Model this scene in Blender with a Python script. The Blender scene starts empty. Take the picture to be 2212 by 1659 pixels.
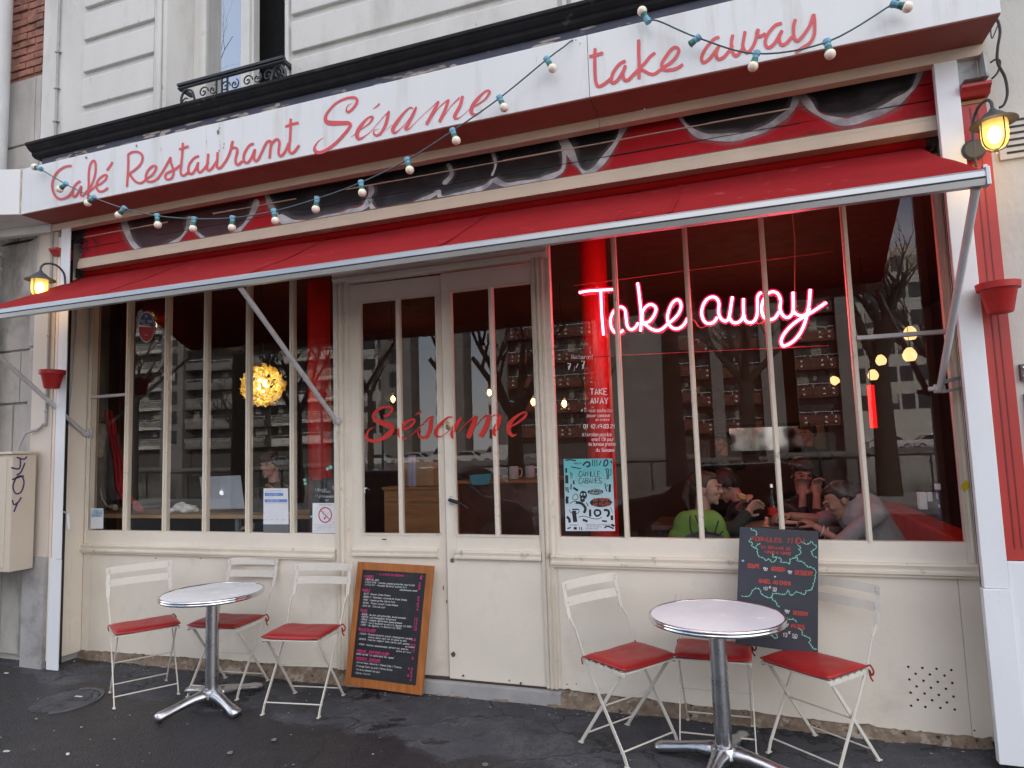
import bpy, bmesh, math, random
from mathutils import Vector, Matrix, noise
random.seed(7)
R = math.radians
scn = bpy.context.scene
COL = scn.collection

# ------------------------------------------------------------------ camera, sky, sun, exposure
YAW, PITCH, ROLL, FOC = R(19.1006), R(5.33517), R(-1.88519), 1433.37   # focal length in units of a 2212 px wide picture
CAM = Vector((0, -4, 1.51))
_f = Vector((-math.sin(YAW) * math.cos(PITCH), math.cos(YAW) * math.cos(PITCH), math.sin(PITCH)))
_r = Vector((math.cos(YAW), math.sin(YAW), 0)); _u = _r.cross(_f)
CR = _r * math.cos(ROLL) + _u * math.sin(ROLL)
CU = -_r * math.sin(ROLL) + _u * math.cos(ROLL)
cam = bpy.data.cameras.new('camera'); co = bpy.data.objects.new('camera', cam); COL.objects.link(co)
M = Matrix((CR, CU, -_f)).transposed().to_4x4(); M.translation = CAM
co.matrix_world = M
cam.sensor_width = 36; cam.lens = FOC / 2212 * 36; cam.clip_start = 0.05; cam.clip_end = 600
scn.camera = co
scn.view_settings.view_transform = 'Standard'; scn.view_settings.look = 'None'
scn.view_settings.gamma = 1; scn.view_settings.exposure = 0.70
SUN_EL, SUN_AZ = 27, 18       # the sun stands behind the cafe's own building: the front is in open shade
w = bpy.data.worlds.new('World'); scn.world = w; w.use_nodes = True
nt = w.node_tree; nt.nodes.clear()
sky = nt.nodes.new('ShaderNodeTexSky'); sky.sky_type = 'NISHITA'; sky.sun_disc = False
sky.sun_elevation = R(SUN_EL); sky.sun_rotation = R(SUN_AZ); sky.air_density = 1.0; sky.dust_density = .4; sky.ozone_density = 2.5
tc = nt.nodes.new('ShaderNodeTexCoord'); mp = nt.nodes.new('ShaderNodeMapping')
mp.inputs['Scale'].default_value = (1, 1, 2.2); mp.inputs['Location'].default_value = (3.1, 0.4, 0)
nz = nt.nodes.new('ShaderNodeTexNoise'); nz.inputs['Scale'].default_value = 1.6; nz.inputs['Detail'].default_value = 6; nz.inputs['Roughness'].default_value = .6
rp = nt.nodes.new('ShaderNodeValToRGB'); rp.color_ramp.elements[0].position = .30; rp.color_ramp.elements[1].position = .55
mx = nt.nodes.new('ShaderNodeMixRGB'); mx.inputs[2].default_value = (13.6, 13.5, 13.9, 1)
bg = nt.nodes.new('ShaderNodeBackground'); bg.inputs[1].default_value = .15; wo = nt.nodes.new('ShaderNodeOutputWorld')
nt.links.new(tc.outputs['Generated'], mp.inputs[0]); nt.links.new(mp.outputs[0], nz.inputs['Vector']); nt.links.new(nz.outputs[0], rp.inputs[0])
# a clear blue gap in the cloud cover on the far side of the canal
vd = nt.nodes.new('ShaderNodeVectorMath'); vd.operation = 'DOT_PRODUCT'; vd.inputs[1].default_value = Vector((-.66, -.62, .42)).normalized()
gp = nt.nodes.new('ShaderNodeMapRange'); gp.inputs['From Min'].default_value = .80; gp.inputs['From Max'].default_value = .93; gp.inputs['To Min'].default_value = 1; gp.inputs['To Max'].default_value = .16
mg = nt.nodes.new('ShaderNodeMath'); mg.operation = 'MULTIPLY'
nt.links.new(tc.outputs['Generated'], vd.inputs[0]); nt.links.new(vd.outputs['Value'], gp.inputs[0]); nt.links.new(rp.outputs[0], mg.inputs[0]); nt.links.new(gp.outputs[0], mg.inputs[1]); nt.links.new(mg.outputs[0], mx.inputs[0]); nt.links.new(sky.outputs[0], mx.inputs[1]); nt.links.new(mx.outputs[0], bg.inputs[0]); nt.links.new(bg.outputs[0], wo.inputs[0])
sl = bpy.data.lights.new('sun', 'SUN'); sl.energy = 5.0; sl.angle = R(.5); sl.color = (1, .93, .84)
so = bpy.data.objects.new('sun', sl); COL.objects.link(so)
# light travels from the sun (azimuth measured from +Y towards +X) down to the street
sd = Vector((math.sin(R(SUN_AZ)) * math.cos(R(SUN_EL)), math.cos(R(SUN_AZ)) * math.cos(R(SUN_EL)), math.sin(R(SUN_EL))))
so.rotation_euler = (-sd).to_track_quat('-Z', 'Y').to_euler()
scn.cycles.max_bounces = 10; scn.cycles.transparent_max_bounces = 16; scn.cycles.diffuse_bounces = 5; scn.cycles.glossy_bounces = 6
scn.cycles.sample_clamp_indirect = 6

def ray(u, v):
    d = CR * ((u - 1106) / FOC) - CU * ((v - 829.5) / FOC) + _f
    return d
def at(u, v, y):            # the point of the vertical plane Y = y-4 that the line of sight through (u, v) meets
    d = ray(u, v); return CAM + d * (y / d.y)
def mat_at(u, v, z):
    d = ray(u, v); return CAM + d * ((z - CAM.z) / d.z)

# ------------------------------------------------------------------ mesh helpers
class MB:
    def __init__(s): s.bm = bmesh.new()
    def face(s, pts):
        vs = [s.bm.verts.new(p) for p in pts]
        try: return s.bm.faces.new(vs)
        except ValueError: return None
    def hexa(s, p):          # 8 corners: bottom 4 ccw, top 4 ccw
        v = [s.bm.verts.new(q) for q in p]
        for f in ((3, 2, 1, 0), (4, 5, 6, 7), (0, 1, 5, 4), (1, 2, 6, 5), (2, 3, 7, 6), (3, 0, 4, 7)): s.bm.faces.new([v[i] for i in f])
        return v
    def box(s, x0, x1, y0, y1, z0, z1):
        s.hexa([(x0, y0, z0), (x1, y0, z0), (x1, y1, z0), (x0, y1, z0), (x0, y0, z1), (x1, y0, z1), (x1, y1, z1), (x0, y1, z1)]); return s
    def bar(s, a, b, w, h, up=(0, 0, 1)):       # box bar from a to b, w across, h along 'up'
        a = Vector(a); b = Vector(b); d = (b - a).normalized(); up = Vector(up)
        x = d.cross(up)
        if x.length < 1e-4: x = d.cross(Vector((1, 0, 0)))
        x.normalize(); z = x.cross(d).normalized()
        P = []
        for q in (a, b): P += [q - x * w / 2 - z * h / 2, q + x * w / 2 - z * h / 2, q + x * w / 2 + z * h / 2, q - x * w / 2 + z * h / 2]
        v = [s.bm.verts.new(q) for q in P]
        for f in ((0, 1, 2, 3), (7, 6, 5, 4), (0, 4, 5, 1), (1, 5, 6, 2), (2, 6, 7, 3), (3, 7, 4, 0)): s.bm.faces.new([v[i] for i in f])
        return s
    def tube(s, pts, r, n=8, closed=False, cap=True):
        pts = [Vector(p) for p in pts]; m = len(pts)
        rs = r if isinstance(r, (list, tuple)) else [r] * m
        rings = []; nrm = None
        for i, p in enumerate(pts):
            if closed: d = pts[(i + 1) % m] - pts[i - 1]
            else: d = pts[min(i + 1, m - 1)] - pts[max(i - 1, 0)]
            if d.length < 1e-9: d = Vector((0, 0, 1))
            d.normalize()
            if nrm is None:
                nrm = d.cross(Vector((0, 0, 1)))
                if nrm.length < .1: nrm = d.cross(Vector((1, 0, 0)))
            nrm = (nrm - d * nrm.dot(d)); nrm = nrm.normalized() if nrm.length > 1e-6 else d.orthogonal().normalized()
            b = d.cross(nrm)
            rings.append([s.bm.verts.new(p + (nrm * math.cos(2 * math.pi * k / n) + b * math.sin(2 * math.pi * k / n)) * rs[i]) for k in range(n)])
        for i in range(m if closed else m - 1):
            A = rings[i]; B = rings[(i + 1) % m]
            for k in range(n): s.bm.faces.new((A[k], A[(k + 1) % n], B[(k + 1) % n], B[k]))
        if cap and not closed:
            s.bm.faces.new(rings[0][::-1]); s.bm.faces.new(rings[-1])
        return s
    def lathe(s, prof, c=(0, 0, 0), n=28, axis=(0, 0, 1), a0=0, a1=360, cap=False):   # prof: (radius, height)
        c = Vector(c); ax = Vector(axis).normalized(); e1 = ax.orthogonal().normalized()
        if abs(ax.z) > .99: e1 = Vector((1, 0, 0))
        e2 = ax.cross(e1); full = abs(a1 - a0) >= 360; rings = []
        for k in range(n if full else n + 1):
            a = R(a0 + (a1 - a0) * k / n); dr = e1 * math.cos(a) + e2 * math.sin(a)
            rings.append([s.bm.verts.new(c + dr * max(r_, 1e-5) + ax * h) for r_, h in prof])
        for k in range(len(rings) if full else len(rings) - 1):
            A = rings[k]; B = rings[(k + 1) % len(rings)]
            for i in range(len(prof) - 1): s.bm.faces.new((A[i], B[i], B[i + 1], A[i + 1]))
        return s
    def prism(s, poly, y0, y1, ax='y'):          # poly of (x, z), extruded along Y  (ax 'x': poly of (y, z) along X; 'z': poly of (x, y) along Z)
        def P(a, b, t): return (a, t, b) if ax == 'y' else ((t, a, b) if ax == 'x' else (a, b, t))
        A = [s.bm.verts.new(P(a, b, y0)) for a, b in poly]; B = [s.bm.verts.new(P(a, b, y1)) for a, b in poly]
        s.bm.faces.new(A); s.bm.faces.new(B[::-1]); n = len(poly)
        for i in range(n): s.bm.faces.new((A[i], B[i], B[(i + 1) % n], A[(i + 1) % n]))
        return s
    def ell(s, c, r, rot=None, seg=12, ring=8):
        m = Matrix.Translation(c) @ (rot.to_4x4() if rot else Matrix()) @ Matrix.Diagonal((*r, 1))
        bmesh.ops.create_uvsphere(s.bm, u_segments=seg, v_segments=ring, radius=1, matrix=m); return s
    def ribbon(s, L, Rr):
        a = [s.bm.verts.new(p) for p in L]; b = [s.bm.verts.new(p) for p in Rr]
        for i in range(len(a) - 1): s.bm.faces.new((a[i], b[i], b[i + 1], a[i + 1]))
        return s
    def build(s, name, m=None, parent=None, smooth=False, bevel=0, recalc=True):
        bm = s.bm
        if recalc: bmesh.ops.recalc_face_normals(bm, faces=bm.faces)
        if bevel:
            es = [e for e in bm.edges if len(e.link_faces) == 2 and e.calc_face_angle(0) > .6]
            bmesh.ops.bevel(bm, geom=es, offset=bevel, segments=2, profile=.6, affect='EDGES', clamp_overlap=True)
        me = bpy.data.meshes.new(name); bm.to_mesh(me); bm.free()
        if smooth:
            for p in me.polygons: p.use_smooth = True
            if smooth != 'all':
                try: me.set_sharp_from_angle(angle=R(38))
                except Exception: pass
        o = bpy.data.objects.new(name, me); COL.objects.link(o)
        if m: me.materials.append(m)
        if parent: o.parent = parent
        return o
def tag(o, label=None, cat=None, group=None, kind=None):
    if label: o['label'] = label
    if cat: o['category'] = cat
    if group: o['group'] = group
    if kind: o['kind'] = kind
    return o
def thing(name, label, cat, loc=(0, 0, 0), rz=0, group=None):
    o = bpy.data.objects.new(name, None); COL.objects.link(o); o.location = loc; o.rotation_euler = (0, 0, rz)
    o.empty_display_size = .1
    return tag(o, label, cat, group)
def copy_tree(o, parent=None):
    c = o.copy(); COL.objects.link(c)
    if parent: c.parent = parent
    for ch in [q for q in bpy.data.objects if q.parent == o]: copy_tree(ch, c)
    return c
def cr(pts, n=6, closed=False):       # Catmull-Rom through points of any dimension
    P = [Vector(p) if len(p) < 4 else p for p in pts]; P = [tuple(p) for p in pts]; m = len(P); out = []
    for i in range(m if closed else m - 1):
        p0 = P[i - 1] if (i > 0 or closed) else P[i]; p1 = P[i]; p2 = P[(i + 1) % m]
        p3 = P[(i + 2) % m] if (i + 2 < m or closed) else p2
        for k in range(n):
            t = k / n
            out.append(tuple(.5 * (2 * b + (c - a) * t + (2 * a - 5 * b + 4 * c - d) * t * t + (-a + 3 * b - 3 * c + d) * t ** 3) for a, b, c, d in zip(p0, p1, p2, p3)))
    if not closed: out.append(P[-1])
    return out

# ------------------------------------------------------------------ materials
MATS = {}
def pm(name, col, rough=.6, var=.12, vs=6, bump=0, bs=90, metal=0, dirt=None, ds=3, dt=.55, dw=.12, stretch=(1, 1, 1), spec=.5, coat=0, dirt2=None, d2s=20, d2t=.68):
    if name in MATS: return MATS[name]
    m = bpy.data.materials.new(name); m.use_nodes = True; t = m.node_tree; b = t.nodes['Principled BSDF']
    b.inputs['Roughness'].default_value = rough; b.inputs['Metallic'].default_value = metal
    b.inputs['Specular IOR Level'].default_value = spec
    if coat: b.inputs['Coat Weight'].default_value = coat; b.inputs['Coat Roughness'].default_value = .12
    tc = t.nodes.new('ShaderNodeTexCoord'); mp = t.nodes.new('ShaderNodeMapping'); mp.inputs['Scale'].default_value = stretch
    t.links.new(tc.outputs['Object'], mp.inputs[0])
    def nse(sc, det=4, ro=.55):
        n = t.nodes.new('ShaderNodeTexNoise'); n.inputs['Scale'].default_value = sc; n.inputs['Detail'].default_value = det; n.inputs['Roughness'].default_value = ro
        t.links.new(mp.outputs[0], n.inputs['Vector']); return n
    def ramp(src, p0, p1, c0=(0, 0, 0, 1), c1=(1, 1, 1, 1)):
        r_ = t.nodes.new('ShaderNodeValToRGB'); e = r_.color_ramp.elements; e[0].position = p0; e[1].position = p1; e[0].color = c0; e[1].color = c1
        t.links.new(src, r_.inputs[0]); return r_.outputs[0]
    a = [max(0, c * (1 - var)) for c in col]; d = [min(1, c * (1 + var)) for c in col]
    cur = ramp(nse(vs).outputs[0], .3, .7, (*a, 1), (*d, 1))
    for dc, sc, th, wd in ((dirt, ds, dt, dw), (dirt2, d2s, d2t, .03)):
        if dc:
            mk = ramp(nse(sc, 8, .65).outputs[0], th, min(1, th + wd))
            x = t.nodes.new('ShaderNodeMixRGB'); t.links.new(mk, x.inputs[0]); t.links.new(cur, x.inputs[1]); x.inputs[2].default_value = (*dc, 1); cur = x.outputs[0]
    t.links.new(cur, b.inputs['Base Color'])
    rr = ramp(nse(vs * 1.7 + 2).outputs[0], .25, .75, (max(.02, rough - .1),) * 3 + (1,), (min(1, rough + .12),) * 3 + (1,)); t.links.new(rr, b.inputs['Roughness'])
    if bump:
        bp = t.nodes.new('ShaderNodeBump'); bp.inputs['Strength'].default_value = bump; bp.inputs['Distance'].default_value = .004
        t.links.new(nse(bs, 5).outputs[0], bp.inputs['Height']); t.links.new(bp.outputs[0], b.inputs['Normal'])
    MATS[name] = m; return m
def emis(name, col, st, base=None):
    if name in MATS: return MATS[name]
    m = bpy.data.materials.new(name); m.use_nodes = True; b = m.node_tree.nodes['Principled BSDF']
    b.inputs['Base Color'].default_value = (*(base or col), 1); b.inputs['Emission Color'].default_value = (*col, 1); b.inputs['Emission Strength'].default_value = st
    MATS[name] = m; return m
def glass(name, ior=1.5, tint=(1, 1, 1), wave=.0, ws=3, boost=1.0, rough=0.0):
    m = bpy.data.materials.new(name); m.use_nodes = True; t = m.node_tree; t.nodes.clear()
    o = t.nodes.new('ShaderNodeOutputMaterial'); mi = t.nodes.new('ShaderNodeMixShader'); tr = t.nodes.new('ShaderNodeBsdfTransparent'); gl = t.nodes.new('ShaderNodeBsdfGlossy')
    fr = t.nodes.new('ShaderNodeFresnel'); fr.inputs['IOR'].default_value = ior; mu = t.nodes.new('ShaderNodeMath'); mu.operation = 'MULTIPLY'; mu.use_clamp = True; mu.inputs[1].default_value = boost
    tr.inputs[0].default_value = (*tint, 1); gl.inputs['Roughness'].default_value = rough
    ge = t.nodes.new('ShaderNodeNewGeometry'); mr = t.nodes.new('ShaderNodeMapRange'); mr.inputs['To Min'].default_value = ior; mr.inputs['To Max'].default_value = 1 / ior   # same reflectance from both sides
    t.links.new(ge.outputs['Backfacing'], mr.inputs[0]); t.links.new(mr.outputs[0], fr.inputs['IOR'])
    t.links.new(fr.outputs[0], mu.inputs[0]); t.links.new(mu.outputs[0], mi.inputs[0]); t.links.new(tr.outputs[0], mi.inputs[1]); t.links.new(gl.outputs[0], mi.inputs[2]); t.links.new(mi.outputs[0], o.inputs[0])
    if wave:
        tc = t.nodes.new('ShaderNodeTexCoord'); n = t.nodes.new('ShaderNodeTexNoise'); n.inputs['Scale'].default_value = ws; n.inputs['Detail'].default_value = 1
        bp = t.nodes.new('ShaderNodeBump'); bp.inputs['Strength'].default_value = wave; bp.inputs['Distance'].default_value = .01
        t.links.new(tc.outputs['Object'], n.inputs['Vector']); t.links.new(n.outputs[0], bp.inputs['Height']); t.links.new(bp.outputs[0], gl.inputs['Normal']); t.links.new(bp.outputs[0], fr.inputs['Normal'])
    return m

CREAM = pm('cream_paint', (.80, .72, .61), .5, .08, 1.3, .3, 45, dirt=(.66, .59, .50), ds=2.6, dt=.54, dw=.2, dirt2=(.16, .13, .1), d2s=26, d2t=.735)
CREAMD = pm('cream_paint_trim', (.74, .66, .55), .5, .06, 4, .3, 60, dirt=(.36, .31, .25), ds=9, dt=.62, dw=.12, dirt2=(.12, .1, .08), d2s=34, d2t=.72)
WHITEP = pm('white_post_paint', (.74, .75, .77), .45, .05, 3, .15, 60, dirt=(.5, .49, .47), ds=6, dt=.66, dw=.15, stretch=(1, 1, .4), dirt2=(.2, .15, .12), d2s=30, d2t=.74)
SIGNW = pm('sign_white', (.66, .66, .665), .42, .05, 1.5, .08, 40, dirt=(.47, .44, .39), ds=7, dt=.52, dw=.3, stretch=(1, 1, .12), dirt2=(.36, .33, .29), d2s=34, d2t=.68)
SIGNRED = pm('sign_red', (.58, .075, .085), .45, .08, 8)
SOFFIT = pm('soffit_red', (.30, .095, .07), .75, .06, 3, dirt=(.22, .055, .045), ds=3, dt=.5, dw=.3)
BEIGE = pm('beige_strip', (.58, .47, .36), .55, .08, 4, .2, 60, dirt=(.3, .22, .16), ds=12, dt=.66)
AWN = pm('awning_red_canvas', (.225, .010, .013), .95, .1, 2.2, .35, 420, dirt=(.20, .012, .014), ds=1.6, dt=.5, dw=.25, spec=.1, dirt2=(.30, .03, .035), d2s=9, d2t=.62)
AWND = pm('roller_red_canvas', (.42, .010, .010), .9, .08, 6, .2, 300, spec=.1)
ALU = pm('aluminium', (.46, .46, .465), .34, .04, 3, .03, 200, metal=.85, dirt=(.48, .48, .49), ds=3, dt=.6, dw=.3, stretch=(.2, 1, 1))
ALUW = pm('grey_lacquer', (.55, .54, .55), .45, .07, 12, .08, 90, dirt=(.36, .33, .3), ds=18, dt=.66)
BLACKW = pm('black_cornice', (.010, .009, .011), .7, .3, 6, .6, 40, dirt=(.045, .038, .035), ds=10, dt=.64, dw=.06, spec=.2)
FRIEZE = pm('frieze_blue_black', (.055, .055, .085), .6, .15, 5, .4, 40, dirt=(.26, .21, .18), ds=2.3, dt=.60, dw=.03, stretch=(1, 1, 4))
STONE = pm('stone_render', (.56, .54, .50), .85, .08, 2.2, .5, 70, dirt=(.42, .39, .35), ds=2.2, dt=.52, dw=.25, stretch=(1, 1, .5))
STONEW = pm('pale_render', (.58, .565, .54), .85, .07, 2, .5, 60, dirt=(.42, .39, .36), ds=3, dt=.5, dw=.25, stretch=(1, 1, .35), dirt2=(.34, .31, .28), d2s=14, d2t=.66)
PINKR = pm('pinkish_render', (.60, .53, .46), .85, .05, 2, .4, 60, dirt=(.47, .43, .39), ds=2.5, dt=.55, dw=.2, stretch=(1, 1, .5))
GREYST = pm('grey_stone', (.40, .375, .35), .9, .2, 4, 1, 30, dirt=(.09, .08, .07), ds=2.2, dt=.54, dw=.22, stretch=(1, 1, .5))
BASEST = pm('plinth_stone', (.36, .345, .335), .9, .12, 5, .9, 40, dirt=(.18, .165, .16), ds=4, dt=.56, dw=.2)
RUBBLE = pm('masonry_rubble', (.21, .155, .11), .95, .35, 22, 1, 60, dirt=(.34, .29, .23), ds=13, dt=.55, dw=.06, dirt2=(.04, .035, .03), d2s=24, d2t=.6)
PILRED = pm('pilaster_red', (.40, .030, .024), .42, .08, 3, .1, 60, dirt=(.36, .04, .035), ds=4, dt=.6, dw=.15, dirt2=(.12, .03, .03), d2s=18, d2t=.73)
POTRED = pm('pot_red', (.42, .016, .014), .5, .1, 6)
PIPE = pm('pipe_grey', (.56, .57, .57), .5, .07, 3, .1, 30, dirt=(.36, .29, .22), ds=4, dt=.66, dw=.12)
IRON = pm('black_iron', (.018, .018, .022), .42, .3, 20, .3, 120)
LAMPB = pm('lantern_grey', (.045, .047, .055), .5, .2, 20, .3, 120)
CHAIRW = pm('chair_white', (.62, .58, .51), .42, .05, 20, .1, 150, dirt=(.4, .33, .26), ds=22, dt=.7, dw=.05)
CUSH = pm('cushion_red', (.33, .014, .014), .40, .16, 6, .6, 14, dirt=(.33, .018, .018), ds=6, dt=.55, dw=.2)
CUSH2 = pm('tie_red', (.3, .02, .018), .7, .1, 30)
TTOP = pm('table_white', (.78, .80, .84), .16, .02, 6, spec=.6)
CHROME = pm('chrome', (.72, .72, .75), .1, .04, 10, metal=1)
BRUSH = pm('brushed_aluminium', (.50, .50, .52), .27, .03, 5, .0, 200, metal=1)
WOODO = pm('orange_wood', (.40, .135, .035), .42, .22, 5, .3, 60, stretch=(6, 6, .7), dirt=(.2, .07, .02), ds=6, dt=.6)
SLATE = pm('blackboard', (.018, .019, .024), .6, .2, 5, .15, 200, dirt=(.03, .031, .036), ds=4, dt=.55)
WOODI = pm('inside_wood', (.34, .15, .05), .5, .25, 4, .2, 60, stretch=(1, 6, 6))
WOODL = pm('shelf_wood', (.46, .29, .15), .5, .2, 5, .2, 60, stretch=(.6, 6, 6))
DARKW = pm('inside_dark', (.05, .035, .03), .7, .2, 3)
CEILR = pm('inside_ceiling', (.11, .020, .020), .8, .1, 3)  # red bias puts the neon's glow into the ceiling colour
INRED = pm('column_red', (.62, .015, .010), .4, .08, 3)
BLK = pm('matt_black', (.012, .012, .013), .6, .2, 10)
PAPER = pm('paper', (.72, .73, .76), .6, .03, 10)
GLASS = glass('window_glass', 1.52, (.93, .95, .95), .014, 1.6, 1.55)
GLASSU = glass('upper_window_glass', 1.9, (.5, .52, .55), .01, 2, 5.5)
CLEAR = glass('acrylic', 1.45, (.98, .97, .97), 0, 1, .55)
def ink(name, c, r_=.7): return pm('ink_' + name, c, r_, .05, 30)
# ------------------------------------------------------------------ lettering helpers
FONT = {'A': "022842 1434", 'B': "02083847463505 3544433202", 'C': "4738180703123243", 'D': "02082846442202", 'E': "48080242 0535", 'F': "480802 0535", 'G': "473818070312324345 4525",
 'H': "0208 4248 0545", 'I': "2228", 'J': "4843321203", 'K': "0208 480542", 'L': "080242", 'M': "0208254842", 'N': "02084248", 'O': "180703123243473818", 'P': "02083847463505",
 'Q': "180703123243473818 2442", 'R': "02083847463505 2542", 'S': "4738180706154443321203", 'T': "0848 2822", 'U': "080312324348", 'V': "082248", 'W': "0812253248", 'X': "0248 0842",
 'Y': "082548 2522", 'Z': "08480242", 'a': "36160503123244 4642", 'b': "0802 0516364543321203", 'c': "46160503123243", 'd': "4842 4436160503123243", 'e': "04444536160503123243",
 'f': "48382722 1636", 'g': "36160503123244 4641301001", 'h': "0802 0516364542", 'i': "2622 2728", 'j': "262110 2728", 'k': "0802 460442", 'l': "2822", 'm': "0602 05162522 25364542",
 'n': "0602 0516364542", 'o': "160503123243453616", 'p': "0600 0516364543321203", 'q': "4640 4536160503123243", 'r': "0602 05163645", 's': "45361605143443321203", 't': "28233242 1646",
 'u': "0603123244 4642", 'v': "062246", 'w': "0612253246", 'x': "0642 0246", 'y': "0623 4610", 'z': "06460242", '0': "180703123243473818", '1': "062822", '2': "07183847460242",
 '3': "07183847463515 3544433212 1203", '4': "32380444", '5': "48080535444332120203", '6': "48180503123243443504", '7': "084822 1535", '8': "1807061535444332120304153546473818",
 '9': "42474738180706153546", '.': "2223", ',': "2321", ':': "2223 2526", '/': "0248", '+': "0545 2327", '-': "1535", "'": "2829", '#': "1217 3237 0444 0646", '(': "38171332", ')': "18373312",
 'E/': "48080242 0535 2939", 'e/': "04444536160503123243 2839", 'e\\': "04444536160503123243 2819", 'a^': "36160503123244 4642 182938", '$': "4738180703123243 0535 0434", '"': "1819 3839", '!': "2824 2223"}
def text_strokes(s):
    out = []; x = 0
    s = s.replace('É', '\x01').replace('é', '\x02').replace('è', '\x03').replace('ê', '\x03').replace('â', '\x04').replace('ï', 'i').replace('à', '\x05').replace('€', '$')
    m = {'\x01': 'E/', '\x02': 'e/', '\x03': 'e\\', '\x04': 'a^', '\x05': 'a^'}
    for ch in s:
        if ch == ' ': x += .75; continue
        g = FONT.get(m.get(ch, ch))
        if g is None: x += .6; continue
        wd = 1.0
        for st in g.split(' '):
            out.append([(x + int(st[i]) / 4 * .8, (int(st[i + 1]) - 2) / 6) for i in range(0, len(st) - 1, 2)])
        x += (.62 if ch in "il.,:'!jI" else (1.25 if ch in 'mwMW' else 1.08))
    return out, x
class Quad:
    def __init__(s, TL, TR, BR, BL, off=0.0015):
        s.c = [Vector(p) for p in (TL, TR, BR, BL)]; s.n = (s.c[1] - s.c[0]).cross(s.c[3] - s.c[0]).normalized()
        if s.n.y > 0: s.n = -s.n
        s.off = off; s.W = (s.c[1] - s.c[0]).length; s.H = (s.c[3] - s.c[0]).length
    def p(s, a, b, off=None):
        t = s.c[0].lerp(s.c[1], a); q = s.c[3].lerp(s.c[2], a); return t.lerp(q, b) + s.n * (s.off if off is None else off)
    def sheet(s, mb, a0, a1, b0, b1, off=None):
        mb.face([s.p(a0, b0, off), s.p(a1, b0, off), s.p(a1, b1, off), s.p(a0, b1, off)])
    def slab(s, mb, th, a0=0, a1=1, b0=0, b1=1, front=0):
        f = [s.p(a, b, front) for a, b in ((a0, b1), (a1, b1), (a1, b0), (a0, b0))]; k = [q - s.n * th for q in f]
        mb.hexa([f[0], f[1], k[1], k[0], f[3], f[2], k[2], k[3]])
    def line(s, mb, pts, w, off=None):       # pts in (s, t); w in metres
        P = [(a * s.W, b * s.H) for a, b in pts]
        if len(P) < 2: return
        s.k = (getattr(s, 'k', 0) + 1) % 16; off = (s.off if off is None else off) + s.k * .00004
        L = []; Q = []
        for i, (x, y) in enumerate(P):
            x0, y0 = P[max(i - 1, 0)]; x1, y1 = P[min(i + 1, len(P) - 1)]; dx, dy = x1 - x0, y1 - y0; l = math.hypot(dx, dy) or 1
            nx, ny = -dy / l * w / 2, dx / l * w / 2
            L.append(s.p((x + nx) / s.W, (y + ny) / s.H, off)); Q.append(s.p((x - nx) / s.W, (y - ny) / s.H, off))
        mb.ribbon(L, Q)
    def text(s, mb, txt, a, b, h, w, fit=None, slant=.15, jit=.02, tilt=0, center=False, off=None):   # baseline left at (a, b), cap height h in t units
        st, tot = text_strokes(txt)
        hs = h * s.H / s.W * .85
        if fit: hs = fit / max(tot, .1)
        if center: a -= hs * tot / 2
        for k in st:
            pts = []
            for x, y in k:
                jx = random.uniform(-jit, jit); jy = random.uniform(-jit, jit)
                pts.append((a + (x + slant * y + jx) * hs, b - (y + jy) * h + tilt * (x * hs)))
            s.line(mb, pts, w, off)
NST = [0]
def trace(mb, pts, sc, ox, oy, y, wd=None, n=6, yf=None):     # a brush stroke followed on the photograph, laid on the plane Y = y-4
    if wd is not None: pts = [(p[0], p[1], wd) for p in pts]
    P = cr(pts, n) if len(pts) > 2 else [tuple(p) for p in pts]
    L = []; Q = []; NS_ = 9 if yf else 2; rows = [[] for _ in range(NS_)]
    K = .576042; NST[0] += 1; base = (NST[0] % 9) * .00022
    for i, (x, v, w_) in enumerate(P):
        a = P[max(i - 1, 0)]; b = P[min(i + 1, len(P) - 1)]; dx, dy = b[0] - a[0], b[1] - a[1]; l = math.hypot(dx, dy) or 1
        w_ = max(w_, 2.5)
        if i in (0, len(P) - 1): w_ *= .75
        nx, ny = -dy / l * w_ / 2, dx / l * w_ / 2
        dz = base + .0009 * i / len(P)        # each brush stroke lies a hair above the one before
        for k in range(NS_):
            S = 1 - 2 * k / (NS_ - 1); u = (ox + (x + S * nx) / sc) * K; vv = (oy + (v + S * ny) / sc) * K
            q = at(u, vv, y - dz)
            if yf: q = at(u, vv, yf(q.x) - dz)
            rows[k].append(q)
    for a_, b_ in zip(rows[:-1], rows[1:]): mb.ribbon(a_, b_)
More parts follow.
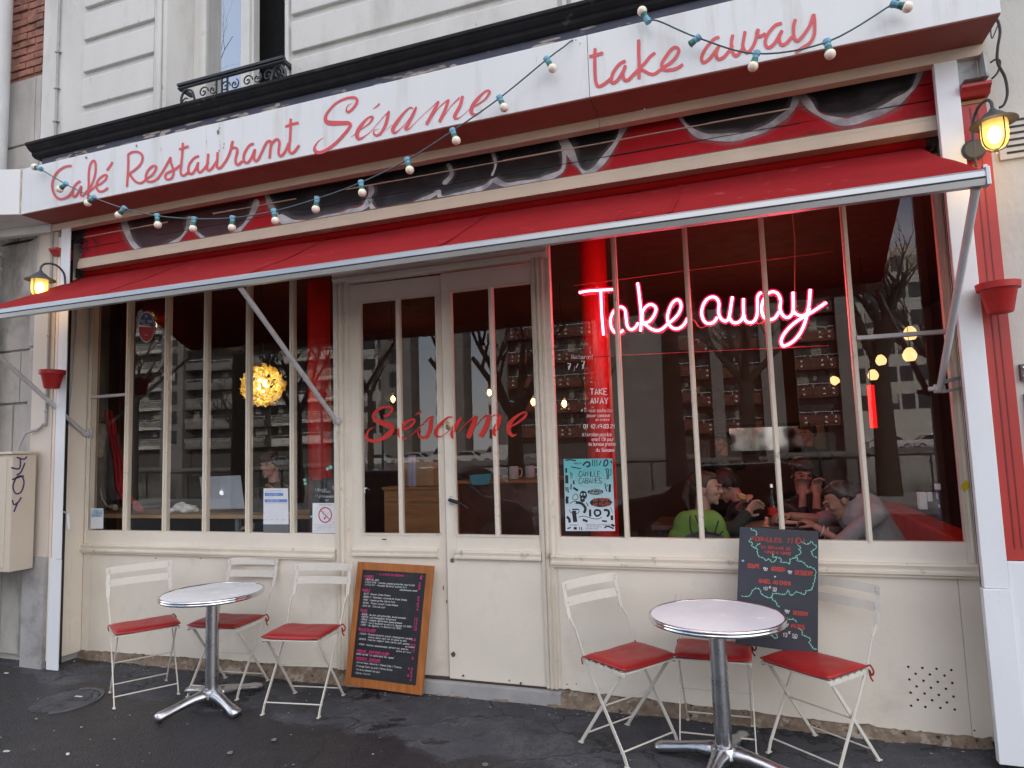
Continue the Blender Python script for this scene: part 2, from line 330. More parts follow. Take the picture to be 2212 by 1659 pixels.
# ------------------------------------------------------------------ ground
G = -.05
def asphalt():
    m = bpy.data.materials.new('wet_asphalt'); m.use_nodes = True; t = m.node_tree; b = t.nodes['Principled BSDF']; N = t.nodes.new; Lk = t.links.new
    tc = N('ShaderNodeTexCoord')
    def nse(sc, det=5, ro=.6, st=(1, 1, 1)):
        mp = N('ShaderNodeMapping'); mp.inputs['Scale'].default_value = st; Lk(tc.outputs['Object'], mp.inputs[0])
        n = N('ShaderNodeTexNoise'); n.inputs['Scale'].default_value = sc; n.inputs['Detail'].default_value = det; n.inputs['Roughness'].default_value = ro; Lk(mp.outputs[0], n.inputs['Vector']); return n.outputs[0]
    def ramp(s, p0, p1, c0, c1):
        r_ = N('ShaderNodeValToRGB'); e = r_.color_ramp.elements; e[0].position = p0; e[1].position = p1; e[0].color = (*c0, 1); e[1].color = (*c1, 1); Lk(s, r_.inputs[0]); return r_.outputs[0]
    def mix(f, a, c, mode='MIX'):
        x = N('ShaderNodeMixRGB'); x.blend_type = mode
        if isinstance(f, float): x.inputs[0].default_value = f
        else: Lk(f, x.inputs[0])
        Lk(a, x.inputs[1])
        if isinstance(c, tuple): x.inputs[2].default_value = (*c, 1)
        else: Lk(c, x.inputs[2])
        return x.outputs[0]
    dry = ramp(nse(2.2), .3, .72, (.036, .037, .044), (.062, .063, .071))
    dry = mix(ramp(nse(7, 6, .7), .45, .62, (0, 0, 0), (1, 1, 1)), dry, (.080, .080, .087))
    dry = mix(ramp(nse(38, 4, .7), .52, .60, (0, 0, 0), (1, 1, 1)), dry, (.040, .040, .046))
    dry = mix(ramp(nse(160, 2), .62, .72, (0, 0, 0), (1, 1, 1)), dry, (.14, .135, .13))
    dry = mix(ramp(nse(.9, 6, .7, (1, 2.5, 1)), .50, .60, (0, 0, 0), (1, 1, 1)), dry, (.052, .052, .062))
    # the wet film: all of the street side, with a ragged edge about 0.7 m from the wall, plus a few splashes
    sx = N('ShaderNodeSeparateXYZ'); Lk(tc.outputs['Object'], sx.inputs[0])
    ma = N('ShaderNodeMath'); ma.operation = 'MULTIPLY_ADD'; Lk(sx.outputs[1], ma.inputs[0]); ma.inputs[1].default_value = -1.0; ma.inputs[2].default_value = -.42
    mb_ = N('ShaderNodeMath'); mb_.operation = 'MULTIPLY_ADD'; Lk(sx.outputs[0], mb_.inputs[0]); mb_.inputs[1].default_value = -.10; Lk(ma.outputs[0], mb_.inputs[2])
    ad = N('ShaderNodeMath'); ad.operation = 'ADD'; Lk(mb_.outputs[0], ad.inputs[0]); Lk(nse(1.6, 7, .6), ad.inputs[1])
    wet1 = ramp(ad.outputs[0], .93, 1.0, (0, 0, 0), (1, 1, 1))
    wet2 = ramp(nse(3.6, 5, .6, (1, 1.8, 1)), .60, .63, (0, 0, 0), (1, 1, 1))
    wet = mix(1.0, wet1, wet2, 'LIGHTEN')
    wv = N('ShaderNodeMapping'); wv.inputs['Scale'].default_value = (1, 1.6, 1); Lk(tc.outputs['Object'], wv.inputs[0])
    ad2 = N('ShaderNodeVectorMath'); ad2.operation = 'ADD'; n3 = N('ShaderNodeTexNoise'); n3.inputs['Scale'].default_value = 3.5; n3.inputs['Detail'].default_value = 6; Lk(tc.outputs['Object'], n3.inputs['Vector'])
    sc3 = N('ShaderNodeVectorMath'); sc3.operation = 'SCALE'; sc3.inputs['Scale'].default_value = .55; Lk(n3.outputs['Color'], sc3.inputs[0]); Lk(wv.outputs[0], ad2.inputs[0]); Lk(sc3.outputs[0], ad2.inputs[1])
    v2 = N('ShaderNodeTexVoronoi'); v2.feature = 'DISTANCE_TO_EDGE'; v2.inputs['Scale'].default_value = .8; Lk(ad2.outputs[0], v2.inputs['Vector'])
    dry = mix(ramp(v2.outputs['Distance'], .003, .009, (1, 1, 1), (0, 0, 0)), dry, (.018, .018, .02))
    Lk(mix(wet, dry, mix(1.0, dry, (.34, .32, .34), 'MULTIPLY')), b.inputs['Base Color'])
    ro = ramp(wet, 0, 1, (.8,) * 3, (.36,) * 3); Lk(ro, b.inputs['Roughness']); b.inputs['Specular IOR Level'].default_value = .38
    bp = N('ShaderNodeBump'); bp.inputs['Strength'].default_value = 1.0; bp.inputs['Distance'].default_value = .012
    vo = N('ShaderNodeTexVoronoi'); vo.inputs['Scale'].default_value = 95; Lk(tc.outputs['Object'], vo.inputs['Vector'])
    h = mix(.5, mix(.5, nse(150, 3), vo.outputs['Distance']), nse(16, 6, .7)); Lk(h, bp.inputs['Height']); Lk(bp.outputs[0], b.inputs['Normal'])
    return m
ASPH = asphalt()
ROADM = pm('road_asphalt', (.06, .06, .062), .8, .2, 3, .6, 120)
KERBM = pm('kerb_granite', (.3, .29, .28), .8, .15, 10, .5, 80)
def gflat(x, y): return min(1, max(0, (math.hypot(x + 4.29, y + .73) - .3) / .3))
g = MB(); nx, ny = 130, 46
V = [[g.bm.verts.new((-9 + 13 * i / nx, -4.9 + 5.2 * j / ny, G + gflat(-9 + 13 * i / nx, -4.9 + 5.2 * j / ny) * (.006 * noise.noise(Vector((i * .19, j * .2, 0))) + .003 * noise.noise(Vector((i * .6, j * .7, 3)))))) for j in range(ny + 1)] for i in range(nx + 1)]
for i in range(nx):
    for j in range(ny): g.bm.faces.new((V[i][j], V[i + 1][j], V[i + 1][j + 1], V[i][j + 1]))
tag(g.build('pavement', ASPH, smooth='all'), kind='structure')
g = MB(); g.face([(-300, -400, -.19), (300, -400, -.19), (300, 200, -.19), (-300, 200, -.19)]); tag(g.build('ground', pm('quay_ground', (.34, .33, .31), .9, .2, .3), None), kind='structure')
g = MB(); g.face([(-9, -4.9, G - .02), (-40, -4.9, G - .02), (-40, .3, G - .02), (-9, .3, G - .02)]); g.face([(4, -4.9, G - .02), (40, -4.9, G - .02), (40, .3, G - .02), (4, .3, G - .02)])
tag(g.build('path', ASPH), kind='structure')
g = MB(); g.box(-60, 60, -5.05, -4.9, -.2, G + .004); tag(g.build('kerb', KERBM, bevel=.01), kind='structure')
g = MB(); g.face([(-200, -11.5, -.184), (200, -11.5, -.184), (200, -5.05, -.184), (-200, -5.05, -.184)]); tag(g.build('road', ROADM), kind='structure')
g = MB(); g.face([(-300, -60, -.183), (300, -60, -.183), (300, -17, -.183), (-300, -17, -.183)]); tag(g.build('water', pm('canal_water', (.02, .03, .028), .06, .2, 1, .3, 3)), kind='structure')
# round access cover
c0 = Vector((-4.29, -.73, G + .001)); cov = thing('manhole_cover', 'round worn metal cover set in the pavement left of the small table', 'manhole cover', c0)
g = MB(); g.lathe([(.0, .002), (.185, .002), (.19, .004), (.193, .0)], n=40); g.build('cover_plate', ASPH, cov, True)
g = MB(); g.lathe([(.20, .002), (.203, .007), (.222, .008), (.225, -.002)], n=40, a0=-60, a1=120); g.build('cover_rim', pm('cover_rim', (.06, .06, .062), .6, .3, 14, .6, 60), cov, True)
# flattened bottle caps and litter on the wet asphalt
for i, (u, v, r_) in enumerate([(592, 1600, .014), (497, 1628, .015), (1048, 1654, .015), (79, 1555, .008), (176, 1573, .008)]):
    p = mat_at(u, v, G); q = MB(); q.lathe([(0, .006), (r_ * .7, .006), (r_, .004), (r_ * 1.02, 0)], (p.x, p.y, G + .004), 14)
    tag(q.build('bottle_cap', pm('worn_tin', (.26, .25, .24), .45, .2, 60, metal=.6), None, True), ['flattened bottle cap on the wet pavement in front of the small table', 'flattened cap near the lower edge, left of centre', 'flat metal cap at the very bottom edge of the picture', 'tiny pale cap on the pavement by the far left wall', 'tiny pale cap left of the table foot on the wet pavement'][i], 'bottle cap', 'flattened caps on the pavement')
for i, (u, v, a, l, lab) in enumerate([(170, 1508, .2, .05, 'white paper scrap lying on the metal cover'), (14, 1457, .5, .03, 'white litter by the foot of the left wall'), (14, 1627, .4, .03, 'small white scrap at the lower left corner'), (146, 1633, -.5, .02, 'tiny white scrap on the wet asphalt lower left')]):
    p = mat_at(u, v, G); q = MB(); d = Vector((math.cos(a), math.sin(a), 0)) * l / 2; q.bar(p - d + Vector((0, 0, .012)), p + d + Vector((0, 0, .009)), .014, .004)
    tag(q.build('paper_scrap', pm('dirty_paper', (.45, .45, .45), .8)), lab, 'litter', 'litter on the pavement')
g = MB()
rnd = random.Random(3)
for i in range(240):
    x = rnd.uniform(-5.6, 1.3); y = rnd.uniform(-1.5, -.02); s_ = rnd.uniform(.0015, .0045)
    if i < 110: y = rnd.uniform(-.16, -.02)
    g.ell((x, y, G + .008), (s_ * rnd.uniform(.8, 2), s_, s_ * .6), None, 5, 4)
tag(g.build('grit', pm('grit', (.32, .3, .27), .9, .4, 200)), 'loose grit scattered along the foot of the wall', 'grit', kind='stuff')

# ------------------------------------------------------------------ the building the cafe is in
bld = thing('stone_building', 'stone apartment building with grooved blocks above the cafe', 'building', (0, 0, 0))
WY = -.2
def wallpiece(x0, x1, z0, z1, m, name='wall', y=WY, th=.5):
    q = MB(); q.box(x0, x1, y, y + th, z0, z1); return q.build(name, m, bld)
wallpiece(-5.46, -4.06, 3.76, 14, STONEW); wallpiece(-2.956, 3, 3.76, 14, STONEW)
wallpiece(-4.06, -2.956, 6.6, 14, STONEW); wallpiece(-4.06, -2.956, 3.76, 3.95, STONEW)
wallpiece(-12, -5.46, 4.82, 14, pm('old_brick', (.30, .15, .11), .9, .3, 14, .9, 50, dirt=(.5, .42, .36), ds=9, dt=.6), 'brick_wall', -.17)
wallpiece(-12, -5.46, -.3, 4.82, GREYST, 'block_wall', -.17)
wallpiece(-5.44, -5.34, -.3, 3.76, GREYST, 'block_wall', -.235, .4)
wallpiece(-5.34, -5.11, .78, 3.76, PINKR, 'pilaster_wall', -.28, .4); wallpiece(-5.345, -5.11, -.3, .78, BASEST, 'plinth', -.30, .4)
wallpiece(1.22, 8, -.3, 14, STONE, 'side_wall', -.205, .5)
wallpiece(-12, -5.09, 3.6, 14, DARKW, 'party_wall', .35, .2)
for q_ in ((-5.30, -5.25),): pass
# brick courses and broken stone joints as real relief
q = MB(); rnd = random.Random(5)
for k in range(40):
    z = 4.84 + k * .068
    for j in range(4):
        x = -5.98 + j * .2 + (k % 2) * .1
        q.box(x, x + .185, -.178 - rnd.uniform(0, .014), -.15, z + rnd.uniform(0, .006), z + .056)
q.build('brick_courses', pm('brick_face', (.28, .125, .09), .9, .35, 9, .9, 70, dirt=(.07, .055, .05), ds=4, dt=.5, dw=.2, dirt2=(.45, .4, .36), d2s=12, d2t=.66), bld, bevel=.004)
q = MB()
for z0, z1 in ((.0, .7), (.72, 1.33), (1.35, 1.98), (2.0, 2.42), (2.44, 2.8), (2.82, 3.35), (3.37, 3.75), (3.77, 4.2), (4.22, 4.8)):
    x = -6.4
    while x < -5.46:
        w_ = rnd.uniform(.3, .5); x1 = min(x + w_, -5.462)
        q.box(x, x1 - .012, -.19 - rnd.uniform(0, .012), -.16, z0, z1); x += w_
q.build('stone_blocks', GREYST, bld, bevel=.012)
q = MB(); zz = [(.0, .62), (.64, 1.33), (1.35, 2.42), (2.44, 2.83), (2.85, 3.36), (3.38, 3.74)]
for z0, z1 in zz: q.box(-5.438, -5.342, -.247 - rnd.uniform(0, .008), -.22, z0, z1)
q.build('corner_blocks', GREYST, bld, bevel=.01)
# grooved blocks (raised panels, the gaps between them are the grooves)
def blocks(x0, x1, zs, name):
    q = MB()
    for a, b in zip(zs[:-1], zs[1:]): q.box(x0, x1, WY - .028, WY + .01, a + .03, b - .03)
    return q.build(name, STONEW, bld, bevel=.008)
blocks(-4.955, -4.19, [3.8, 4.36, 4.655, 4.935, 5.22, 5.5, 5.8], 'stone_panel')
blocks(-2.90, -.93, [3.8, 4.345, 4.63, 4.915, 5.2, 5.5], 'stone_panel')
blocks(.1, 3.0, [3.8, 4.345, 4.63, 4.915, 5.2, 5.5], 'stone_panel')
q = MB()       # moulded architraves round the window
for x0, x1, d_ in ((-4.185, -4.165, .03), (-4.15, -4.11, .045), (-4.10, -4.062, .03), (-2.954, -2.925, .03)): q.box(x0, x1, WY - d_, WY + .01, 3.95, 6.5)
q.build('architrave', STONEW, bld, bevel=.006)
q = MB(); q.box(-.90, -.87, WY - .03, WY + .01, 3.9, 6); q.box(-.84, -.79, WY - .045, WY + .01, 3.9, 6); q.build('architrave', STONEW, bld, bevel=.006)
# window reveal
q = MB(); q.box(-4.10, -4.062, WY + .02, .12, 3.9, 6.6); q.box(-2.954, -2.93, WY + .02, .12, 3.9, 6.6); q.build('window_reveal', STONE, bld)
win = MB(); FY = .04
WINW = pm('window_white', (.62, .61, .58), .5, .05, 4, .1, 60, dirt=(.4, .38, .33), ds=8, dt=.66)
win.box(-4.06, -3.985, FY, FY + .06, 3.95, 6.6); win.box(-3.02, -2.956, FY, FY + .06, 3.95, 6.6); win.box(-3.985, -3.02, FY, FY + .06, 3.95, 4.0)
win.box(-3.56, -3.475, FY - .03, FY + .04, 4.0, 6.6); win.box(-3.985, -3.94, FY - .012, FY + .04, 4.0, 6.6)
uw = win.build('window', WINW, bld, bevel=.006)
q = MB(); q.box(-3.475, -3.45, FY - .01, FY + .06, 4.0, 6.6); q.build('casement', WINW, uw, bevel=.005)
q = MB(); q.face([(-3.94, FY + .012, 4.0), (-3.56, FY + .006, 4.0), (-3.56, FY + .006, 6.6), (-3.94, FY + .012, 6.6)]); q.build('pane', GLASSU, uw, recalc=False)
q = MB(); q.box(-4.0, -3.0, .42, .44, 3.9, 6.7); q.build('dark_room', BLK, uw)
q = MB()
for k in range(8): q.tube([(-3.93 + .03 * k, FY + .1 + .02 * (k % 2), 4.0), (-3.93 + .03 * k, FY + .1 + .02 * (k % 2), 6.6)], .017, 6)
q.build('curtain', pm('grey_curtain', (.05, .05, .052), .9, .2, 4), uw, True)
# forecourt roof slab so the street front lies in the building's shade
wallpiece(-12, 8, 13.6, 14, STONE, 'roof', -.19, 12); wallpiece(-12, 8, 3.3, 3.6, DARKW, 'floor_slab', -.17, 7)
wallpiece(-12, 8, 0, 14, STONE, 'rear_wall', 7, .4)

# iron window railing with scrolls
rail = thing('window_railing', 'black wrought iron railing with scrolls in front of the upstairs window', 'railing', (0, 0, 0))
RY = -.30
q = MB(); q.bar((-3.86, RY, 4.29), (-2.90, RY, 4.29), .036, .022); q.bar((-3.86, RY, 4.265), (-2.90, RY, 4.268), .024, .012); q.build('top_rail', IRON, rail, bevel=.004)
q = MB(); q.bar((-3.70, RY, 4.135), (-3.02, RY, 4.135), .012, .012); q.build('bottom_rail', IRON, rail)
q = MB()
def scroll(cx, cz, r0, s, turns=1.4, a0=0):
    pts = [(cx + s * r0 * (1 - t / 26) * math.cos(a0 + t / 24 * turns * 6.28), RY, cz + r0 * (1 - t / 26) * math.sin(a0 + t / 24 * turns * 6.28)) for t in range(25)]
    q.tube(pts, .0055, 5)
for cx in (-3.62, -3.42, -3.22, -3.04): scroll(cx, 4.19, .045, 1); scroll(cx + .085, 4.19, .04, -1, a0=2)
for s_, cx in ((1, -3.79), (-1, -2.93)):
    q.tube(cr([(cx + s_ * .09, RY, 4.14, 0)[:3], (cx + s_ * .06, RY, 4.22), (cx, RY, 4.24), (cx - s_ * .04, RY, 4.18), (cx - s_ * .02, RY, 4.08), (cx + s_ * .05, RY, 4.03)], 5), .009, 5); scroll(cx, 4.14, .04, s_, a0=1)
for cx in (-3.50, -3.40, -3.45): q.tube([(cx, RY, 4.02), (cx, RY, 4.26)], .008, 5)
q.tube(cr([(-3.58, RY, 4.12), (-3.52, RY, 4.05), (-3.45, RY, 4.10), (-3.38, RY, 4.05), (-3.32, RY, 4.12)], 5), .008, 5)
q.build('scrollwork', IRON, rail, True)
for x in (-3.85, -2.91): q = MB(); q.box(x - .012, x + .012, RY - .0, WY + .02, 4.255, 4.285); q.build('wall_bracket', IRON, rail, bevel=.004)

# black cornice over the sign
cor = thing('black_cornice', 'peeling black wooden cornice running above the white sign', 'cornice')
prof = [(-.2, 4.115), (-.30, 4.11), (-.365, 4.105), (-.365, 4.085), (-.35, 4.078), (-.348, 4.068), (-.325, 4.048), (-.31, 4.043), (-.305, 4.018), (-.285, 4.005), (-.27, 4.002), (-.2, 4.002)]
q = MB(); q.prism(prof, -5.40, 3.0, 'x')
q.build('moulding', BLACKW, cor)
q = MB(); q.box(-5.34, 3.0, -.262, -.2, 3.74, 4.004); q.build('frieze', FRIEZE, cor)
q = MB()
for i in range(34):
    x = rnd.uniform(-5.3, -.5) if i > 20 else rnd.uniform(-5.3, -3.0); z = rnd.uniform(3.94, 3.995); w_ = rnd.uniform(.03, .14); h_ = rnd.uniform(.008, .02)
    P = [(x + w_ * math.cos(a) * rnd.uniform(.6, 1), -.2632, z + h_ * math.sin(a) * rnd.uniform(.5, 1)) for a in [k * .7 for k in range(9)]]
    q.face(P)
q.build('peeled_patch', pm('bare_plaster', (.36, .31, .27), .9, .2, 30), cor)
# ------------------------------------------------------------------ shopfront joinery
shop = thing('cafe_shopfront', 'cream painted wooden cafe front with tall windows and double door', 'shopfront')
GY = .012
def sbox(name, m, boxes, bev=.003, par=None, label=None):
    q = MB()
    for b in boxes: q.box(*b)
    o = q.build(name, m, par or shop, bevel=bev)
    if label: o['label'] = label
    return o
ZG0, ZG1 = .945, 2.96
# masonry under the panels
q = MB(); n = 260; cols = []
for i in range(n + 1):
    x = -5.10 + 6.16 * i / n; c_ = []
    for j in range(6):
        z = G - .01 + .10 * j / 5; d_ = .035 * noise.noise(Vector((x * 9, j * .8, 1))) + .02 * noise.noise(Vector((x * 31, j * 2, 5)))
        c_.append(q.bm.verts.new((x, .012 - .055 * (1 - j / 5) ** 1.6 - max(d_, -.02) * (1 - j / 6), z)))
    cols.append(c_)
for i in range(n):
    for j in range(5): q.bm.faces.new((cols[i][j], cols[i + 1][j], cols[i + 1][j + 1], cols[i][j + 1]))
q.build('masonry_base', RUBBLE, shop, 'all')
q = MB(); q.box(-2.62, -1.13, -.035, .16, G - .02, .033); q.build('door_step', BASEST, shop, bevel=.008)
def panel(name, x0, x1, zb, label=None):       # lower boards with a slightly eaten bottom edge
    q = MB(); m_ = int((x1 - x0) / .02); bot = []
    for i in range(m_ + 1):
        x = x0 + (x1 - x0) * i / m_; t = i / m_
        bot.append((x, zb[0] * (1 - t) + zb[1] * t + max(0, .02 * noise.noise(Vector((x * 7, 0, 2))) + .012 * noise.noise(Vector((x * 26, 0, 7))))))
    q.prism([(x1, .77), (x0, .77)] + bot, 0, .03); o = q.build(name, CREAM, shop); 
    if label: o['label'] = label
    return o
panel('lower_panel', -5.088, -5.005, (.0, .0)); panel('lower_panel', -5.0, -2.70, (.008, .045)); panel('lower_panel', -1.128, .977, (.042, -.014)); panel('lower_panel', .979, 1.07, (-.018, -.02))
sbox('window_frame', CREAM, [(-5.09, -5.046, 0, .05, .84, 3.0), (-2.722, -2.70, 0, .05, .84, 3.0), (-5.046, -2.722, 0, .05, .80, ZG0), (-5.046, -2.722, 0, .05, ZG1, 3.0)])
sbox('window_frame', CREAM, [(-1.13, -1.11, 0, .05, .84, 3.0), (1.03, 1.07, 0, .05, .84, 3.0), (-1.11, 1.03, 0, .05, .80, ZG0), (-1.11, 1.03, 0, .05, ZG1, 3.0)])
for b_ in [(1.03, 1.036, -.006, .01, .95, 2.95), (-5.052, -5.046, -.006, .01, .95, 2.95), (1.052, 1.06, -.008, .0, .85, 2.98), (-5.078, -5.068, -.008, .0, .85, 2.98)]: sbox('bead', CREAMD, [b_], .001)
def mould(x0, x1, z=.80, name='sill_moulding'):
    q = MB(); P = [(0, z + .04), (-.022, z + .038), (-.030, z + .028), (-.022, z + .006), (-.022, z), (-.036, z - .004), (-.036, z - .016), (-.018, z - .022), (-.022, z - .032), (0, z - .036)]
    q.prism(P, x0, x1, 'x'); return q.build(name, CREAMD, shop)
mould(-5.12, -2.71); mould(-1.165, 1.075)
ML = [-4.658, -4.256, -3.867, -3.469, -3.078]; MR = [-.696, -.266, .165, .594]
def mullion(x, z0, z1, w=.028, par=None):
    q = MB(); q.prism([(x - w / 2, .045), (x - w / 2, .004), (x - w / 2 + .006, .004), (x - w / 4, -.012), (x + w / 4, -.012), (x + w / 2 - .006, .004), (x + w / 2, .004), (x + w / 2, .045)], z0, z1, 'z')
    return q.build('mullion', CREAMD, par or shop)
for x in ML + MR: mullion(x, ZG0, ZG1)
sbox('transom_bar', ALUW, [(-5.05, -4.67, -.012, .03, 2.012, 2.034)]); sbox('transom_bar', ALUW, [(.607, 1.035, -.012, .03, 2.022, 2.044)])
def panes(xs, z0, z1, par=None, y=GY):
    for a, b in zip(xs[:-1], xs[1:]):
        q = MB(); dy = random.uniform(-.0017, .0017); dz = random.uniform(-.0022, .0022)
        q.face([(a + .004, y - dy - dz, z0), (b - .004, y + dy - dz, z0), (b - .004, y + dy + dz, z1), (a + .004, y - dy + dz, z1)])
        q.build('pane', GLASS, par or shop, recalc=False)
panes([-5.046] + ML + [-2.722], ZG0, ZG1); panes([-1.11] + MR + [1.03], ZG0, ZG1)
# door casing
for x0, x1 in ((-2.70, -2.578), (-1.222, -1.13)):
    w_ = x1 - x0
    q = MB(); q.prism([(x0, .03), (x0, -.012), (x0 + w_ * .18, -.018), (x0 + w_ * .24, -.006), (x0 + w_ * .32, -.022), (x0 + w_ * .42, -.026), (x0 + w_ * .5, -.008), (x0 + w_ * .62, -.016), (x0 + w_ * .74, -.018), (x0 + w_ * .8, .0), (x1, .004), (x1, .03)], .045, 2.70, 'z')
    q.build('door_casing', CREAMD, shop)
sbox('door_header', CREAM, [(-2.70, -1.13, 0, .05, 2.70, 3.0)])
q = MB(); q.prism([(0, 2.80), (-.035, 2.795), (-.045, 2.78), (-.03, 2.765), (-.022, 2.745), (-.03, 2.735), (-.02, 2.715), (0, 2.70)], -2.71, -1.12, 'x'); q.build('header_moulding', CREAMD, shop)
sbox('header_board', CREAMD, [(-2.70, -1.13, -.01, .02, 2.86, 2.98)])
# door leaves: origin at the hinge; the left leaf stands very slightly ajar inwards
def leaf(name, hx, rz, x0, x1, ga, gb, label):
    o = bpy.data.objects.new(name, None); COL.objects.link(o); o.parent = shop; o.location = (hx, .006, 0); o.rotation_euler = (0, 0, rz); o['label'] = label
    X = lambda x: x - hx
    q = MB()
    for b in ((x0, ga, .0, .035, .045, 2.685), (gb, x1, .0, .035, .045, 2.685), (ga, gb, .0, .035, 2.55, 2.685), (ga, gb, .0, .035, .045, .95)): q.box(X(b[0]), X(b[1]), b[2], b[3], b[4], b[5])
    q.build('leaf_frame', CREAM, o, bevel=.002)
    q = MB(); bd = .012
    for b in ((ga - bd, ga, -.006, .0, .94, 2.56), (gb, gb + bd, -.006, .0, .94, 2.56), (ga, gb, -.006, .0, 2.55, 2.562), (ga, gb, -.006, .0, .938, .95)): q.box(X(b[0]), X(b[1]), b[2], b[3], b[4], b[5])
    q.build('glazing_bead', CREAMD, o)
    mx_ = (ga + gb) / 2; q = MB(); w_ = .03
    q.prism([(X(mx_) - w_ / 2, .035), (X(mx_) - w_ / 2, .004), (X(mx_) - w_ / 4, -.008), (X(mx_) + w_ / 4, -.008), (X(mx_) + w_ / 2, .004), (X(mx_) + w_ / 2, .035)], .95, 2.55, 'z'); q.build('mullion', CREAMD, o)
    for a, b in ((ga, mx_ - .014), (mx_ + .014, gb)):
        q = MB(); q.face([(X(a), .014, .95), (X(b), .014, .95), (X(b), .014, 2.55), (X(a), .014, 2.55)]); q.build('pane', GLASS, o, recalc=False)
    a_, b_ = (x0, x1 - .05) if name == 'door' and hx < -2 else (x0 + .06, x1)
    z = .82; q = MB(); q.prism([(0, z + .035), (-.02, z + .032), (-.026, z + .02), (-.02, z), (-.03, z - .004), (-.03, z - .018), (0, z - .025)], X(a_) + .006, X(b_) - .006, 'x'); q.build('kick_moulding', CREAMD, o, bevel=.002)
    return o
dl = leaf('door', -2.578, R(2.4), -2.578, -1.888, -2.502, -1.93, 'left leaf of the cafe door, glazed above a plain panel')
dr = leaf('door', -1.222, 0, -1.874, -1.222, -1.802, -1.237, 'right leaf of the cafe door with lock and black handle')
X = lambda x: x + 1.222
q = MB(); q.lathe([(0, -.006), (.014, -.006), (.017, -.004), (.019, 0)], (0, 0, 0), 20, (0, 1, 0)); bmesh.ops.scale(q.bm, vec=(1, 1, 1.5), verts=q.bm.verts); bmesh.ops.translate(q.bm, vec=(X(-1.845), -.002, 1.712 - .055), verts=q.bm.verts)
q.build('lock_plate', pm('brass', (.45, .38, .22), .35, .1, 30, metal=.9), dr, True)
q = MB(); q.lathe([(0, -.009), (.008, -.009), (.009, -.004)], (X(-1.845), -.003, 1.657), 14, (0, 1, 0)); q.build('lock_barrel', pm('brass_dark', (.16, .13, .08), .4, .1, 30, metal=.9), dr, True)
q = MB(); q.lathe([(0, -.005), (.012, -.005), (.016, 0)], (X(-1.835), -.002, .785), 16, (0, 1, 0)); q.build('keyhole', pm('brass', (0, 0, 0)), dr, True)
q = MB(); q.box(X(-1.845), X(-1.825), -.006, .0, 1.14, 1.20); q.build('handle_plate', ALUW, dr, bevel=.002)
q = MB(); q.tube([(X(-1.835), -.0, 1.175), (X(-1.835), -.03, 1.175)], .009, 8); q.tube([(X(-1.835), -.035, 1.175), (X(-1.80), -.04, 1.168), (X(-1.745), -.04, 1.150)], [.009, .012, .013], 8); q.tube([(X(-1.745), -.04, 1.150), (X(-1.70), -.038, 1.12)], .006, 6)
q.build('handle', BLK, dr, True)
sbox('threshold', DARKW, [(-2.57, -1.23, .0, .06, .035, .045)], 0)

# reveals, posts with the black shutter guide behind them
sbox('reveal', CREAM, [(-5.105, -5.09, -.165, .0, .0, 3.05), (-5.096, -5.086, -.10, -.085, .0, .74), (-5.109, -5.045, -.272, -.262, .0, 3.3)]); sbox('reveal', CREAM, [(1.07, 1.08, -.11, .0, .0, 3.05)])
sbox('shutter_guide', BLK, [(-5.104, -5.075, -.25, -.168, -.045, 3.3)], 0); sbox('shutter_guide', BLK, [(1.045, 1.12, -.26, -.11, -.045, 3.3)], 0)
sbox('post', WHITEP, [(-5.04, -4.94, -.30, -.292, .77, 3.36), (-5.052, -4.932, -.306, -.295, -.045, .768)], .003, label='left white shopfront post'); sbox('post', WHITEP, [(1.008, 1.108, -.30, -.26, .78, 3.36), (1.0, 1.112, -.306, -.26, -.0, .778)], .003, label='right white shopfront post')
# beam, shutter boards with spray paint
BOARD = pm('board_red', (.42, .012, .018), .6, .12, 5, .2, 60, dirt=(.16, .015, .018), ds=3.4, dt=.55, dw=.2, stretch=(1, 1, 2), spec=.2)
BLIND = pm('board_dark', (.05, .03, .03), .6, .2, 5)
sbox('lintel_beam', BEIGE, [(-4.94, 1.045, -.235, -.15, 3.03, 3.085), (-4.94, 1.045, -.225, -.15, 3.088, 3.112)], .003)
q = MB(); q.prism([(-.2, 3.112), (-.212, 3.112), (-.200, 3.20), (-.192, 3.20), (-.192, 3.206), (-.2, 3.206)], -4.935, 1.045, 'x'); q.prism([(-.19, 3.209), (-.2, 3.209), (-.188, 3.295), (-.175, 3.295), (-.175, 3.3)], -4.935, 1.045, 'x'); q.prism([(-.17, 3.303), (-.185, 3.303), (-.165, 3.41), (-.15, 3.41)], -4.935, 1.045, 'x')
q.build('shutter_board', BOARD, shop)
def jag(z, y, th, m, nm):
    x = -4.93; rr = random.Random(int(z * 100))
    while x < 1.0:
        w_ = rr.uniform(.15, .7); x1 = min(x + w_, 1.04)
        if rr.random() > .12: q = MB(); q.box(x, x1, y - rr.uniform(.002, .006), y + .01, z, z + th * rr.uniform(.6, 1.1)); q.build(nm, m, shop)
        x = x1
jag(3.296, -.192, .007, BEIGE, 'worn_edge'); jag(3.203, -.203, .004, pm('dark_joint', (.03, .02, .02), .8), 'board_joint'); jag(3.112, -.222, .005, pm('brown_edge', (.2, .1, .07), .7), 'worn_edge')
def board_y(z):       # front of the sloping boards
    if z < 3.20: return 4 - .212 + (z - 3.112) / .088 * .012
    if z < 3.297: return 4 - .2 + (z - 3.209) / .086 * .012
    return 4 - .185 + (z - 3.303) / .107 * .02
GSP = pm('spray_black', (.014, .011, .012), .4, .3, 5, dirt=(.03, .028, .03), ds=4, dt=.5); GMA = pm('spray_maroon', (.055, .016, .018), .45, .2, 4); GGR = pm('spray_grey', (.07, .068, .085), .5, .25, 3, dirt=(.13, .12, .13), ds=5, dt=.52, dw=.25)
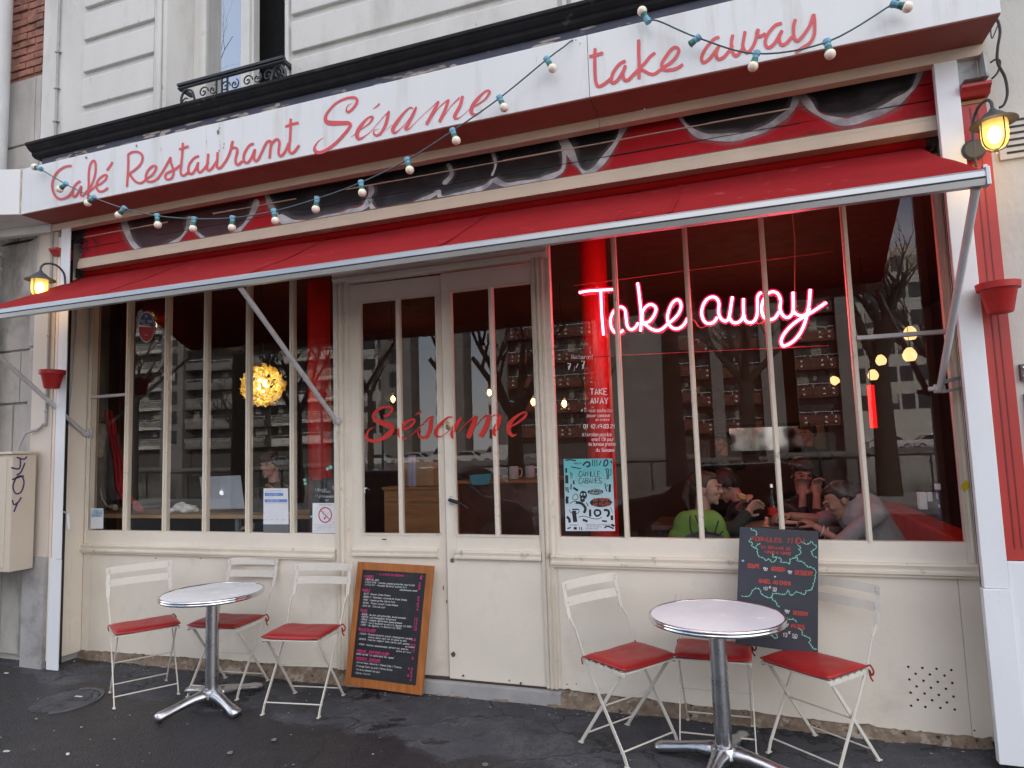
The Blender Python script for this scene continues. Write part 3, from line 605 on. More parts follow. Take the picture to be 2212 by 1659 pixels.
def spray_mat():
    m = bpy.data.materials.new('spray_white'); m.use_nodes = True; t = m.node_tree; b = t.nodes['Principled BSDF']; b.inputs['Roughness'].default_value = .6
    tc = t.nodes.new('ShaderNodeTexCoord'); n = t.nodes.new('ShaderNodeTexNoise'); n.inputs['Scale'].default_value = 9; n.inputs['Detail'].default_value = 5
    r_ = t.nodes.new('ShaderNodeValToRGB'); r_.color_ramp.elements[0].position = .34; r_.color_ramp.elements[0].color = (.26, .24, .25, 1); r_.color_ramp.elements[1].position = .62; r_.color_ramp.elements[1].color = (.62, .60, .61, 1)
    t.links.new(tc.outputs['Object'], n.inputs['Vector']); t.links.new(n.outputs[0], r_.inputs[0]); t.links.new(r_.outputs[0], b.inputs['Base Color']); return m
def haze_mat():
    m = bpy.data.materials.new('spray_overspray'); m.use_nodes = True; t = m.node_tree; b = t.nodes['Principled BSDF']; b.inputs['Base Color'].default_value = (.3, .28, .29, 1)
    at_ = t.nodes.new('ShaderNodeAttribute'); at_.attribute_name = 'fade'; mu = t.nodes.new('ShaderNodeMath'); mu.operation = 'MULTIPLY'; mu.inputs[1].default_value = .55
    t.links.new(at_.outputs['Fac'], mu.inputs[0]); t.links.new(mu.outputs[0], b.inputs['Alpha']); return m
GWH = spray_mat(); GHZ = haze_mat()
gr_lines = MB(); gr_haze = MB(); FL = gr_haze.bm.verts.layers.float.new('fade')
def onb(u, v, off):
    y = 3.80
    for _ in range(6): z = at(u, v, y).z; y = board_y(z) - off
    return at(u, v, y)
def spray_fill(poly, m, off=.0012):
    q = MB(); P = cr(poly, 1) if 0 else poly
    # clip into the three boards by sampling columns
    us = [p[0] for p in P]; u0, u1 = min(us), max(us); K = max(8, int((u1 - u0) / 2.5))
    def span(u):
        ys = []
        for (a, b), (c, d) in zip(P, P[1:] + P[:1]):
            if (a - u) * (c - u) < 0: ys.append(b + (d - b) * (u - a) / (c - a))
        return (min(ys), max(ys)) if len(ys) >= 2 else None
    prev = None
    for i in range(K + 1):
        u = u0 + .3 + (u1 - u0 - .6) * i / K; s_ = span(u)
        if s_:
            col_ = [onb(u, s_[0] + (s_[1] - s_[0]) * j / 14, off) for j in range(15)]
            vs = [q.bm.verts.new(p) for p in col_]
            if prev:
                for j in range(14):
                    if (col_[j].z - 3.297) * (col_[j + 1].z - 3.297) < 0 and 0: continue
                    q.bm.faces.new((prev[j], vs[j], vs[j + 1], prev[j + 1]))
            prev = vs
        else: prev = None
    return q.build('spray_paint', m, shop)
def spray_line(pts, w, off=.003):
    P = cr(pts, 5); L, Q, L2, Q2, C2 = [], [], [], [], []
    for i, (x, v) in enumerate(P):
        a = P[max(i - 1, 0)]; b = P[min(i + 1, len(P) - 1)]; dx, dy = b[0] - a[0], b[1] - a[1]; l = math.hypot(dx, dy) or 1
        ww = w * 1.35 * (.8 + .7 * noise.noise(Vector((i * .13, x * .02, 0)))) * (.5 if i in (0, len(P) - 1) else 1)
        nx, ny = -dy / l * ww / 2, dx / l * ww / 2
        L.append(onb(x + nx, v + ny, off)); Q.append(onb(x - nx, v - ny, off)); L2.append(onb(x + nx * 2.6, v + ny * 2.6, off - .001)); Q2.append(onb(x - nx * 2.6, v - ny * 2.6, off - .001)); C2.append(onb(x, v, off - .001))
    gr_lines.ribbon(L, Q)
    va = [gr_haze.bm.verts.new(p) for p in L2]; vb = [gr_haze.bm.verts.new(p) for p in C2]; vc = [gr_haze.bm.verts.new(p) for p in Q2]
    for v_ in vb: v_[FL] = 1.0
    for i in range(len(va) - 1): gr_haze.bm.faces.new((va[i], vb[i], vb[i + 1], va[i + 1])); gr_haze.bm.faces.new((vb[i], vc[i], vc[i + 1], vb[i + 1]))
Z1 = lambda *p: [(x / 3, y / 3) for x, y in p]
Z2 = lambda *p: [(x / 3 + 737.33, y / 3) for x, y in p]
Z3 = lambda *p: [(x / 3 + 1474.67, y / 3) for x, y in p]
spray_fill(Z1((780, 1380), (830, 1520), (880, 1590), (960, 1620), (1060, 1600), (1150, 1550), (1220, 1490), (1260, 1500), (1320, 1540), (1390, 1560), (1480, 1530), (1570, 1460), (1630, 1370), (1660, 1290), (1600, 1300), (1200, 1370)), GMA)
arc_bottom = Z1((1740, 1290), (1790, 1380), (1870, 1420), (2000, 1420), (2150, 1390)) + Z2((50, 1345), (120, 1325), (180, 1285), (230, 1345), (330, 1345), (450, 1310), (560, 1270), (620, 1235), (650, 1275), (720, 1270), (830, 1235), (930, 1195), (975, 1155), (1060, 1185), (1200, 1170), (1340, 1140), (1420, 1085))
spray_fill(arc_bottom + Z2((1440, 1000), (1425, 890), (0, 1180)) + Z1((2212, 1180), (1745, 1260)), GSP, .0012)
spray_fill(Z1((1800, 1395), (1870, 1430), (2000, 1430), (2150, 1400)) + Z2((50, 1352), (120, 1335), (180, 1300), (230, 1352), (330, 1352), (450, 1318), (560, 1282), (620, 1250), (650, 1285), (720, 1280), (830, 1245), (930, 1205), (975, 1175), (1060, 1195), (1200, 1180), (1340, 1152), (1425, 1090), (1425, 1172), (900, 1268), (0, 1412)) + Z1((2100, 1448), (1840, 1500)), GGR, .0018)
spray_fill(Z2((1430, 900), (1480, 980), (1530, 1060), (1580, 1115), (1640, 1080), (1720, 980), (1790, 880), (1825, 800)), GSP)
spray_fill(Z3((-10, 745), (40, 810), (120, 865), (240, 872), (380, 868), (520, 820), (620, 760), (690, 700), (735, 600)), GSP)
spray_fill(Z3((770, 590), (830, 670), (900, 730), (1010, 760), (1150, 750), (1270, 710), (1400, 640), (1490, 560), (1545, 425)), GSP)
for pts, w_ in ((Z1((790, 1390), (830, 1520), (880, 1600), (960, 1635), (1060, 1610), (1150, 1560), (1215, 1480), (1230, 1400)), 9), (Z1((1235, 1470), (1320, 1545), (1390, 1570), (1480, 1540), (1570, 1470), (1640, 1370), (1665, 1290)), 9),
                (Z1((1725, 1260), (1760, 1340), (1800, 1400)), 8), (Z1((1800, 1400), (1900, 1450), (2050, 1440), (2200, 1400)) + Z2((60, 1375), (150, 1340), (185, 1280)), 13), (Z2((190, 1200), (195, 1240), (185, 1280), (200, 1345), (260, 1375), (400, 1345), (520, 1300), (600, 1260), (620, 1240)), 9),
                (Z2((690, 1060), (715, 1130), (660, 1195)), 7), (Z2((970, 960), (1000, 1060), (975, 1140)), 7), (Z2((630, 1230), (640, 1275), (700, 1285), (850, 1240), (940, 1205), (985, 1160)), 9), (Z2((985, 1160), (1080, 1200), (1250, 1175), (1370, 1140), (1440, 1085), (1440, 940)), 10),
                (Z2((1420, 880), (1480, 980), (1530, 1070), (1590, 1125), (1660, 1080), (1740, 980), (1800, 890), (1835, 800)), 12), (Z3((-30, 735), (20, 810), (110, 875), (240, 890), (390, 882), (530, 835), (640, 765), (710, 700), (750, 590)), 13),
                (Z3((760, 590), (820, 680), (890, 745), (1010, 785), (1100, 785), (1270, 725), (1400, 650), (1500, 560), (1550, 430)), 13)):
    spray_line(pts, w_)
gr_lines.build('spray_outline', GWH, shop); gr_haze.build('spray_mist', GHZ, shop)
q = MB()
for pts in ([(155, 507), (175, 512), (160, 525), (190, 520), (176, 545)], [(178, 530), (172, 560), (190, 538), (196, 556)], [(200, 515), (210, 530), (205, 550)], [(212, 512), (204, 540)]):
    P = cr(pts, 4); q.ribbon([onb(a, b - 2.2, .002) for a, b in P], [onb(a, b + 2.2, .002) for a, b in P])
q.build('spray_tag', pm('tag_ink', (.03, .015, .04), .5), shop)
# ventilation holes and chips in the lower panels
q = MB()
for x, y in [(1462, 1003), (1553, 1010), (1645, 1016), (1741, 1024), (1510, 1048), (1602, 1053), (1697, 1060), (1469, 1085), (1561, 1093), (1653, 1101), (1747, 1108), (1516, 1130), (1609, 1139), (1706, 1146), (1477, 1170), (1568, 1176), (1660, 1185), (1755, 1196), (1524, 1217), (1617, 1220), (1712, 1234), (1481, 1255), (1573, 1263), (1670, 1269), (1763, 1280)]:
    p = at(x / 3 + 1474.67, y / 3 + 1106, 4); q.lathe([(0, .0012), (.006, .0012), (.0062, 0)], (p.x, -.0, p.z), 10, (0, -1, 0))
q.build('vent_holes', BLK, shop)
q = MB()
for x, y, a, b in [(979, 1414, 5, 8), (997, 1197, 4, 3), (1125, 1476, 3, 3), (1500, 1530, 2, 2), (830, 1165, 6, 1.5), (1510, 1208, 30, 1.2), (1900, 1225, 7, 4), (2074, 1228, 5, 3), (1001, 1459, 3, 3), (1100, 1470, 2, 2), (2105, 1578, 3, 2), (1245, 1477, 3, 1.5), (1225, 1478, 3, 1.5), (337, 1206, 3, 1), (434, 1206, 3, 1.2), (958, 1269, 1.5, 6), (965, 1300, 1.2, 5)]:
    P = []
    for k in range(9):
        r_ = random.uniform(.6, 1.15); p = at(x + a * r_ * math.cos(k * .698), y + b * r_ * math.sin(k * .698), 4); P.append((p.x, -.0015, p.z))
    q.face(P)
q.build('paint_chips', pm('chip_dark', (.09, .07, .06), .9, .3, 60), shop)
q = MB(); P = []
for k in range(12):
    p = at(2086 + 9 * math.cos(k * .52) * random.uniform(.7, 1.1), 1050 + 13 * math.sin(k * .52) * random.uniform(.7, 1.1), 3.985); P.append((p.x, -.0095, p.z))
q.face(P); q.build('yellow_splash', ink('yellow', (.6, .45, .0)), shop)
# word painted across the double door
q = MB()
def door_y(x):
    for a, b in ((-2.502, -2.232), (-2.20, -1.93), (-1.802, -1.535), (-1.505, -1.237)):
        if a < x < b: return 4 + .0165 + (math.tan(R(2.4)) * (x + 2.578) if x < -1.88 else 0)
    return 4 - .005 + (math.tan(R(2.4)) * (x + 2.578) if x < -1.88 else 0)
for st in ([(215, 462, 4), (150, 490, 16), (115, 550, 30), (130, 610, 38), (200, 630, 40), (290, 605, 44), (370, 560, 60), (420, 500, 60), (410, 450, 64), (340, 420, 64), (250, 390, 60), (200, 350, 40), (200, 310, 36), (250, 250, 34), (330, 215, 30), (400, 215, 32), (425, 245, 36), (400, 290, 30), (350, 325, 30), (320, 315, 20)],
           [(545, 500, 12), (600, 480, 26), (660, 440, 28), (700, 390, 26), (680, 365, 24), (620, 390, 34), (550, 450, 50), (510, 520, 56), (530, 580, 44), (570, 600, 30), (605, 595, 8)],
           [(640, 580, 8), (740, 480, 12), (830, 390, 16), (890, 330, 22)], [(910, 325, 30), (895, 420, 50), (880, 500, 50), (840, 580, 44), (780, 590, 28), (745, 550, 22), (745, 500, 8), (790, 515, 6)],
           [(775, 265, 26), (740, 295, 18), (710, 320, 6)], [(1170, 340, 10), (1110, 340, 20), (1040, 400, 34), (970, 480, 48), (960, 560, 44), (1020, 575, 12), (1100, 520, 10), (1180, 430, 10)],
           [(1270, 340, 30), (1220, 420, 50), (1160, 530, 50), (1160, 585, 30), (1190, 600, 10)], [(1240, 520, 8), (1330, 420, 12), (1430, 330, 20)], [(1450, 320, 40), (1410, 440, 60), (1350, 595, 60)],
           [(1400, 500, 6), (1500, 380, 12), (1580, 310, 22)], [(1600, 310, 40), (1580, 430, 58), (1500, 580, 60)], [(1560, 480, 6), (1640, 335, 12), (1735, 305, 26)], [(1745, 320, 44), (1715, 420, 60), (1670, 520, 60), (1690, 570, 22)],
           [(1850, 470, 8), (1950, 410, 26), (2040, 340, 32), (2060, 290, 28), (2020, 285, 24), (1930, 340, 36), (1860, 420, 56), (1850, 510, 50), (1890, 565, 36), (1945, 545, 8)], [(1180, 628, 16), (1190, 632, 16)]):
    trace(q, st, 3.2529, 1340, 1460, 4, yf=door_y)
o = q.build('door_lettering', pm('letter_red', (.66, .028, .020), .5, .08, 14), shop); o['label'] = 'red handwritten word Sésame painted across the double door'

# ------------------------------------------------------------------ the sign box
sign = thing('shop_sign', 'long white sign box with red script over the cafe front', 'sign')
SY0, SY1, SZ0, SZ1 = -.55, -.27, 3.40, 3.765
for x0, x1 in ((-5.14, -3.352), (-3.35, -.690), (-.687, 1.222)):
    q = MB(); q.box(x0, x1, SY0, SY1, SZ0 + .004, SZ1); q.build('sign_panel', SIGNW, sign, bevel=.003)
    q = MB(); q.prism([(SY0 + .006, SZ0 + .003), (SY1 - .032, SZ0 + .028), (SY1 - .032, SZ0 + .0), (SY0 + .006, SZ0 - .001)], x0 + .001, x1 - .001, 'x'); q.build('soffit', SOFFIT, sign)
q = MB(); q.box(-5.145, -.69, -.302, -.24, 3.345, 3.424); q.box(-.688, 1.235, -.302, -.24, 3.345, 3.424); q.build('rear_strip', BEIGE, sign, bevel=.002)
TY = 4 + SY0 - .002
q = MB()
A_ = dict(sc=3.45625, ox=160, oy=400, y=TY, wd=30)
for n_, st in enumerate(([(375, 768), (330, 768), (270, 785), (200, 835), (150, 905), (125, 985), (125, 1060), (145, 1125), (185, 1180), (235, 1195), (300, 1180), (350, 1140), (385, 1095)], [(490, 965), (450, 985), (405, 1040), (385, 1100), (385, 1150), (420, 1160), (460, 1110), (500, 1025)], [(500, 1025), (495, 1100), (500, 1150), (525, 1155), (560, 1110), (590, 1075), (640, 1000), (680, 870), (685, 750), (670, 705), (640, 710), (610, 770), (595, 880), (595, 1000), (590, 1100), (585, 1200)],
           [(590, 1110), (650, 1060), (700, 1022), (740, 1005), (800, 960), (830, 910), (820, 885), (780, 895), (720, 950), (695, 1020), (705, 1070), (740, 1100), (790, 1090), (845, 1050)], [(905, 715), (875, 765), (830, 825)],
           [(1108, 605), (1108, 750), (1100, 900), (1090, 1040)], [(1100, 628), (1150, 592), (1230, 585), (1285, 625), (1290, 690), (1255, 760), (1190, 820), (1125, 865)], [(1122, 868), (1165, 930), (1210, 975), (1260, 990), (1310, 968), (1345, 930), (1400, 900), (1450, 840), (1470, 785), (1445, 765), (1400, 785), (1350, 850), (1335, 920), (1355, 965), (1410, 970), (1480, 935), (1540, 860), (1600, 760), (1660, 650)],
           [(1655, 655), (1660, 720), (1685, 790), (1695, 850), (1680, 910), (1640, 940), (1600, 935), (1585, 900), (1610, 860), (1660, 835), (1720, 805), (1785, 750)], [(1815, 465), (1808, 600), (1795, 740), (1785, 830), (1800, 885), (1840, 885), (1890, 840)], [(1765, 555), (1820, 533), (1890, 510)])):
    if n_ == 5: o = q.build('sign_lettering', SIGNRED, sign); o['label'] = 'red painted word Café'; q = MB()
    trace(q, st, **A_)
A_ = dict(sc=3.45625, ox=640, oy=360, y=TY, wd=33)
for n_, st in enumerate(([(370, 778), (310, 800), (250, 870), (228, 940), (240, 1000), (280, 1005), (320, 950), (358, 860)], [(357, 855), (347, 930), (365, 985), (395, 980), (450, 920), (490, 850)], [(487, 745), (480, 830), (472, 900), (478, 955), (510, 960), (560, 900), (605, 825)], [(607, 725), (603, 830), (597, 900), (615, 935), (655, 920), (720, 830), (770, 720), (802, 590)], [(805, 580), (785, 650), (800, 668), (845, 672), (865, 705), (850, 770), (840, 830), (850, 880), (880, 885), (930, 840)],
           [(1080, 615), (1020, 640), (965, 720), (945, 790), (955, 850), (1000, 860), (1045, 800), (1090, 690)], [(1092, 685), (1080, 770), (1085, 830), (1120, 835), (1160, 770), (1220, 640), (1255, 590), (1290, 583), (1300, 620), (1290, 700), (1281, 810)], [(1288, 660), (1330, 590), (1380, 560), (1408, 600), (1400, 690), (1400, 750), (1420, 775), (1460, 750), (1510, 660), (1527, 610)], [(1555, 290), (1552, 420), (1545, 560), (1535, 650), (1540, 720), (1570, 740), (1610, 710), (1665, 635)], [(1483, 400), (1560, 368), (1658, 345)])):
    trace(q, st, **A_)
o = q.build('sign_lettering', SIGNRED, sign); o['label'] = 'red painted word Restaurant'; q = MB()
A_ = dict(sc=2.765, ox=1140, oy=240, y=TY)
for n_, st in enumerate(([(205, 762, 3), (150, 800, 10), (112, 855, 22), (115, 900, 36), (165, 918, 36), (250, 880, 34), (350, 800, 34), (440, 700, 34), (478, 640, 34), (460, 612, 40), (380, 612, 46), (290, 612, 50), (235, 600, 46), (222, 550, 32), (260, 480, 26), (340, 400, 24), (440, 355, 26), (520, 348, 28), (550, 375, 30), (530, 430, 28), (480, 485, 26), (450, 495, 26), (438, 470, 14), (455, 430, 8), (490, 408, 4)],
           [(485, 760, 4), (540, 715, 8), (600, 670, 12), (670, 620, 16), (708, 570, 24), (705, 545, 22), (660, 560, 20), (600, 625, 34), (555, 700, 40), (550, 755, 40), (580, 775, 28), (640, 740, 10), (700, 690, 6), (760, 620, 6), (830, 540, 8), (880, 490, 12)], [(880, 485, 26), (865, 560, 34), (840, 640, 32), (800, 710, 28), (755, 740, 24), (722, 720, 18), (730, 685, 8), (780, 670, 3)],
           [(785, 408, 18), (750, 440, 12), (712, 465, 4)], [(840, 690, 3), (910, 630, 6)], [(1130, 462, 12), (1100, 450, 14), (1040, 500, 22), (970, 590, 34), (925, 660, 38), (922, 700, 34), (950, 708, 18), (1010, 660, 8), (1080, 580, 6), (1150, 470, 10)], [(1165, 442, 20), (1130, 520, 32), (1080, 620, 34), (1052, 668, 30), (1085, 672, 12), (1140, 620, 6), (1230, 530, 5), (1320, 450, 6), (1385, 390, 10)],
           [(1395, 382, 24), (1360, 460, 32), (1310, 550, 32), (1268, 625, 32)], [(1320, 560, 4), (1400, 450, 8), (1485, 375, 14)], [(1500, 365, 28), (1460, 480, 32), (1402, 602, 34)], [(1440, 560, 4), (1520, 440, 8), (1615, 345, 16)], [(1645, 328, 30), (1618, 430, 34), (1565, 530, 36), (1570, 565, 26), (1620, 550, 8), (1710, 475, 5), (1780, 430, 14), (1870, 370, 18), (1922, 300, 26), (1912, 274, 22), (1870, 290, 20), (1790, 370, 34), (1740, 450, 40), (1735, 500, 38), (1765, 522, 28), (1810, 510, 10), (1845, 470, 4)])):
    trace(q, st, **A_)
o = q.build('sign_lettering', SIGNRED, sign); o['label'] = 'red painted word Sésame'; q = MB()
A_ = dict(sc=2.30417, ox=2160, oy=0, y=TY, wd=29)
for n_, st in enumerate(([(165, 415), (162, 520), (165, 640), (175, 720), (200, 745), (250, 720), (305, 675)], [(115, 490), (170, 475), (235, 455)], [(430, 525), (380, 550), (325, 620), (305, 690), (320, 715), (360, 690), (410, 610), (428, 565)], [(428, 562), (405, 640), (418, 685), (450, 690), (500, 640), (540, 600)], [(542, 340), (542, 450), (546, 560), (545, 680)], [(685, 455), (640, 490), (600, 540), (556, 590), (590, 612), (630, 635), (675, 640), (720, 610), (770, 572), (820, 540), (865, 490), (888, 440), (870, 410), (830, 420), (775, 490), (742, 550), (752, 598), (800, 605), (870, 590), (925, 555)],
           [(1240, 320), (1190, 340), (1120, 420), (1085, 500), (1105, 540), (1160, 500), (1220, 420), (1242, 385)], [(1237, 392), (1212, 460), (1230, 510), (1280, 490), (1330, 430), (1355, 390)], [(1355, 297), (1343, 370), (1350, 440), (1380, 480), (1420, 450), (1450, 400)], [(1462, 268), (1447, 350), (1442, 400), (1460, 440), (1490, 450), (1530, 400), (1560, 320), (1575, 252), (1562, 290), (1590, 312), (1640, 288)],
           [(1780, 200), (1720, 220), (1655, 300), (1635, 370), (1660, 410), (1710, 380), (1760, 300), (1782, 260)], [(1778, 265), (1755, 330), (1775, 385), (1820, 370), (1868, 315)], [(1897, 163), (1880, 230), (1885, 320), (1915, 350), (1960, 310), (2020, 220), (2053, 120)], [(2055, 118), (2063, 200), (2058, 300), (2020, 370), (1960, 410), (1895, 452)])):
    if n_ == 6: o = q.build('sign_lettering', SIGNRED, sign); o['label'] = 'red painted word take'; q = MB()
    trace(q, st, **A_)
o = q.build('sign_lettering', SIGNRED, sign); o['label'] = 'red painted word away'
q = MB()
for u, v, a in [(471, 285, 4), (474, 277, 2), (484, 311, 1.5), (483, 319, 2), (473, 325, 2), (1253, 94, 1.5), (1266, 211, 1.5), (186, 340, 3), (295, 315, 3), (1392, 236, 2)]:
    P = [at(u + a * math.cos(k) * random.uniform(.5, 1), v + a * 1.6 * math.sin(k) * random.uniform(.5, 1), TY) for k in range(6)]
    q.face(P)
q.build('rust_marks', pm('rust_grey', (.2, .17, .14), .8, .3, 50), sign)
# neighbour's sign box at the left
nb = thing('neighbour_sign_box', 'plain white box of the next shop meeting the cafe sign at the left edge', 'sign box')
q = MB(); P = [(-5.148, -.552), (-5.148, -.30), (-6.2, -.45), (-6.2, -.95)]
q.prism(P, 3.405, 3.765, 'z'); q.build('box_body', SIGNW, nb, bevel=.003)
q = MB(); q.prism([(-5.148, -.31), (-5.148, -.26), (-6.2, -.4), (-6.2, -.46)], 3.34, 3.404, 'z'); q.build('box_strip', SIGNW, nb)
q = MB(); q.box(-5.152, -5.141, -.556, -.545, 3.40, 3.77); q.build('corner_trim', pm('rust_trim', (.5, .42, .34), .7, .3, 12), nb)
# ------------------------------------------------------------------ awning
awn = thing('awning', 'red canvas awning pulled half out over the cafe windows on three straight arms', 'awning')
AX0, AX1 = -5.02, .985
q = MB(); cyl = []; nseg = 14; NX = 200
rows = [(-.105, 2.990), (-.15, 2.983), (-.185, 2.968)] + [(-.185 - .80 * t / 10, 2.968 - .438 * t / 10 - .012 * math.sin(math.pi * t / 10)) for t in range(1, 11)]
V = []
for i in range(NX + 1):
    x = AX0 + (AX1 - .03 - AX0) * i / NX
    V.append([q.bm.verts.new((x, y, z + .016 * noise.noise(Vector((x * 1.1, y * 2, 0))) * min(1, j / 4) + .013 * noise.noise(Vector((x * 1.6 + y * 5, y * 4, 4))) * min(1, j / 4) * (1 - j / 14) + .009 * noise.noise(Vector((x * 6 + y * 9, y * 3, 8))) * (1 - abs(j - 7) / 8) + .004 * noise.noise(Vector((x * 17 + y * 5, y * 2, 2))) * max(0, j - 8) / 4)) for j, (y, z) in enumerate(rows)])
for i in range(NX):
    for j in range(len(rows) - 1): q.bm.faces.new((V[i][j], V[i + 1][j], V[i + 1][j + 1], V[i][j + 1]))
o = q.build('canopy', AWN, awn, 'all'); sm = o.modifiers.new('thickness', 'SOLIDIFY'); sm.thickness = .0015
q = MB(); q.tube([(AX0 + .03, -.10, 3.034), (AX1 - .0, -.10, 3.034)], .043, 20); q.build('roller', AWND, awn, True)
q = MB(); q.tube([(AX0 - .04, -.10, 3.034), (AX0 + .03, -.10, 3.034)], .03, 14); q.box(AX0 - .05, AX0 - .035, -.15, -.02, 2.99, 3.07); q.build('roller_bracket', pm('dark_steel', (.08, .075, .07), .5, .2, 20, metal=.5), awn, True); q = MB(); q.box(AX1 + .03, AX1 + .045, -.15, -.02, 2.99, 3.07); q.tube([(AX1, -.10, 3.034), (AX1 + .04, -.10, 3.034)], .03, 14); q.build('roller_bracket', pm('dark_steel', (.08, .075, .07), .5, .2, 20, metal=.5), awn, True)
q = MB()
for x in (-3.86, -2.66, -1.46, -.26):
    q.ribbon([(x - .011, y, z + .0052 + .016 * noise.noise(Vector((x * 1.1, y * 2, 0))) * min(1, j / 4) + .013 * noise.noise(Vector((x * 1.6 + y * 5, y * 4, 4))) * min(1, j / 4) * (1 - j / 14)) for j, (y, z) in enumerate(rows)], [(x + .011, y, z + .0052 + .016 * noise.noise(Vector((x * 1.1, y * 2, 0))) * min(1, j / 4) + .013 * noise.noise(Vector((x * 1.6 + y * 5, y * 4, 4))) * min(1, j / 4) * (1 - j / 14)) for j, (y, z) in enumerate(rows)])
q.build('seam', pm('seam_red', (.22, .008, .011), .95, .1, 40, .3, 300, spec=.1), awn, 'all')
BY, BZ = -1.0, 2.495
prof = [(BY + .02, BZ + .038), (BY - .005, BZ + .036), (BY - .018, BZ + .025), (BY - .020, BZ + .003), (BY - .016, BZ + .000), (BY - .016, BZ - .003), (BY - .020, BZ - .006), (BY - .014, BZ - .030), (BY + .02, BZ - .030)]
q = MB(); q.prism(prof, AX0 - .03, AX1 - .035, 'x'); q.build('front_bar', ALU, awn)
q = MB(); q.box(AX0 - .03, AX1 - .036, BY - .0185, BY - .012, BZ - .0035, BZ + .0005); q.build('bar_seam', BLK, awn)
q = MB(); q.prism([(BY + .024, BZ + .042), (BY - .024, BZ + .040), (BY - .026, BZ - .034), (BY + .024, BZ - .034)], AX1 - .035, AX1 - .02, 'x'); q.box(AX1 - .035, AX1 - .02, BY + .0, BY + .024, BZ + .03, BZ + .056); q.build('end_cap', ALU, awn, bevel=.002)
for i, (ax, ay, az, bx) in enumerate(((-5.06, -.03, 1.725, -5.02), (-2.672, -.03, 1.722, -2.672), (.952, -.10, 1.73, .925))):
    q = MB(); q.tube([(ax, ay - .01, az), (bx, BY + .02, BZ - .03)], .0165, 12); a = q.build('arm', ALUW, awn, True)
    q = MB(); s_ = 1 if i < 2 else -1
    if i < 2: q.box(ax - .03, ax + .035, -.006, .0, az - .04, az + .04)
    q.tube([(ax - .022 * s_, ay, az), (ax + .024 * s_, ay, az)], .023, 14); q.tube([(ax + .024, ay, az), (ax + .034, ay, az)] if i < 2 else [(ax - .02, ay, az), (ax - .05, ay, az)], .012, 10)
    if i < 2: q.box(ax - .028, ax - .018, ay - .01, 0, az - .018, az + .018)
    else: q.bar((ax + .01, ay - .0, az + .03), (1.075, -.07, az + .055), .018, .02); q.bar((ax + .01, ay, az - .018), (1.075, -.07, az + .0), .018, .014)
    q.build('arm_bracket', ALUW, a, True, bevel=.002)
q = MB(); q.tube(cr([(-5.075, -.125, 2.75), (-5.07, -.13, 2.5), (-5.085, -.15, 1.9), (-5.09, -.19, 1.4), (-5.088, -.20, 1.12)], 6), .008, 8); q.tube([(-5.088, -.20, 1.12), (-5.03, -.22, 1.115), (-4.985, -.22, 1.10)], .006, 8); q.tube([(-4.985, -.22, 1.10), (-4.965, -.225, .985)], .012, 10)
cr_ = q.build('crank', WHITEP, awn, True); cr_['label'] = 'white hand crank hanging at the left end of the awning'

# ------------------------------------------------------------------ lanterns
AMB = bpy.data.materials.new('ribbed_lamp_glass'); AMB.use_nodes = True; t = AMB.node_tree; t.nodes.clear()
o_ = t.nodes.new('ShaderNodeOutputMaterial'); m1 = t.nodes.new('ShaderNodeMixShader'); m2 = t.nodes.new('ShaderNodeAddShader'); tr = t.nodes.new('ShaderNodeBsdfTransparent'); tl = t.nodes.new('ShaderNodeBsdfTranslucent'); gl = t.nodes.new('ShaderNodeBsdfGlossy')
tr.inputs[0].default_value = (1, .86, .5, 1); tl.inputs[0].default_value = (.9, .7, .3, 1); gl.inputs[0].default_value = (.5, .5, .45, 1); gl.inputs['Roughness'].default_value = .15
m1.inputs[0].default_value = .5; m3 = t.nodes.new('ShaderNodeMixShader'); m3.inputs[0].default_value = .12
t.links.new(tr.outputs[0], m1.inputs[1]); t.links.new(tl.outputs[0], m1.inputs[2]); t.links.new(m1.outputs[0], m3.inputs[1]); t.links.new(gl.outputs[0], m3.inputs[2]); t.links.new(m3.outputs[0], o_.inputs[0])
BULB = emis('lantern_bulb', (1, .74, .38), 9)
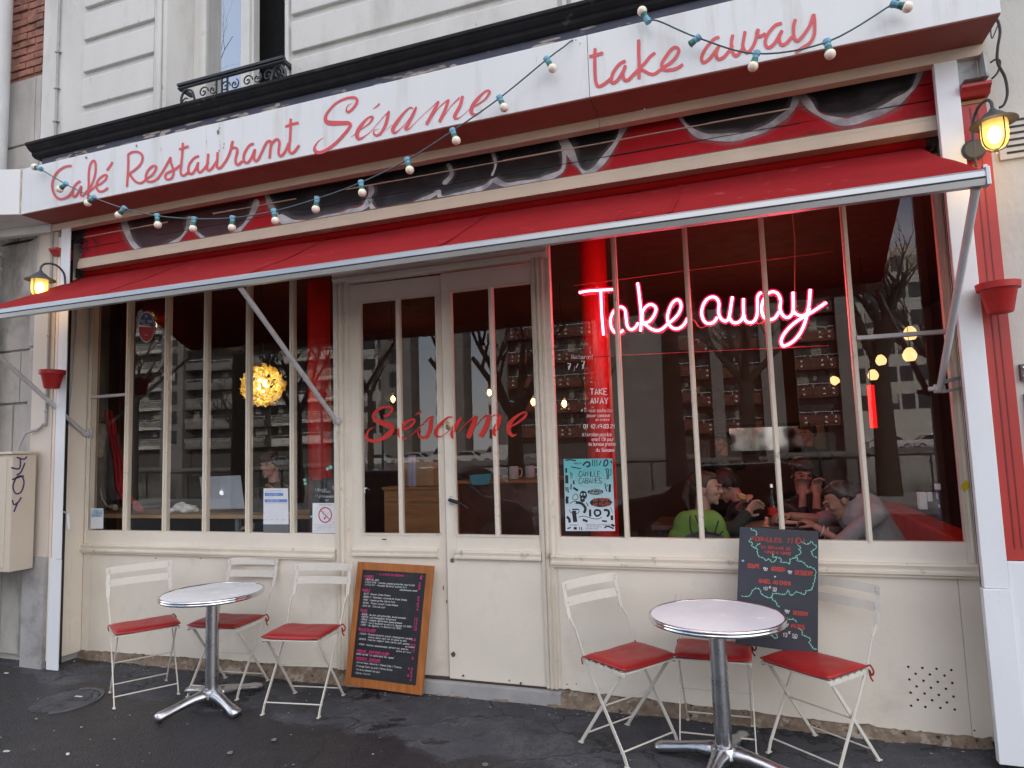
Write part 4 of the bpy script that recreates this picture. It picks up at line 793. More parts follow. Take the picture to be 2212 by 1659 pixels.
def lantern(loc, label, dx):
    L = thing('wall_lantern', label, 'lantern', loc, 0, 'lanterns either side of the cafe front')
    q = MB(); q.lathe([(0, .065), (.012, .064), (.02, .05), (.035, .042), (.052, .025), (.068, .012), (.1, -.004), (.102, -.010), (.098, -.010), (.06, .002), (.02, .01)], (0, 0, .0), 32); q.build('hood', LAMPB, L, True)
    prof = [(.056, -.005)]
    for k in range(9): prof += [(.0585, -.012 - k * .0075), (.0565, -.0155 - k * .0075)]
    prof += [(.057, -.085), (.054, -.105), (.045, -.125), (.03, -.138), (.012, -.143)]
    q = MB(); q.lathe(prof, (0, 0, 0), 32); q.build('glass_shade', AMB, L, 'all')
    q = MB(); q.ell((0, 0, -.07), (.03, .03, .045), None, 16, 12); q.build('bulb', BULB, L, 'all')
    q = MB()
    for a in (0, 90, 180, 270):
        c, s = math.cos(R(a + 20)), math.sin(R(a + 20)); q.tube(cr([(c * .064, s * .064, -.005), (c * .066, s * .066, -.06), (c * .062, s * .062, -.11), (c * .04, s * .04, -.14), (0, 0, -.152)], 4), .0032, 5)
    q.lathe([(0, -.165), (.008, -.163), (.011, -.152), (.006, -.143), (0, -.143)], (0, 0, 0), 12); q.build('cage', LAMPB, L, True)
    q = MB(); q.tube(cr([(dx, .185, -.10), (dx, .18, .02), (dx * .9, .165, .09), (dx * .55, .11, .135), (dx * .2, .04, .13), (0, .005, .10), (0, 0, .06)], 6), .0078, 8); q.tube([(dx, .185, -.10), (dx, .18, -.155)], .0065, 8); q.build('arm', LAMPB, L, True)
    q = MB(); q.lathe([(0, 0), (.045, -.002), (.055, .008), (.057, .018)], (dx, .178, -.06), 24, (0, 1, 0)); bp_ = q.build('wall_plate', LAMPB, L, True)
    pl = bpy.data.lights.new('lantern_light', 'POINT'); pl.energy = .7; pl.color = (1, .62, .25); pl.shadow_soft_size = .04; po = bpy.data.objects.new('lantern_light', pl); COL.objects.link(po); po.parent = L; po.location = (0, 0, -.19)
    return L
pR = at(2146, 262, 3.52); pL = at(87, 603, 3.50)
lantern(pR, 'lit black wall lantern at the top right on the red pilaster', -.035).scale = (.93, .93, .93)
lantern(pL, 'lit black wall lantern at the left, beside the end of the awning', .02)

# ------------------------------------------------------------------ red pilaster at the right, pots, pipes, box
pil = thing('red_pilaster', 'red painted wooden pilaster with a white foot at the right edge', 'pilaster')
q = MB(); q.box(1.112, 1.222, -.27, -.20, .905, 3.14); q.build('shaft', PILRED, pil, bevel=.003)
q = MB(); q.box(1.150, 1.156, -.2725, -.268, .96, 3.1); q.box(1.178, 1.183, -.2725, -.268, .96, 3.1); q.build('groove', pm('groove_red', (.2, .02, .018), .5), pil)
q = MB(); q.box(1.112, 1.30, -.285, -.19, -.03, .902); q.build('foot', WHITEP, pil, bevel=.004)
q = MB(); q.prism([(-.2, 3.2), (-.335, 3.195), (-.335, 3.18), (-.315, 3.165), (-.30, 3.145), (-.2, 3.135)], 1.108, 1.232, 'x'); q.build('capital', PILRED, pil)
q = MB(); q.box(1.112, 1.225, -.275, -.2, 3.118, 3.134); q.build('gilt_strip', pm('ochre', (.32, .2, .07), .7), pil)
mb = thing('metal_bracket_box', 'open grey metal bracket under the right end of the sign', 'bracket')
q = MB(); q.box(1.112, 1.20, -.268, -.262, 3.21, 3.345); q.prism([(-.262, 3.345), (-.34, 3.345), (-.36, 3.205), (-.262, 3.205)], 1.205, 1.216, 'x'); q.prism([(-.262, 3.205), (-.35, 3.212), (-.262, 3.218)], 1.115, 1.205, 'x'); q.build('bracket_plate', pm('bracket_grey', (.50, .52, .52), .5, .1, 12, dirt=(.2, .19, .17), ds=9, dt=.5, dw=.15), mb)
def halfpot(loc, label):
    P = thing('flower_pot', label, 'flower pot', loc, 0, 'red half pots on the pilasters')
    q = MB(); q.lathe([(0, -.14), (.048, -.14), (.053, -.132), (.074, -.032), (.076, -.03), (.087, -.03), (.09, -.0), (.084, -.0), (.08, -.02), (.07, -.03), (.0, -.03)], (0, 0, 0), 30); q.build('pot_body', POTRED, P, True)
p = at(2155, 612, 3.62); halfpot(p, 'red flower pot fixed to the right red pilaster'); p = at(113, 800, 3.62); halfpot(p, 'red flower pot at the far left under the awning')
rb = thing('red_pilaster', 'narrow edge and cap of a red pilaster showing left of the left white post', 'pilaster'); q = MB(); q.box(-5.056, -5.042, -.29, -.26, .78, 3.13); q.build('shaft', PILRED, rb)
q = MB(); q.prism([(-.2, 3.2), (-.335, 3.195), (-.335, 3.18), (-.315, 3.165), (-.30, 3.145), (-.2, 3.12)], -5.13, -5.042, 'x'); q.build('capital', PILRED, rb)
dp = thing('downpipe', 'grey round drainpipe down the left edge', 'drainpipe')
q = MB(); q.tube([(-5.845, -.33, 3.35), (-5.845, -.33, 9)], .105, 28); q.build('upper_pipe', PIPE, dp, True)
q = MB(); q.tube([(-5.86, -.33, -.1), (-5.86, -.33, 3.36)], .10, 28); q.build('lower_pipe', PIPE, dp, True)
q = MB()
for z, r_ in ((3.98, .109), (3.36, .118), (3.24, .113), (3.12, .108), (2.0, .105)): q.tube([(-5.85, -.33, z - .012), (-5.85, -.33, z + .012)], r_, 28)
q.build('collar', PIPE, dp, True)
ub = thing('utility_box', 'beige street utility cabinet with purple spray tag at the left edge', 'cabinet')
BOXM = pm('box_beige', (.55, .47, .38), .55, .05, 3, .1, 50, dirt=(.4, .34, .28), ds=4, dt=.6)
q = MB(); q.box(-5.75, -5.205, -.50, -.32, .70, 1.57); q.build('cabinet_body', BOXM, ub, bevel=.006)
q = MB(); q.box(-5.77, -5.19, -.515, -.31, 1.572, 1.592); q.build('lid', BOXM, ub, bevel=.004)
q = MB(); q.box(-5.75, -5.26, -.506, -.4985, .73, 1.54); q.build('cabinet_door', BOXM, ub, bevel=.003)
q = MB()
def tagline(pts, w_):
    P = cr(pts, 4); L = [at(a - w_ / 2, b, 0) if 0 else None for a, b in P]
    L, Q = [], []
    for i, (x, v) in enumerate(P):
        a = P[max(i - 1, 0)]; b = P[min(i + 1, len(P) - 1)]; dx, dy = b[0] - a[0], b[1] - a[1]; l = math.hypot(dx, dy) or 1; nx, ny = -dy / l * w_ / 2, dx / l * w_ / 2
        for S, LL in ((1, L), (-1, Q)):
            d = ray(x + S * nx, v + S * ny); k = (-5.2035 - CAM.x) / d.x; LL.append(CAM + d * k)
    q.ribbon(L, Q)
for pts in ([(36, 988), (52, 992), (58, 986)], [(44, 990), (42, 1012), (24, 1010)], [(54, 1000), (45, 1020), (36, 1026)], [(36, 1030), (28, 1050), (34, 1066), (46, 1062), (52, 1042), (46, 1028), (34, 1032)], [(26, 1036), (44, 1030), (52, 1028)], [(46, 1074), (40, 1084), (30, 1090), (27, 1080)], [(38, 1086), (30, 1106)]): tagline(pts, 3.4)
q.build('spray_tag', pm('purple_ink', (.045, .02, .10), .5), ub)
cab = thing('conduit', 'thin grey conduit with clips running down the left wall', 'conduit')
q = MB(); q.tube([(-5.262, -.215, 4.10), (-5.262, -.215, 7)], .010, 8); 
for z in (4.33, 4.62, 4.94): q.box(-5.285, -5.235, -.228, -.20, z - .006, z + .006)
q.build('upper_conduit', pm('conduit_grey', (.33, .32, .31), .6, .15, 12), cab, True)
q = MB(); q.tube(cr([(-5.15, -.295, 3.35), (-5.15, -.295, 2.4), (-5.15, -.295, 1.85), (-5.17, -.30, 1.80), (-5.23, -.30, 1.76), (-5.28, -.31, 1.75), (-5.335, -.33, 1.72), (-5.36, -.36, 1.60)], 6), .010, 8)
for x, z in ((-5.15, 2.5), (-5.15, 1.9), (-5.235, 1.76), (-5.30, 1.75)): q.ell((x, -.30, z), (.016, .01, .012), None, 8, 6)
q.build('lower_conduit', pm('conduit_grey', (0, 0, 0)), cab, True)
q = MB(); q.tube(cr([(-5.31, -.29, 3.35), (-5.31, -.30, 3.15), (-5.25, -.33, 3.0), (-5.10, -.33, 2.93)], 6), .005, 6); q.build('lamp_wire', pm('conduit_grey', (0, 0, 0)), cab, True)
wc = thing('hanging_cable', 'tangled dark cable hanging from the sign down to the right lantern', 'cable')
q = MB()
def px(pts, y): return [at((3440 + x / 1.66) * .576042, (v / 1.66) * .576042, y) for x, v in pts]
q.tube(cr([tuple(p) for p in px([(470, 110), (500, 130), (515, 200), (500, 300), (500, 390), (545, 480), (560, 580), (540, 650), (510, 670)], 3.68)], 5), .0065, 6)
q.tube(cr([tuple(p) for p in px([(495, 105), (460, 160), (465, 240), (500, 160)], 3.68)], 5), .003, 5); q.tube(cr([tuple(p) for p in px([(455, 390), (490, 370), (515, 385), (500, 450), (465, 490)], 3.68)], 5), .005, 5)
q.build('cable_run', pm('cable_dark', (.04, .035, .035), .7), wc, True)
vg = thing('vent_grille', 'weathered slatted vent let into the right hand wall by the lantern', 'vent')
q = MB(); q.box(1.27, 1.52, -.222, -.19, 2.83, 3.06); q.build('grille_frame', STONE, vg, bevel=.004)
for k in range(6): q = MB(); q.box(1.30, 1.48, -.2245, -.2215, 2.855 + k * .032, 2.866 + k * .032); q.build('slot', BLK, vg)
ws = thing('metal_wall_plate', 'small bolted metal plate on the wall at the right edge', 'plate')
q = MB(); q.box(1.262, 1.42, -.226, -.20, 1.74, 1.82); q.build('plate', pm('dark_plate', (.14, .14, .14), .5, .2, 12, metal=.5), ws, bevel=.004)
for z in (1.76, 1.80): q = MB(); q.ell((1.275, -.229, z), (.009, .006, .009), None, 10, 8); q.build('bolt', CHROME, ws, True)
bs = thing('blue_sign', 'edge of a blue sign on the wall at the right border', 'sign'); q = MB(); q.box(1.268, 1.6, -.222, -.20, 1.22, 1.68); q.build('sign_plate', pm('sign_blue', (.08, .25, .6), .4), bs, bevel=.01)

# ------------------------------------------------------------------ string lights
st = thing('string_light', 'teal string of festoon bulbs sagging across the sign', 'string lights')
SY = 3.385
WIRE = pm('wire_teal', (.035, .085, .095), .5, .1, 30); SOCB = pm('socket_blue', (.14, .33, .44), .5, .12, 30); SOCG = pm('socket_green', (.02, .13, .11), .5, .15, 30); BW = pm('bulb_white', (.80, .70, .58), .35, .06, 30, coat=.3)
D1 = lambda x, y: (x / 3, y / 3); D2 = lambda x, y: (x / 3 + 737.33, y / 3); D3 = lambda x, y: (x / 3 + 1474.67, y / 3)
BL = [(D1(262, 1095), D1(190, 1072)), (D1(425, 1192), D1(378, 1235)), (D1(608, 1280), D1(560, 1325)), (D1(805, 1350), D1(765, 1398)), (D1(1018, 1398), D1(1025, 1470)), (D1(1260, 1418), D1(1250, 1490)), (D1(1508, 1412), D1(1503, 1487)), (D1(1775, 1368), D1(1788, 1448)), (D1(2055, 1288), D1(2047, 1352)),
      (D2(128, 1183), D2(137, 1257)), (D2(428, 1036), D2(445, 1108)), (D2(722, 848), D2(748, 920)), (D2(1026, 635), D2(1057, 702)), (D2(1332, 385), D2(1370, 447))]
def wirept(u, v, y=SY): return at(u, v, y)
w1 = [wirept(*a) for a, b in BL] + [at(*D2(1440, 305), 3.40), at(*D2(1490, 265), 3.44), at(*D2(1545, 250), 3.50)]
BL2 = [(D2(1985, 135), D2(1945, 65)), (D3(100, 245), D3(50, 285)), (D3(478, 348), D3(455, 435)), (D3(935, 272), D3(957, 357)), (D3(1362, 25), D3(1450, 45))]
w2 = [wirept(*a) for a, b in BL2[:1]] + [wirept(*D2(2060, 138))] + [wirept(*a) for a, b in BL2[1:]] + [wirept(*D3(1395, -5)), wirept(*D3(1500, -90))]
w2 = [w2[0], w2[1]] + w2[2:]
q = MB(); q.tube(cr([tuple(p) for p in w1], 6), .0042, 6); q.tube(cr([tuple(p) for p in w2], 6), .0042, 6); q.build('wire', WIRE, st, True)
for k, (a, b) in enumerate(BL + BL2):
    A = wirept(*a); B = wirept(*b); d = (B - A).normalized(); L = max((B - A).length, .052); L = min(L, .075)
    if k == len(BL): L = .066
    B = A + d * L
    q = MB(); q.tube([A - d * .012, A + d * .008], .0185, 10); q.tube([A + d * .008, A + d * .026], .0155, 10); s = q.build('socket', SOCB, st, True, bevel=.001)
    q = MB(); q.lathe([(0, 0), (.0155, 0), (.0165, .004), (.0155, .009), (.0165, .013), (.0185, .022), (.018, .026), (.008, .026)], A + d * .024, 12, d); q.build('socket_skirt', SOCG, s, True)
    if k != len(BL) + 1: q = MB(); q.ell(A + d * .066, (.0255, .0255, .0255), None, 16, 12); q.build('bulb', BW, s, 'all')
q = MB(); q.tube([at(*D2(1520, 262), 3.45), at(*D2(1532, 235), 3.5)], .004, 6); q.build('hook', IRON, st)

# ------------------------------------------------------------------ folding bistro chairs
def make_chair(label):
    W, WB, SF, SB, SH, FF, FR, BT, BH = .187, .205, .175, .116, .446, .165, .186, .262, .815
    t_ = thing('folding_chair', label, 'chair', (0, 0, 0), 0, 'white folding chairs with red cushions')
    for s in (-1, 1):
        x = s * (W - .004); q = MB()
        P = [(x, FF, .004), (x, FF - .02, .05), (x, -SB + .0, SH - .01), (s * (W + .006), -SB - .055, SH + .14), (s * (W + .006), -BT + .012, BH - .16)]
        for a, b in zip(P[:3], P[1:3]): q.bar(a, b, .006, .017, (0, 1, 0))
        q.bar(P[2], P[3], .007, .014, (0, 1, 0)); q.bar(P[3], (s * (W + .004), -BT + .03, SH + .2), .009, .013, (0, 1, 0)); q.bar((s * (W + .004), -BT + .05, SH + .17), (s * (W + .002), -BT - .002, BH - .01), .022, .005, (0, 1, 0))
        q.bar((x, FF + .016, .003), (x, FF - .014, .004), .016, .005); lg = q.build('long_leg', CHAIRW, t_)
    for s in (-1, 1):
        x = s * (W - .018); q = MB(); q.bar((x, -FR, .004), (x, SF - .03, SH - .012), .006, .017, (0, 1, 0)); q.bar((x, -FR - .016, .003), (x, -FR + .014, .004), .016, .005); q.build('short_leg', CHAIRW, t_)
    def stretcher(y, z, w_): q = MB(); q.tube([(-w_, y, z), (w_, y, z)], .0042, 6); q.build('stretcher', CHAIRW, t_, True)
    stretcher(FF - .035, .06, W); stretcher(-FR + .04, .06, W - .02); stretcher(-.005, .235, W - .01)
    q = MB()
    for k in range(6): y = -SB + .01 + (SF + SB - .02) * k / 5; q.box(-W + .004, W - .004, y - .017, y + .017, SH - .010, SH - .004)
    q.box(-W, -W + .005, -SB - .01, SF, SH - .026, SH - .008); q.box(W - .005, W, -SB - .01, SF, SH - .026, SH - .008); q.build('seat', CHAIRW, t_, bevel=.001)
    for zc, yc in ((BH - .022, -BT + .012), (BH - .105, -BT + .028)):
        q = MB(); n = 12; A = [];
        for i in range(n + 1):
            x = -WB + 2 * WB * i / n; y = yc - .020 * (1 - (x / WB) ** 2) - .004; hh = .0225 * (1 - max(0, abs(x / WB) - .97) * 8)
            A.append([q.bm.verts.new((x, y + yy + (.006 if zz < 0 else -.006), zc + zz * hh)) for yy, zz in ((0, -1), (0, 1), (.003, 1), (.003, -1))])
        for i in range(n):
            for k in range(4): q.bm.faces.new((A[i][k], A[i][(k + 1) % 4], A[i + 1][(k + 1) % 4], A[i + 1][k]))
        q.bm.faces.new(A[0][::-1]); q.bm.faces.new(A[-1]); sl_ = q.build('back_slat', CHAIRW, t_)
        q = MB()
        for s in (-1, 1):
            for dz in ((-.008, .008) if zc > BH - .05 else (0,)): q.ell((s * (WB - .022), yc + .004, zc + dz), (.004, .003, .004), None, 8, 6)
        q.build('rivet', pm('rivet', (.45, .45, .45), .4, metal=.6), sl_, True)
    q = MB(); n = 20; T = []; B = []
    cw, y0, y1 = W + .004, -SB - .005, SF + .004
    for i in range(n + 1):
        u = -1 + 2 * i / n; rt, rb = [], []
        for j in range(n + 1):
            v = -1 + 2 * j / n
            uu = u * (1 - .03 * v * v * v * v) ; vv = v * (1 - .03 * u ** 4)
            h = .021 * max(0, (1 - abs(u) ** 5) * (1 - abs(v) ** 5)) ** .5 + .002 * noise.noise(Vector((u * 2, v * 2, 0)))
            sag = .012 * (abs(v) ** 2) * 0 + .010 * abs(u) ** 3
            x = uu * cw * (1 + .02 * (abs(v) ** 6)); y = (y0 + y1) / 2 + vv * (y1 - y0) / 2 * (1 + .02 * (abs(u) ** 6))
            rt.append(q.bm.verts.new((x, y, SH + .004 + sag + h))); rb.append(q.bm.verts.new((x, y, SH - .002 + sag)))
        T.append(rt); B.append(rb)
    for i in range(n):
        for j in range(n): q.bm.faces.new((T[i][j], T[i + 1][j], T[i + 1][j + 1], T[i][j + 1])); q.bm.faces.new((B[i][j + 1], B[i + 1][j + 1], B[i + 1][j], B[i][j]))
    for i in range(n): q.bm.faces.new((B[i][0], B[i + 1][0], T[i + 1][0], T[i][0])); q.bm.faces.new((T[i][n], T[i + 1][n], B[i + 1][n], B[i][n])); q.bm.faces.new((B[0][i + 1], B[0][i], T[0][i], T[0][i + 1])); q.bm.faces.new((B[n][i], B[n][i + 1], T[n][i + 1], T[n][i]))
    cu = q.build('cushion', CUSH, t_, 'all')
    q = MB(); q.tube(cr([(-W, -SB, SH + .01), (-W - .012, -SB - .012, SH + .014), (-W - .028, -SB - .01, SH - .01), (-W - .018, -SB - .008, SH - .028), (-W - .006, -SB - .01, SH - .008), (-W - .010, -SB - .01, SH - .04), (-W - .02, -SB - .012, SH - .058)], 5), .0045, 5); q.build('tie_ribbon', CUSH2, cu, True)
    q = MB(); q.tube(cr([(W, -SB, SH + .01), (W + .010, -SB - .006, SH), (W + .004, -SB - .008, SH - .03)], 5), .0035, 5); q.build('tie_ribbon', CUSH2, cu, True)
    return t_
CH = [(-3.864, -.513, -.593, 'white folding chair with red cushion, leftmost, turned towards the small round table'), (-3.356, -.293, -1.484, 'white folding chair standing behind the smaller round table and its column'), (-2.671, -.408, -1.437, 'white folding chair with red cushion between the small round table and the framed menu'),
      (-.655, -.44, -.619, 'white folding chair turned to the left side of the larger round table'), (-.225, -.225, -1.562, 'white folding chair hidden behind the larger round table'), (.263, -.331, -2.261, 'white folding chair at the far right whose seat carries the unframed blackboard')]
ch0 = None
for i, (x, y, a, lab) in enumerate(CH):
    if ch0 is None: c_ = ch0 = make_chair(lab)
    else: c_ = copy_tree(ch0); c_['label'] = lab
    c_.location = (x, y, G + .004); c_.rotation_euler = (0, 0, a - math.pi / 2); c_.scale = (1, 1, 1)

# ------------------------------------------------------------------ round bistro tables
def make_table(label):
    t_ = thing('bistro_table', label, 'table', (0, 0, 0), 0, 'round white bistro tables with chrome rims'); H = .707
    q = MB(); q.lathe([(0, H), (.309, H), (.311, H - .003)], n=72); q.lathe([(0, H - .022), (.305, H - .022)], n=72); q.build('table_top', TTOP, t_, True)
    q = MB(); q.lathe([(.309, H - .001), (.311, H + .0035), (.316, H + .005), (.321, H + .002), (.3225, H - .003), (.3225, H - .008), (.3205, H - .0095), (.3205, H - .0125), (.3225, H - .014), (.3225, H - .020), (.319, H - .026), (.312, H - .028), (.304, H - .024)], n=72); q.build('rim', CHROME, t_, 'all')
    q = MB(); q.lathe([(.0, .10), (.041, .10), (.041, H - .03), (.055, H - .026), (.11, H - .024), (0, H - .024)], n=32); q.build('column', BRUSH, t_, True)
    q = MB(); q.lathe([(.0, .10), (.043, .105), (.058, .10), (.066, .085), (.070, .055), (.0, .05)], n=32); hub = q.build('base_hub', BRUSH, t_, True)
    for k in range(4):
        a = R(90 * k); c, s = math.cos(a), math.sin(a); q = MB(); secs = []
        for r_, zt, zb, wd in ((.03, .105, .045, .046), (.07, .103, .040, .040), (.12, .094, .042, .033), (.18, .080, .032, .030), (.24, .066, .020, .031), (.29, .058, .010, .035), (.325, .052, .004, .037), (.345, .042, .004, .031)):
            ring = [(-wd, zb + .006), (-wd, (zt + zb) / 2 + .006), (-wd * .55, zt - .002), (0, zt), (wd * .55, zt - .002), (wd, (zt + zb) / 2 + .006), (wd, zb + .006), (0, zb + .004)]
            secs.append([q.bm.verts.new((c * r_ - s * w_, s * r_ + c * w_, z)) for w_, z in ring])
        for A, B in zip(secs[:-1], secs[1:]):
            for i in range(8): q.bm.faces.new((A[i], A[(i + 1) % 8], B[(i + 1) % 8], B[i]))
        q.bm.faces.new(secs[0]); q.bm.faces.new(secs[-1][::-1]); ft = q.build('foot', BRUSH, t_, 'all')
        q = MB(); q.lathe([(0, 0), (.014, 0), (.014, .012)], (c * .318, s * .318, .0), 12); q.build('glide', BLK, ft)
    return t_
t1 = make_table('smaller-looking round white table with chrome rim on the left, in front of three chairs'); t1.scale = (.965, .965, .98); t1.location = (-3.262, -.545, G + .003); t1.rotation_euler = (0, 0, R(-22))
t2 = copy_tree(t1); t2.scale = (1, 1, 1); t2['label'] = 'round white table with chrome rim on the right, partly covering the blackboard'; t2.location = (-.185, -.545, G + .003); t2.rotation_euler = (0, 0, R(-15))
# ------------------------------------------------------------------ menus, papers and stickers
PINK = emis('chalk_pink', (0, 0, 0), 0, (.75, .05, .22)); CHW = ink('chalk_white', (.72, .72, .72)); CHR = ink('chalk_red', (.42, .05, .04)); CHG = ink('chalk_green', (.22, .58, .45)); CHB = ink('chalk_blue', (.25, .5, .75)); INKK = ink('black', (.02, .02, .022))
mn = thing('framed_menu', 'blackboard menu in an orange wooden frame leaning by the door', 'menu board')
Q1 = Quad(at(773, 1213.5, 3.965), at(936.6, 1223, 3.965), at(911, 1502, 3.895), at(744, 1479, 3.895))
ia, ib, ja, jb = .073, .915, .062, .935
q = MB()
q1 = MB(); Q1.slab(q1, .018, 0, 1, 0, ja); Q1.slab(q1, .018, 0, 1, jb, 1); Q1.slab(q1, .018, 0, ia, ja, jb); Q1.slab(q1, .018, ib, 1, ja, jb); q1.build('frame', WOODO, mn)
q1 = MB(); Q1.slab(q1, .008, ia, ib, ja, jb, -.005); bd = q1.build('board', SLATE, mn)
IN = Quad(Q1.p(ia, ja, -.005), Q1.p(ib, ja, -.005), Q1.p(ib, jb, -.005), Q1.p(ia, jb, -.005), .001)
wq = MB(); pq = MB(); random.seed(11)
IN.text(pq, '-- LA CARTE DU SÉSAME --', .22, .042, .016, .0022, fit=.50)
for tx, x, t_, f in (('ENTRÉES', .04, .072, .15), ('BAGELS', .035, .20, .12), ('PLATS', .04, .39, .105), ('BELLES SALADES', .04, .565, .27), ('FROMAGE & CONFITURE MAISON', .05, .762, .51), ('DESSERTS & DOUCEURS', .05, .832, .38)):
    IN.text(pq, tx, x, t_, .019, .0027, fit=f); IN.line(pq, [(x + .02, t_ + .007), (x + f * .95, t_ + .009)], .0018)
for tx, t_, f in (('. SOUPE DU JOUR', .098, .23), ('. LITTLE MARIE : Tomates, pommes grenailles, oeuf mollet', .122, .80), ('. LITTLE KIM : Pousses épinard, saumon cuit', .146, .68), ('. BLITZ : Saumon, Cream Cheese', .232, .44), ('. BROOKLYN : Roastbeef, moutarde US, Cream Cheese', .260, .70), ('. VEGGY : Légumes grillés, chèvre frais', .288, .52),
                 ('. RACHEL : Poulet, avocat, Cream Cheese', .316, .57), ('. DAVE DE : Celui du jour', .344, .38), ('. QUICHE : du jour, pdt grenailles, jeunes pousses', .424, .71), ('. RISOTTO : aux champignons, Gorgonzola', .448, .56), ('. TERRINE : Lasagne végétarienne, jeunes pousses', .472, .66), ('. POULET : Curry de poulet au miel, riz, légumes (LE SOIR)', .497, .81),
                 ('. CURRY : de légumes, riz Basmati (LE SOIR)', .521, .66), ('. CAESAR : Pousses épinard, avocat, champignons, poulet,', .603, .84), ('. BERGER : Mesclun, magret fumé, cantal, pdt, pomme', .652, .80), ('. VEGGIE : Mesclun, pamplemousse, abricot sec, endives,', .700, .80), ('Sélection de "La vache dans les vignes"', .790, .60),
                 ('. Carrot Cake / Brownie / Cheese Cake / Tiramisu', .866, .72), ('. Fromage blanc au miel / Panna Cotta', .898, .58), ('. Tarte ou dessert du jour', .930, .40), ('. Cookie / Muffin', .962, .25)):
    IN.text(wq, tx, .045, t_, .0145, .0016, fit=f, jit=.05)
IN.text(wq, 'pamplemousse, aneth', .62, .170, .0135, .0016, fit=.27, jit=.05); IN.text(wq, 'tomate, bacon, oeuf dur et sauce au bleu', .20, .627, .0135, .0016, fit=.6, jit=.05); IN.text(wq, 'et raisins', .79, .676, .013, .0016, fit=.14, jit=.05); IN.text(wq, 'poire et noix', .66, .724, .013, .0016, fit=.22, jit=.05)
IN.text(pq, '€', .91, .055, .03, .003, fit=.05)
for t_, tx in ((.105, '5'), (.128, '6'), (.152, '8'), (.232, '8'), (.260, '9'), (.288, '8'), (.316, '9'), (.344, '9'), (.424, '10'), (.448, '12'), (.472, '12'), (.497, '15'), (.521, '13'), (.61, '13,5'), (.66, '13,5'), (.71, '12'), (.775, '5'), (.868, '6,5'), (.9, '5'), (.93, '6,5'), (.965, '2')):
    IN.text(pq, tx, .92 - .02 * len(tx), t_, .018, .0022, fit=.022 * len(tx) + .01)
wq.build('white_writing', CHW, bd); pq.build('pink_writing', PINK, bd)

fb = thing('blackboard', 'unframed blackboard with red and white writing standing on the far right chair seat', 'menu board')
Q2 = Quad(at(1598, 1138, 3.86), at(1768, 1148, 3.86), at(1767, 1415, 3.76), at(1588.5, 1390, 3.76))
q1 = MB(); Q2.slab(q1, .009); bd = q1.build('board', pm('slate_blue', (.028, .030, .042), .55, .15, 5, .1, 200), fb, bevel=.003)
rq, wq, gq, bq = MB(), MB(), MB(), MB()
def zz(x, y):      # zoom picture of the board -> board fractions
    a = (x - (75 - (y - 55) / 870 * 22)) / (945 + (y - 55) / 1500 * 40); b = (y - (52 + a * 48)) / (1440 + a * 48); return a, b
def T2(mb, tx, x, y, h, x1, w_, slant=.1, jit=.03):
    a, b = zz(x, y); a1, _ = zz(x1, y); Q2.text(mb, tx, a, b, h, w_, fit=a1 - a, slant=slant, jit=jit, tilt=.0)
T2(rq, 'FORMULES', 225, 225, .036, 595, .0042); T2(rq, 'MIDI', 665, 250, .05, 860, .0045); T2(rq, 'EN SEMAINE DE', 345, 320, .022, 700, .0034); T2(rq, '12h00 à 15h00', 380, 378, .02, 700, .0034)
T2(rq, 'SOUPE', 178, 562, .032, 330, .0052); T2(rq, 'BOISSON', 470, 595, .032, 635, .0052); T2(rq, 'DESSERT', 752, 635, .032, 965, .0052); T2(rq, 'BAGEL AU CHOIX', 320, 745, .03, 705, .0052); T2(rq, 'DESSERT', 735, 1120, .028, 910, .005); T2(rq, 'PATES', 712, 1280, .03, 870, .005)
for tx, x, y, x1 in (('ou', 372, 580, 425), ('ou', 665, 612, 715), ('ou', 634, 1090, 688), ('ou', 640, 1250, 676)):
    T2(wq, tx, x, y, .022, x1, .0032); Q2.line(wq, [zz(x + 8, y + 15), zz(x1 - 8, y + 18)], .0026)
T2(wq, '+', 500, 685, .022, 530, .003); T2(wq, '10', 370, 835, .026, 425, .0022); T2(wq, '€', 440, 812, .015, 470, .002); T2(wq, '50', 487, 838, .024, 535, .0022); Q2.line(wq, [zz(490, 850), zz(530, 853)], .002)
T2(wq, '13', 612, 1388, .032, 665, .0024); T2(wq, '€', 678, 1350, .018, 708, .002); T2(wq, '50', 724, 1392, .026, 785, .0024); Q2.line(wq, [zz(735, 1402), zz(775, 1404)], .002)
T2(bq, '#', 100, 492, .02, 145, .0026)
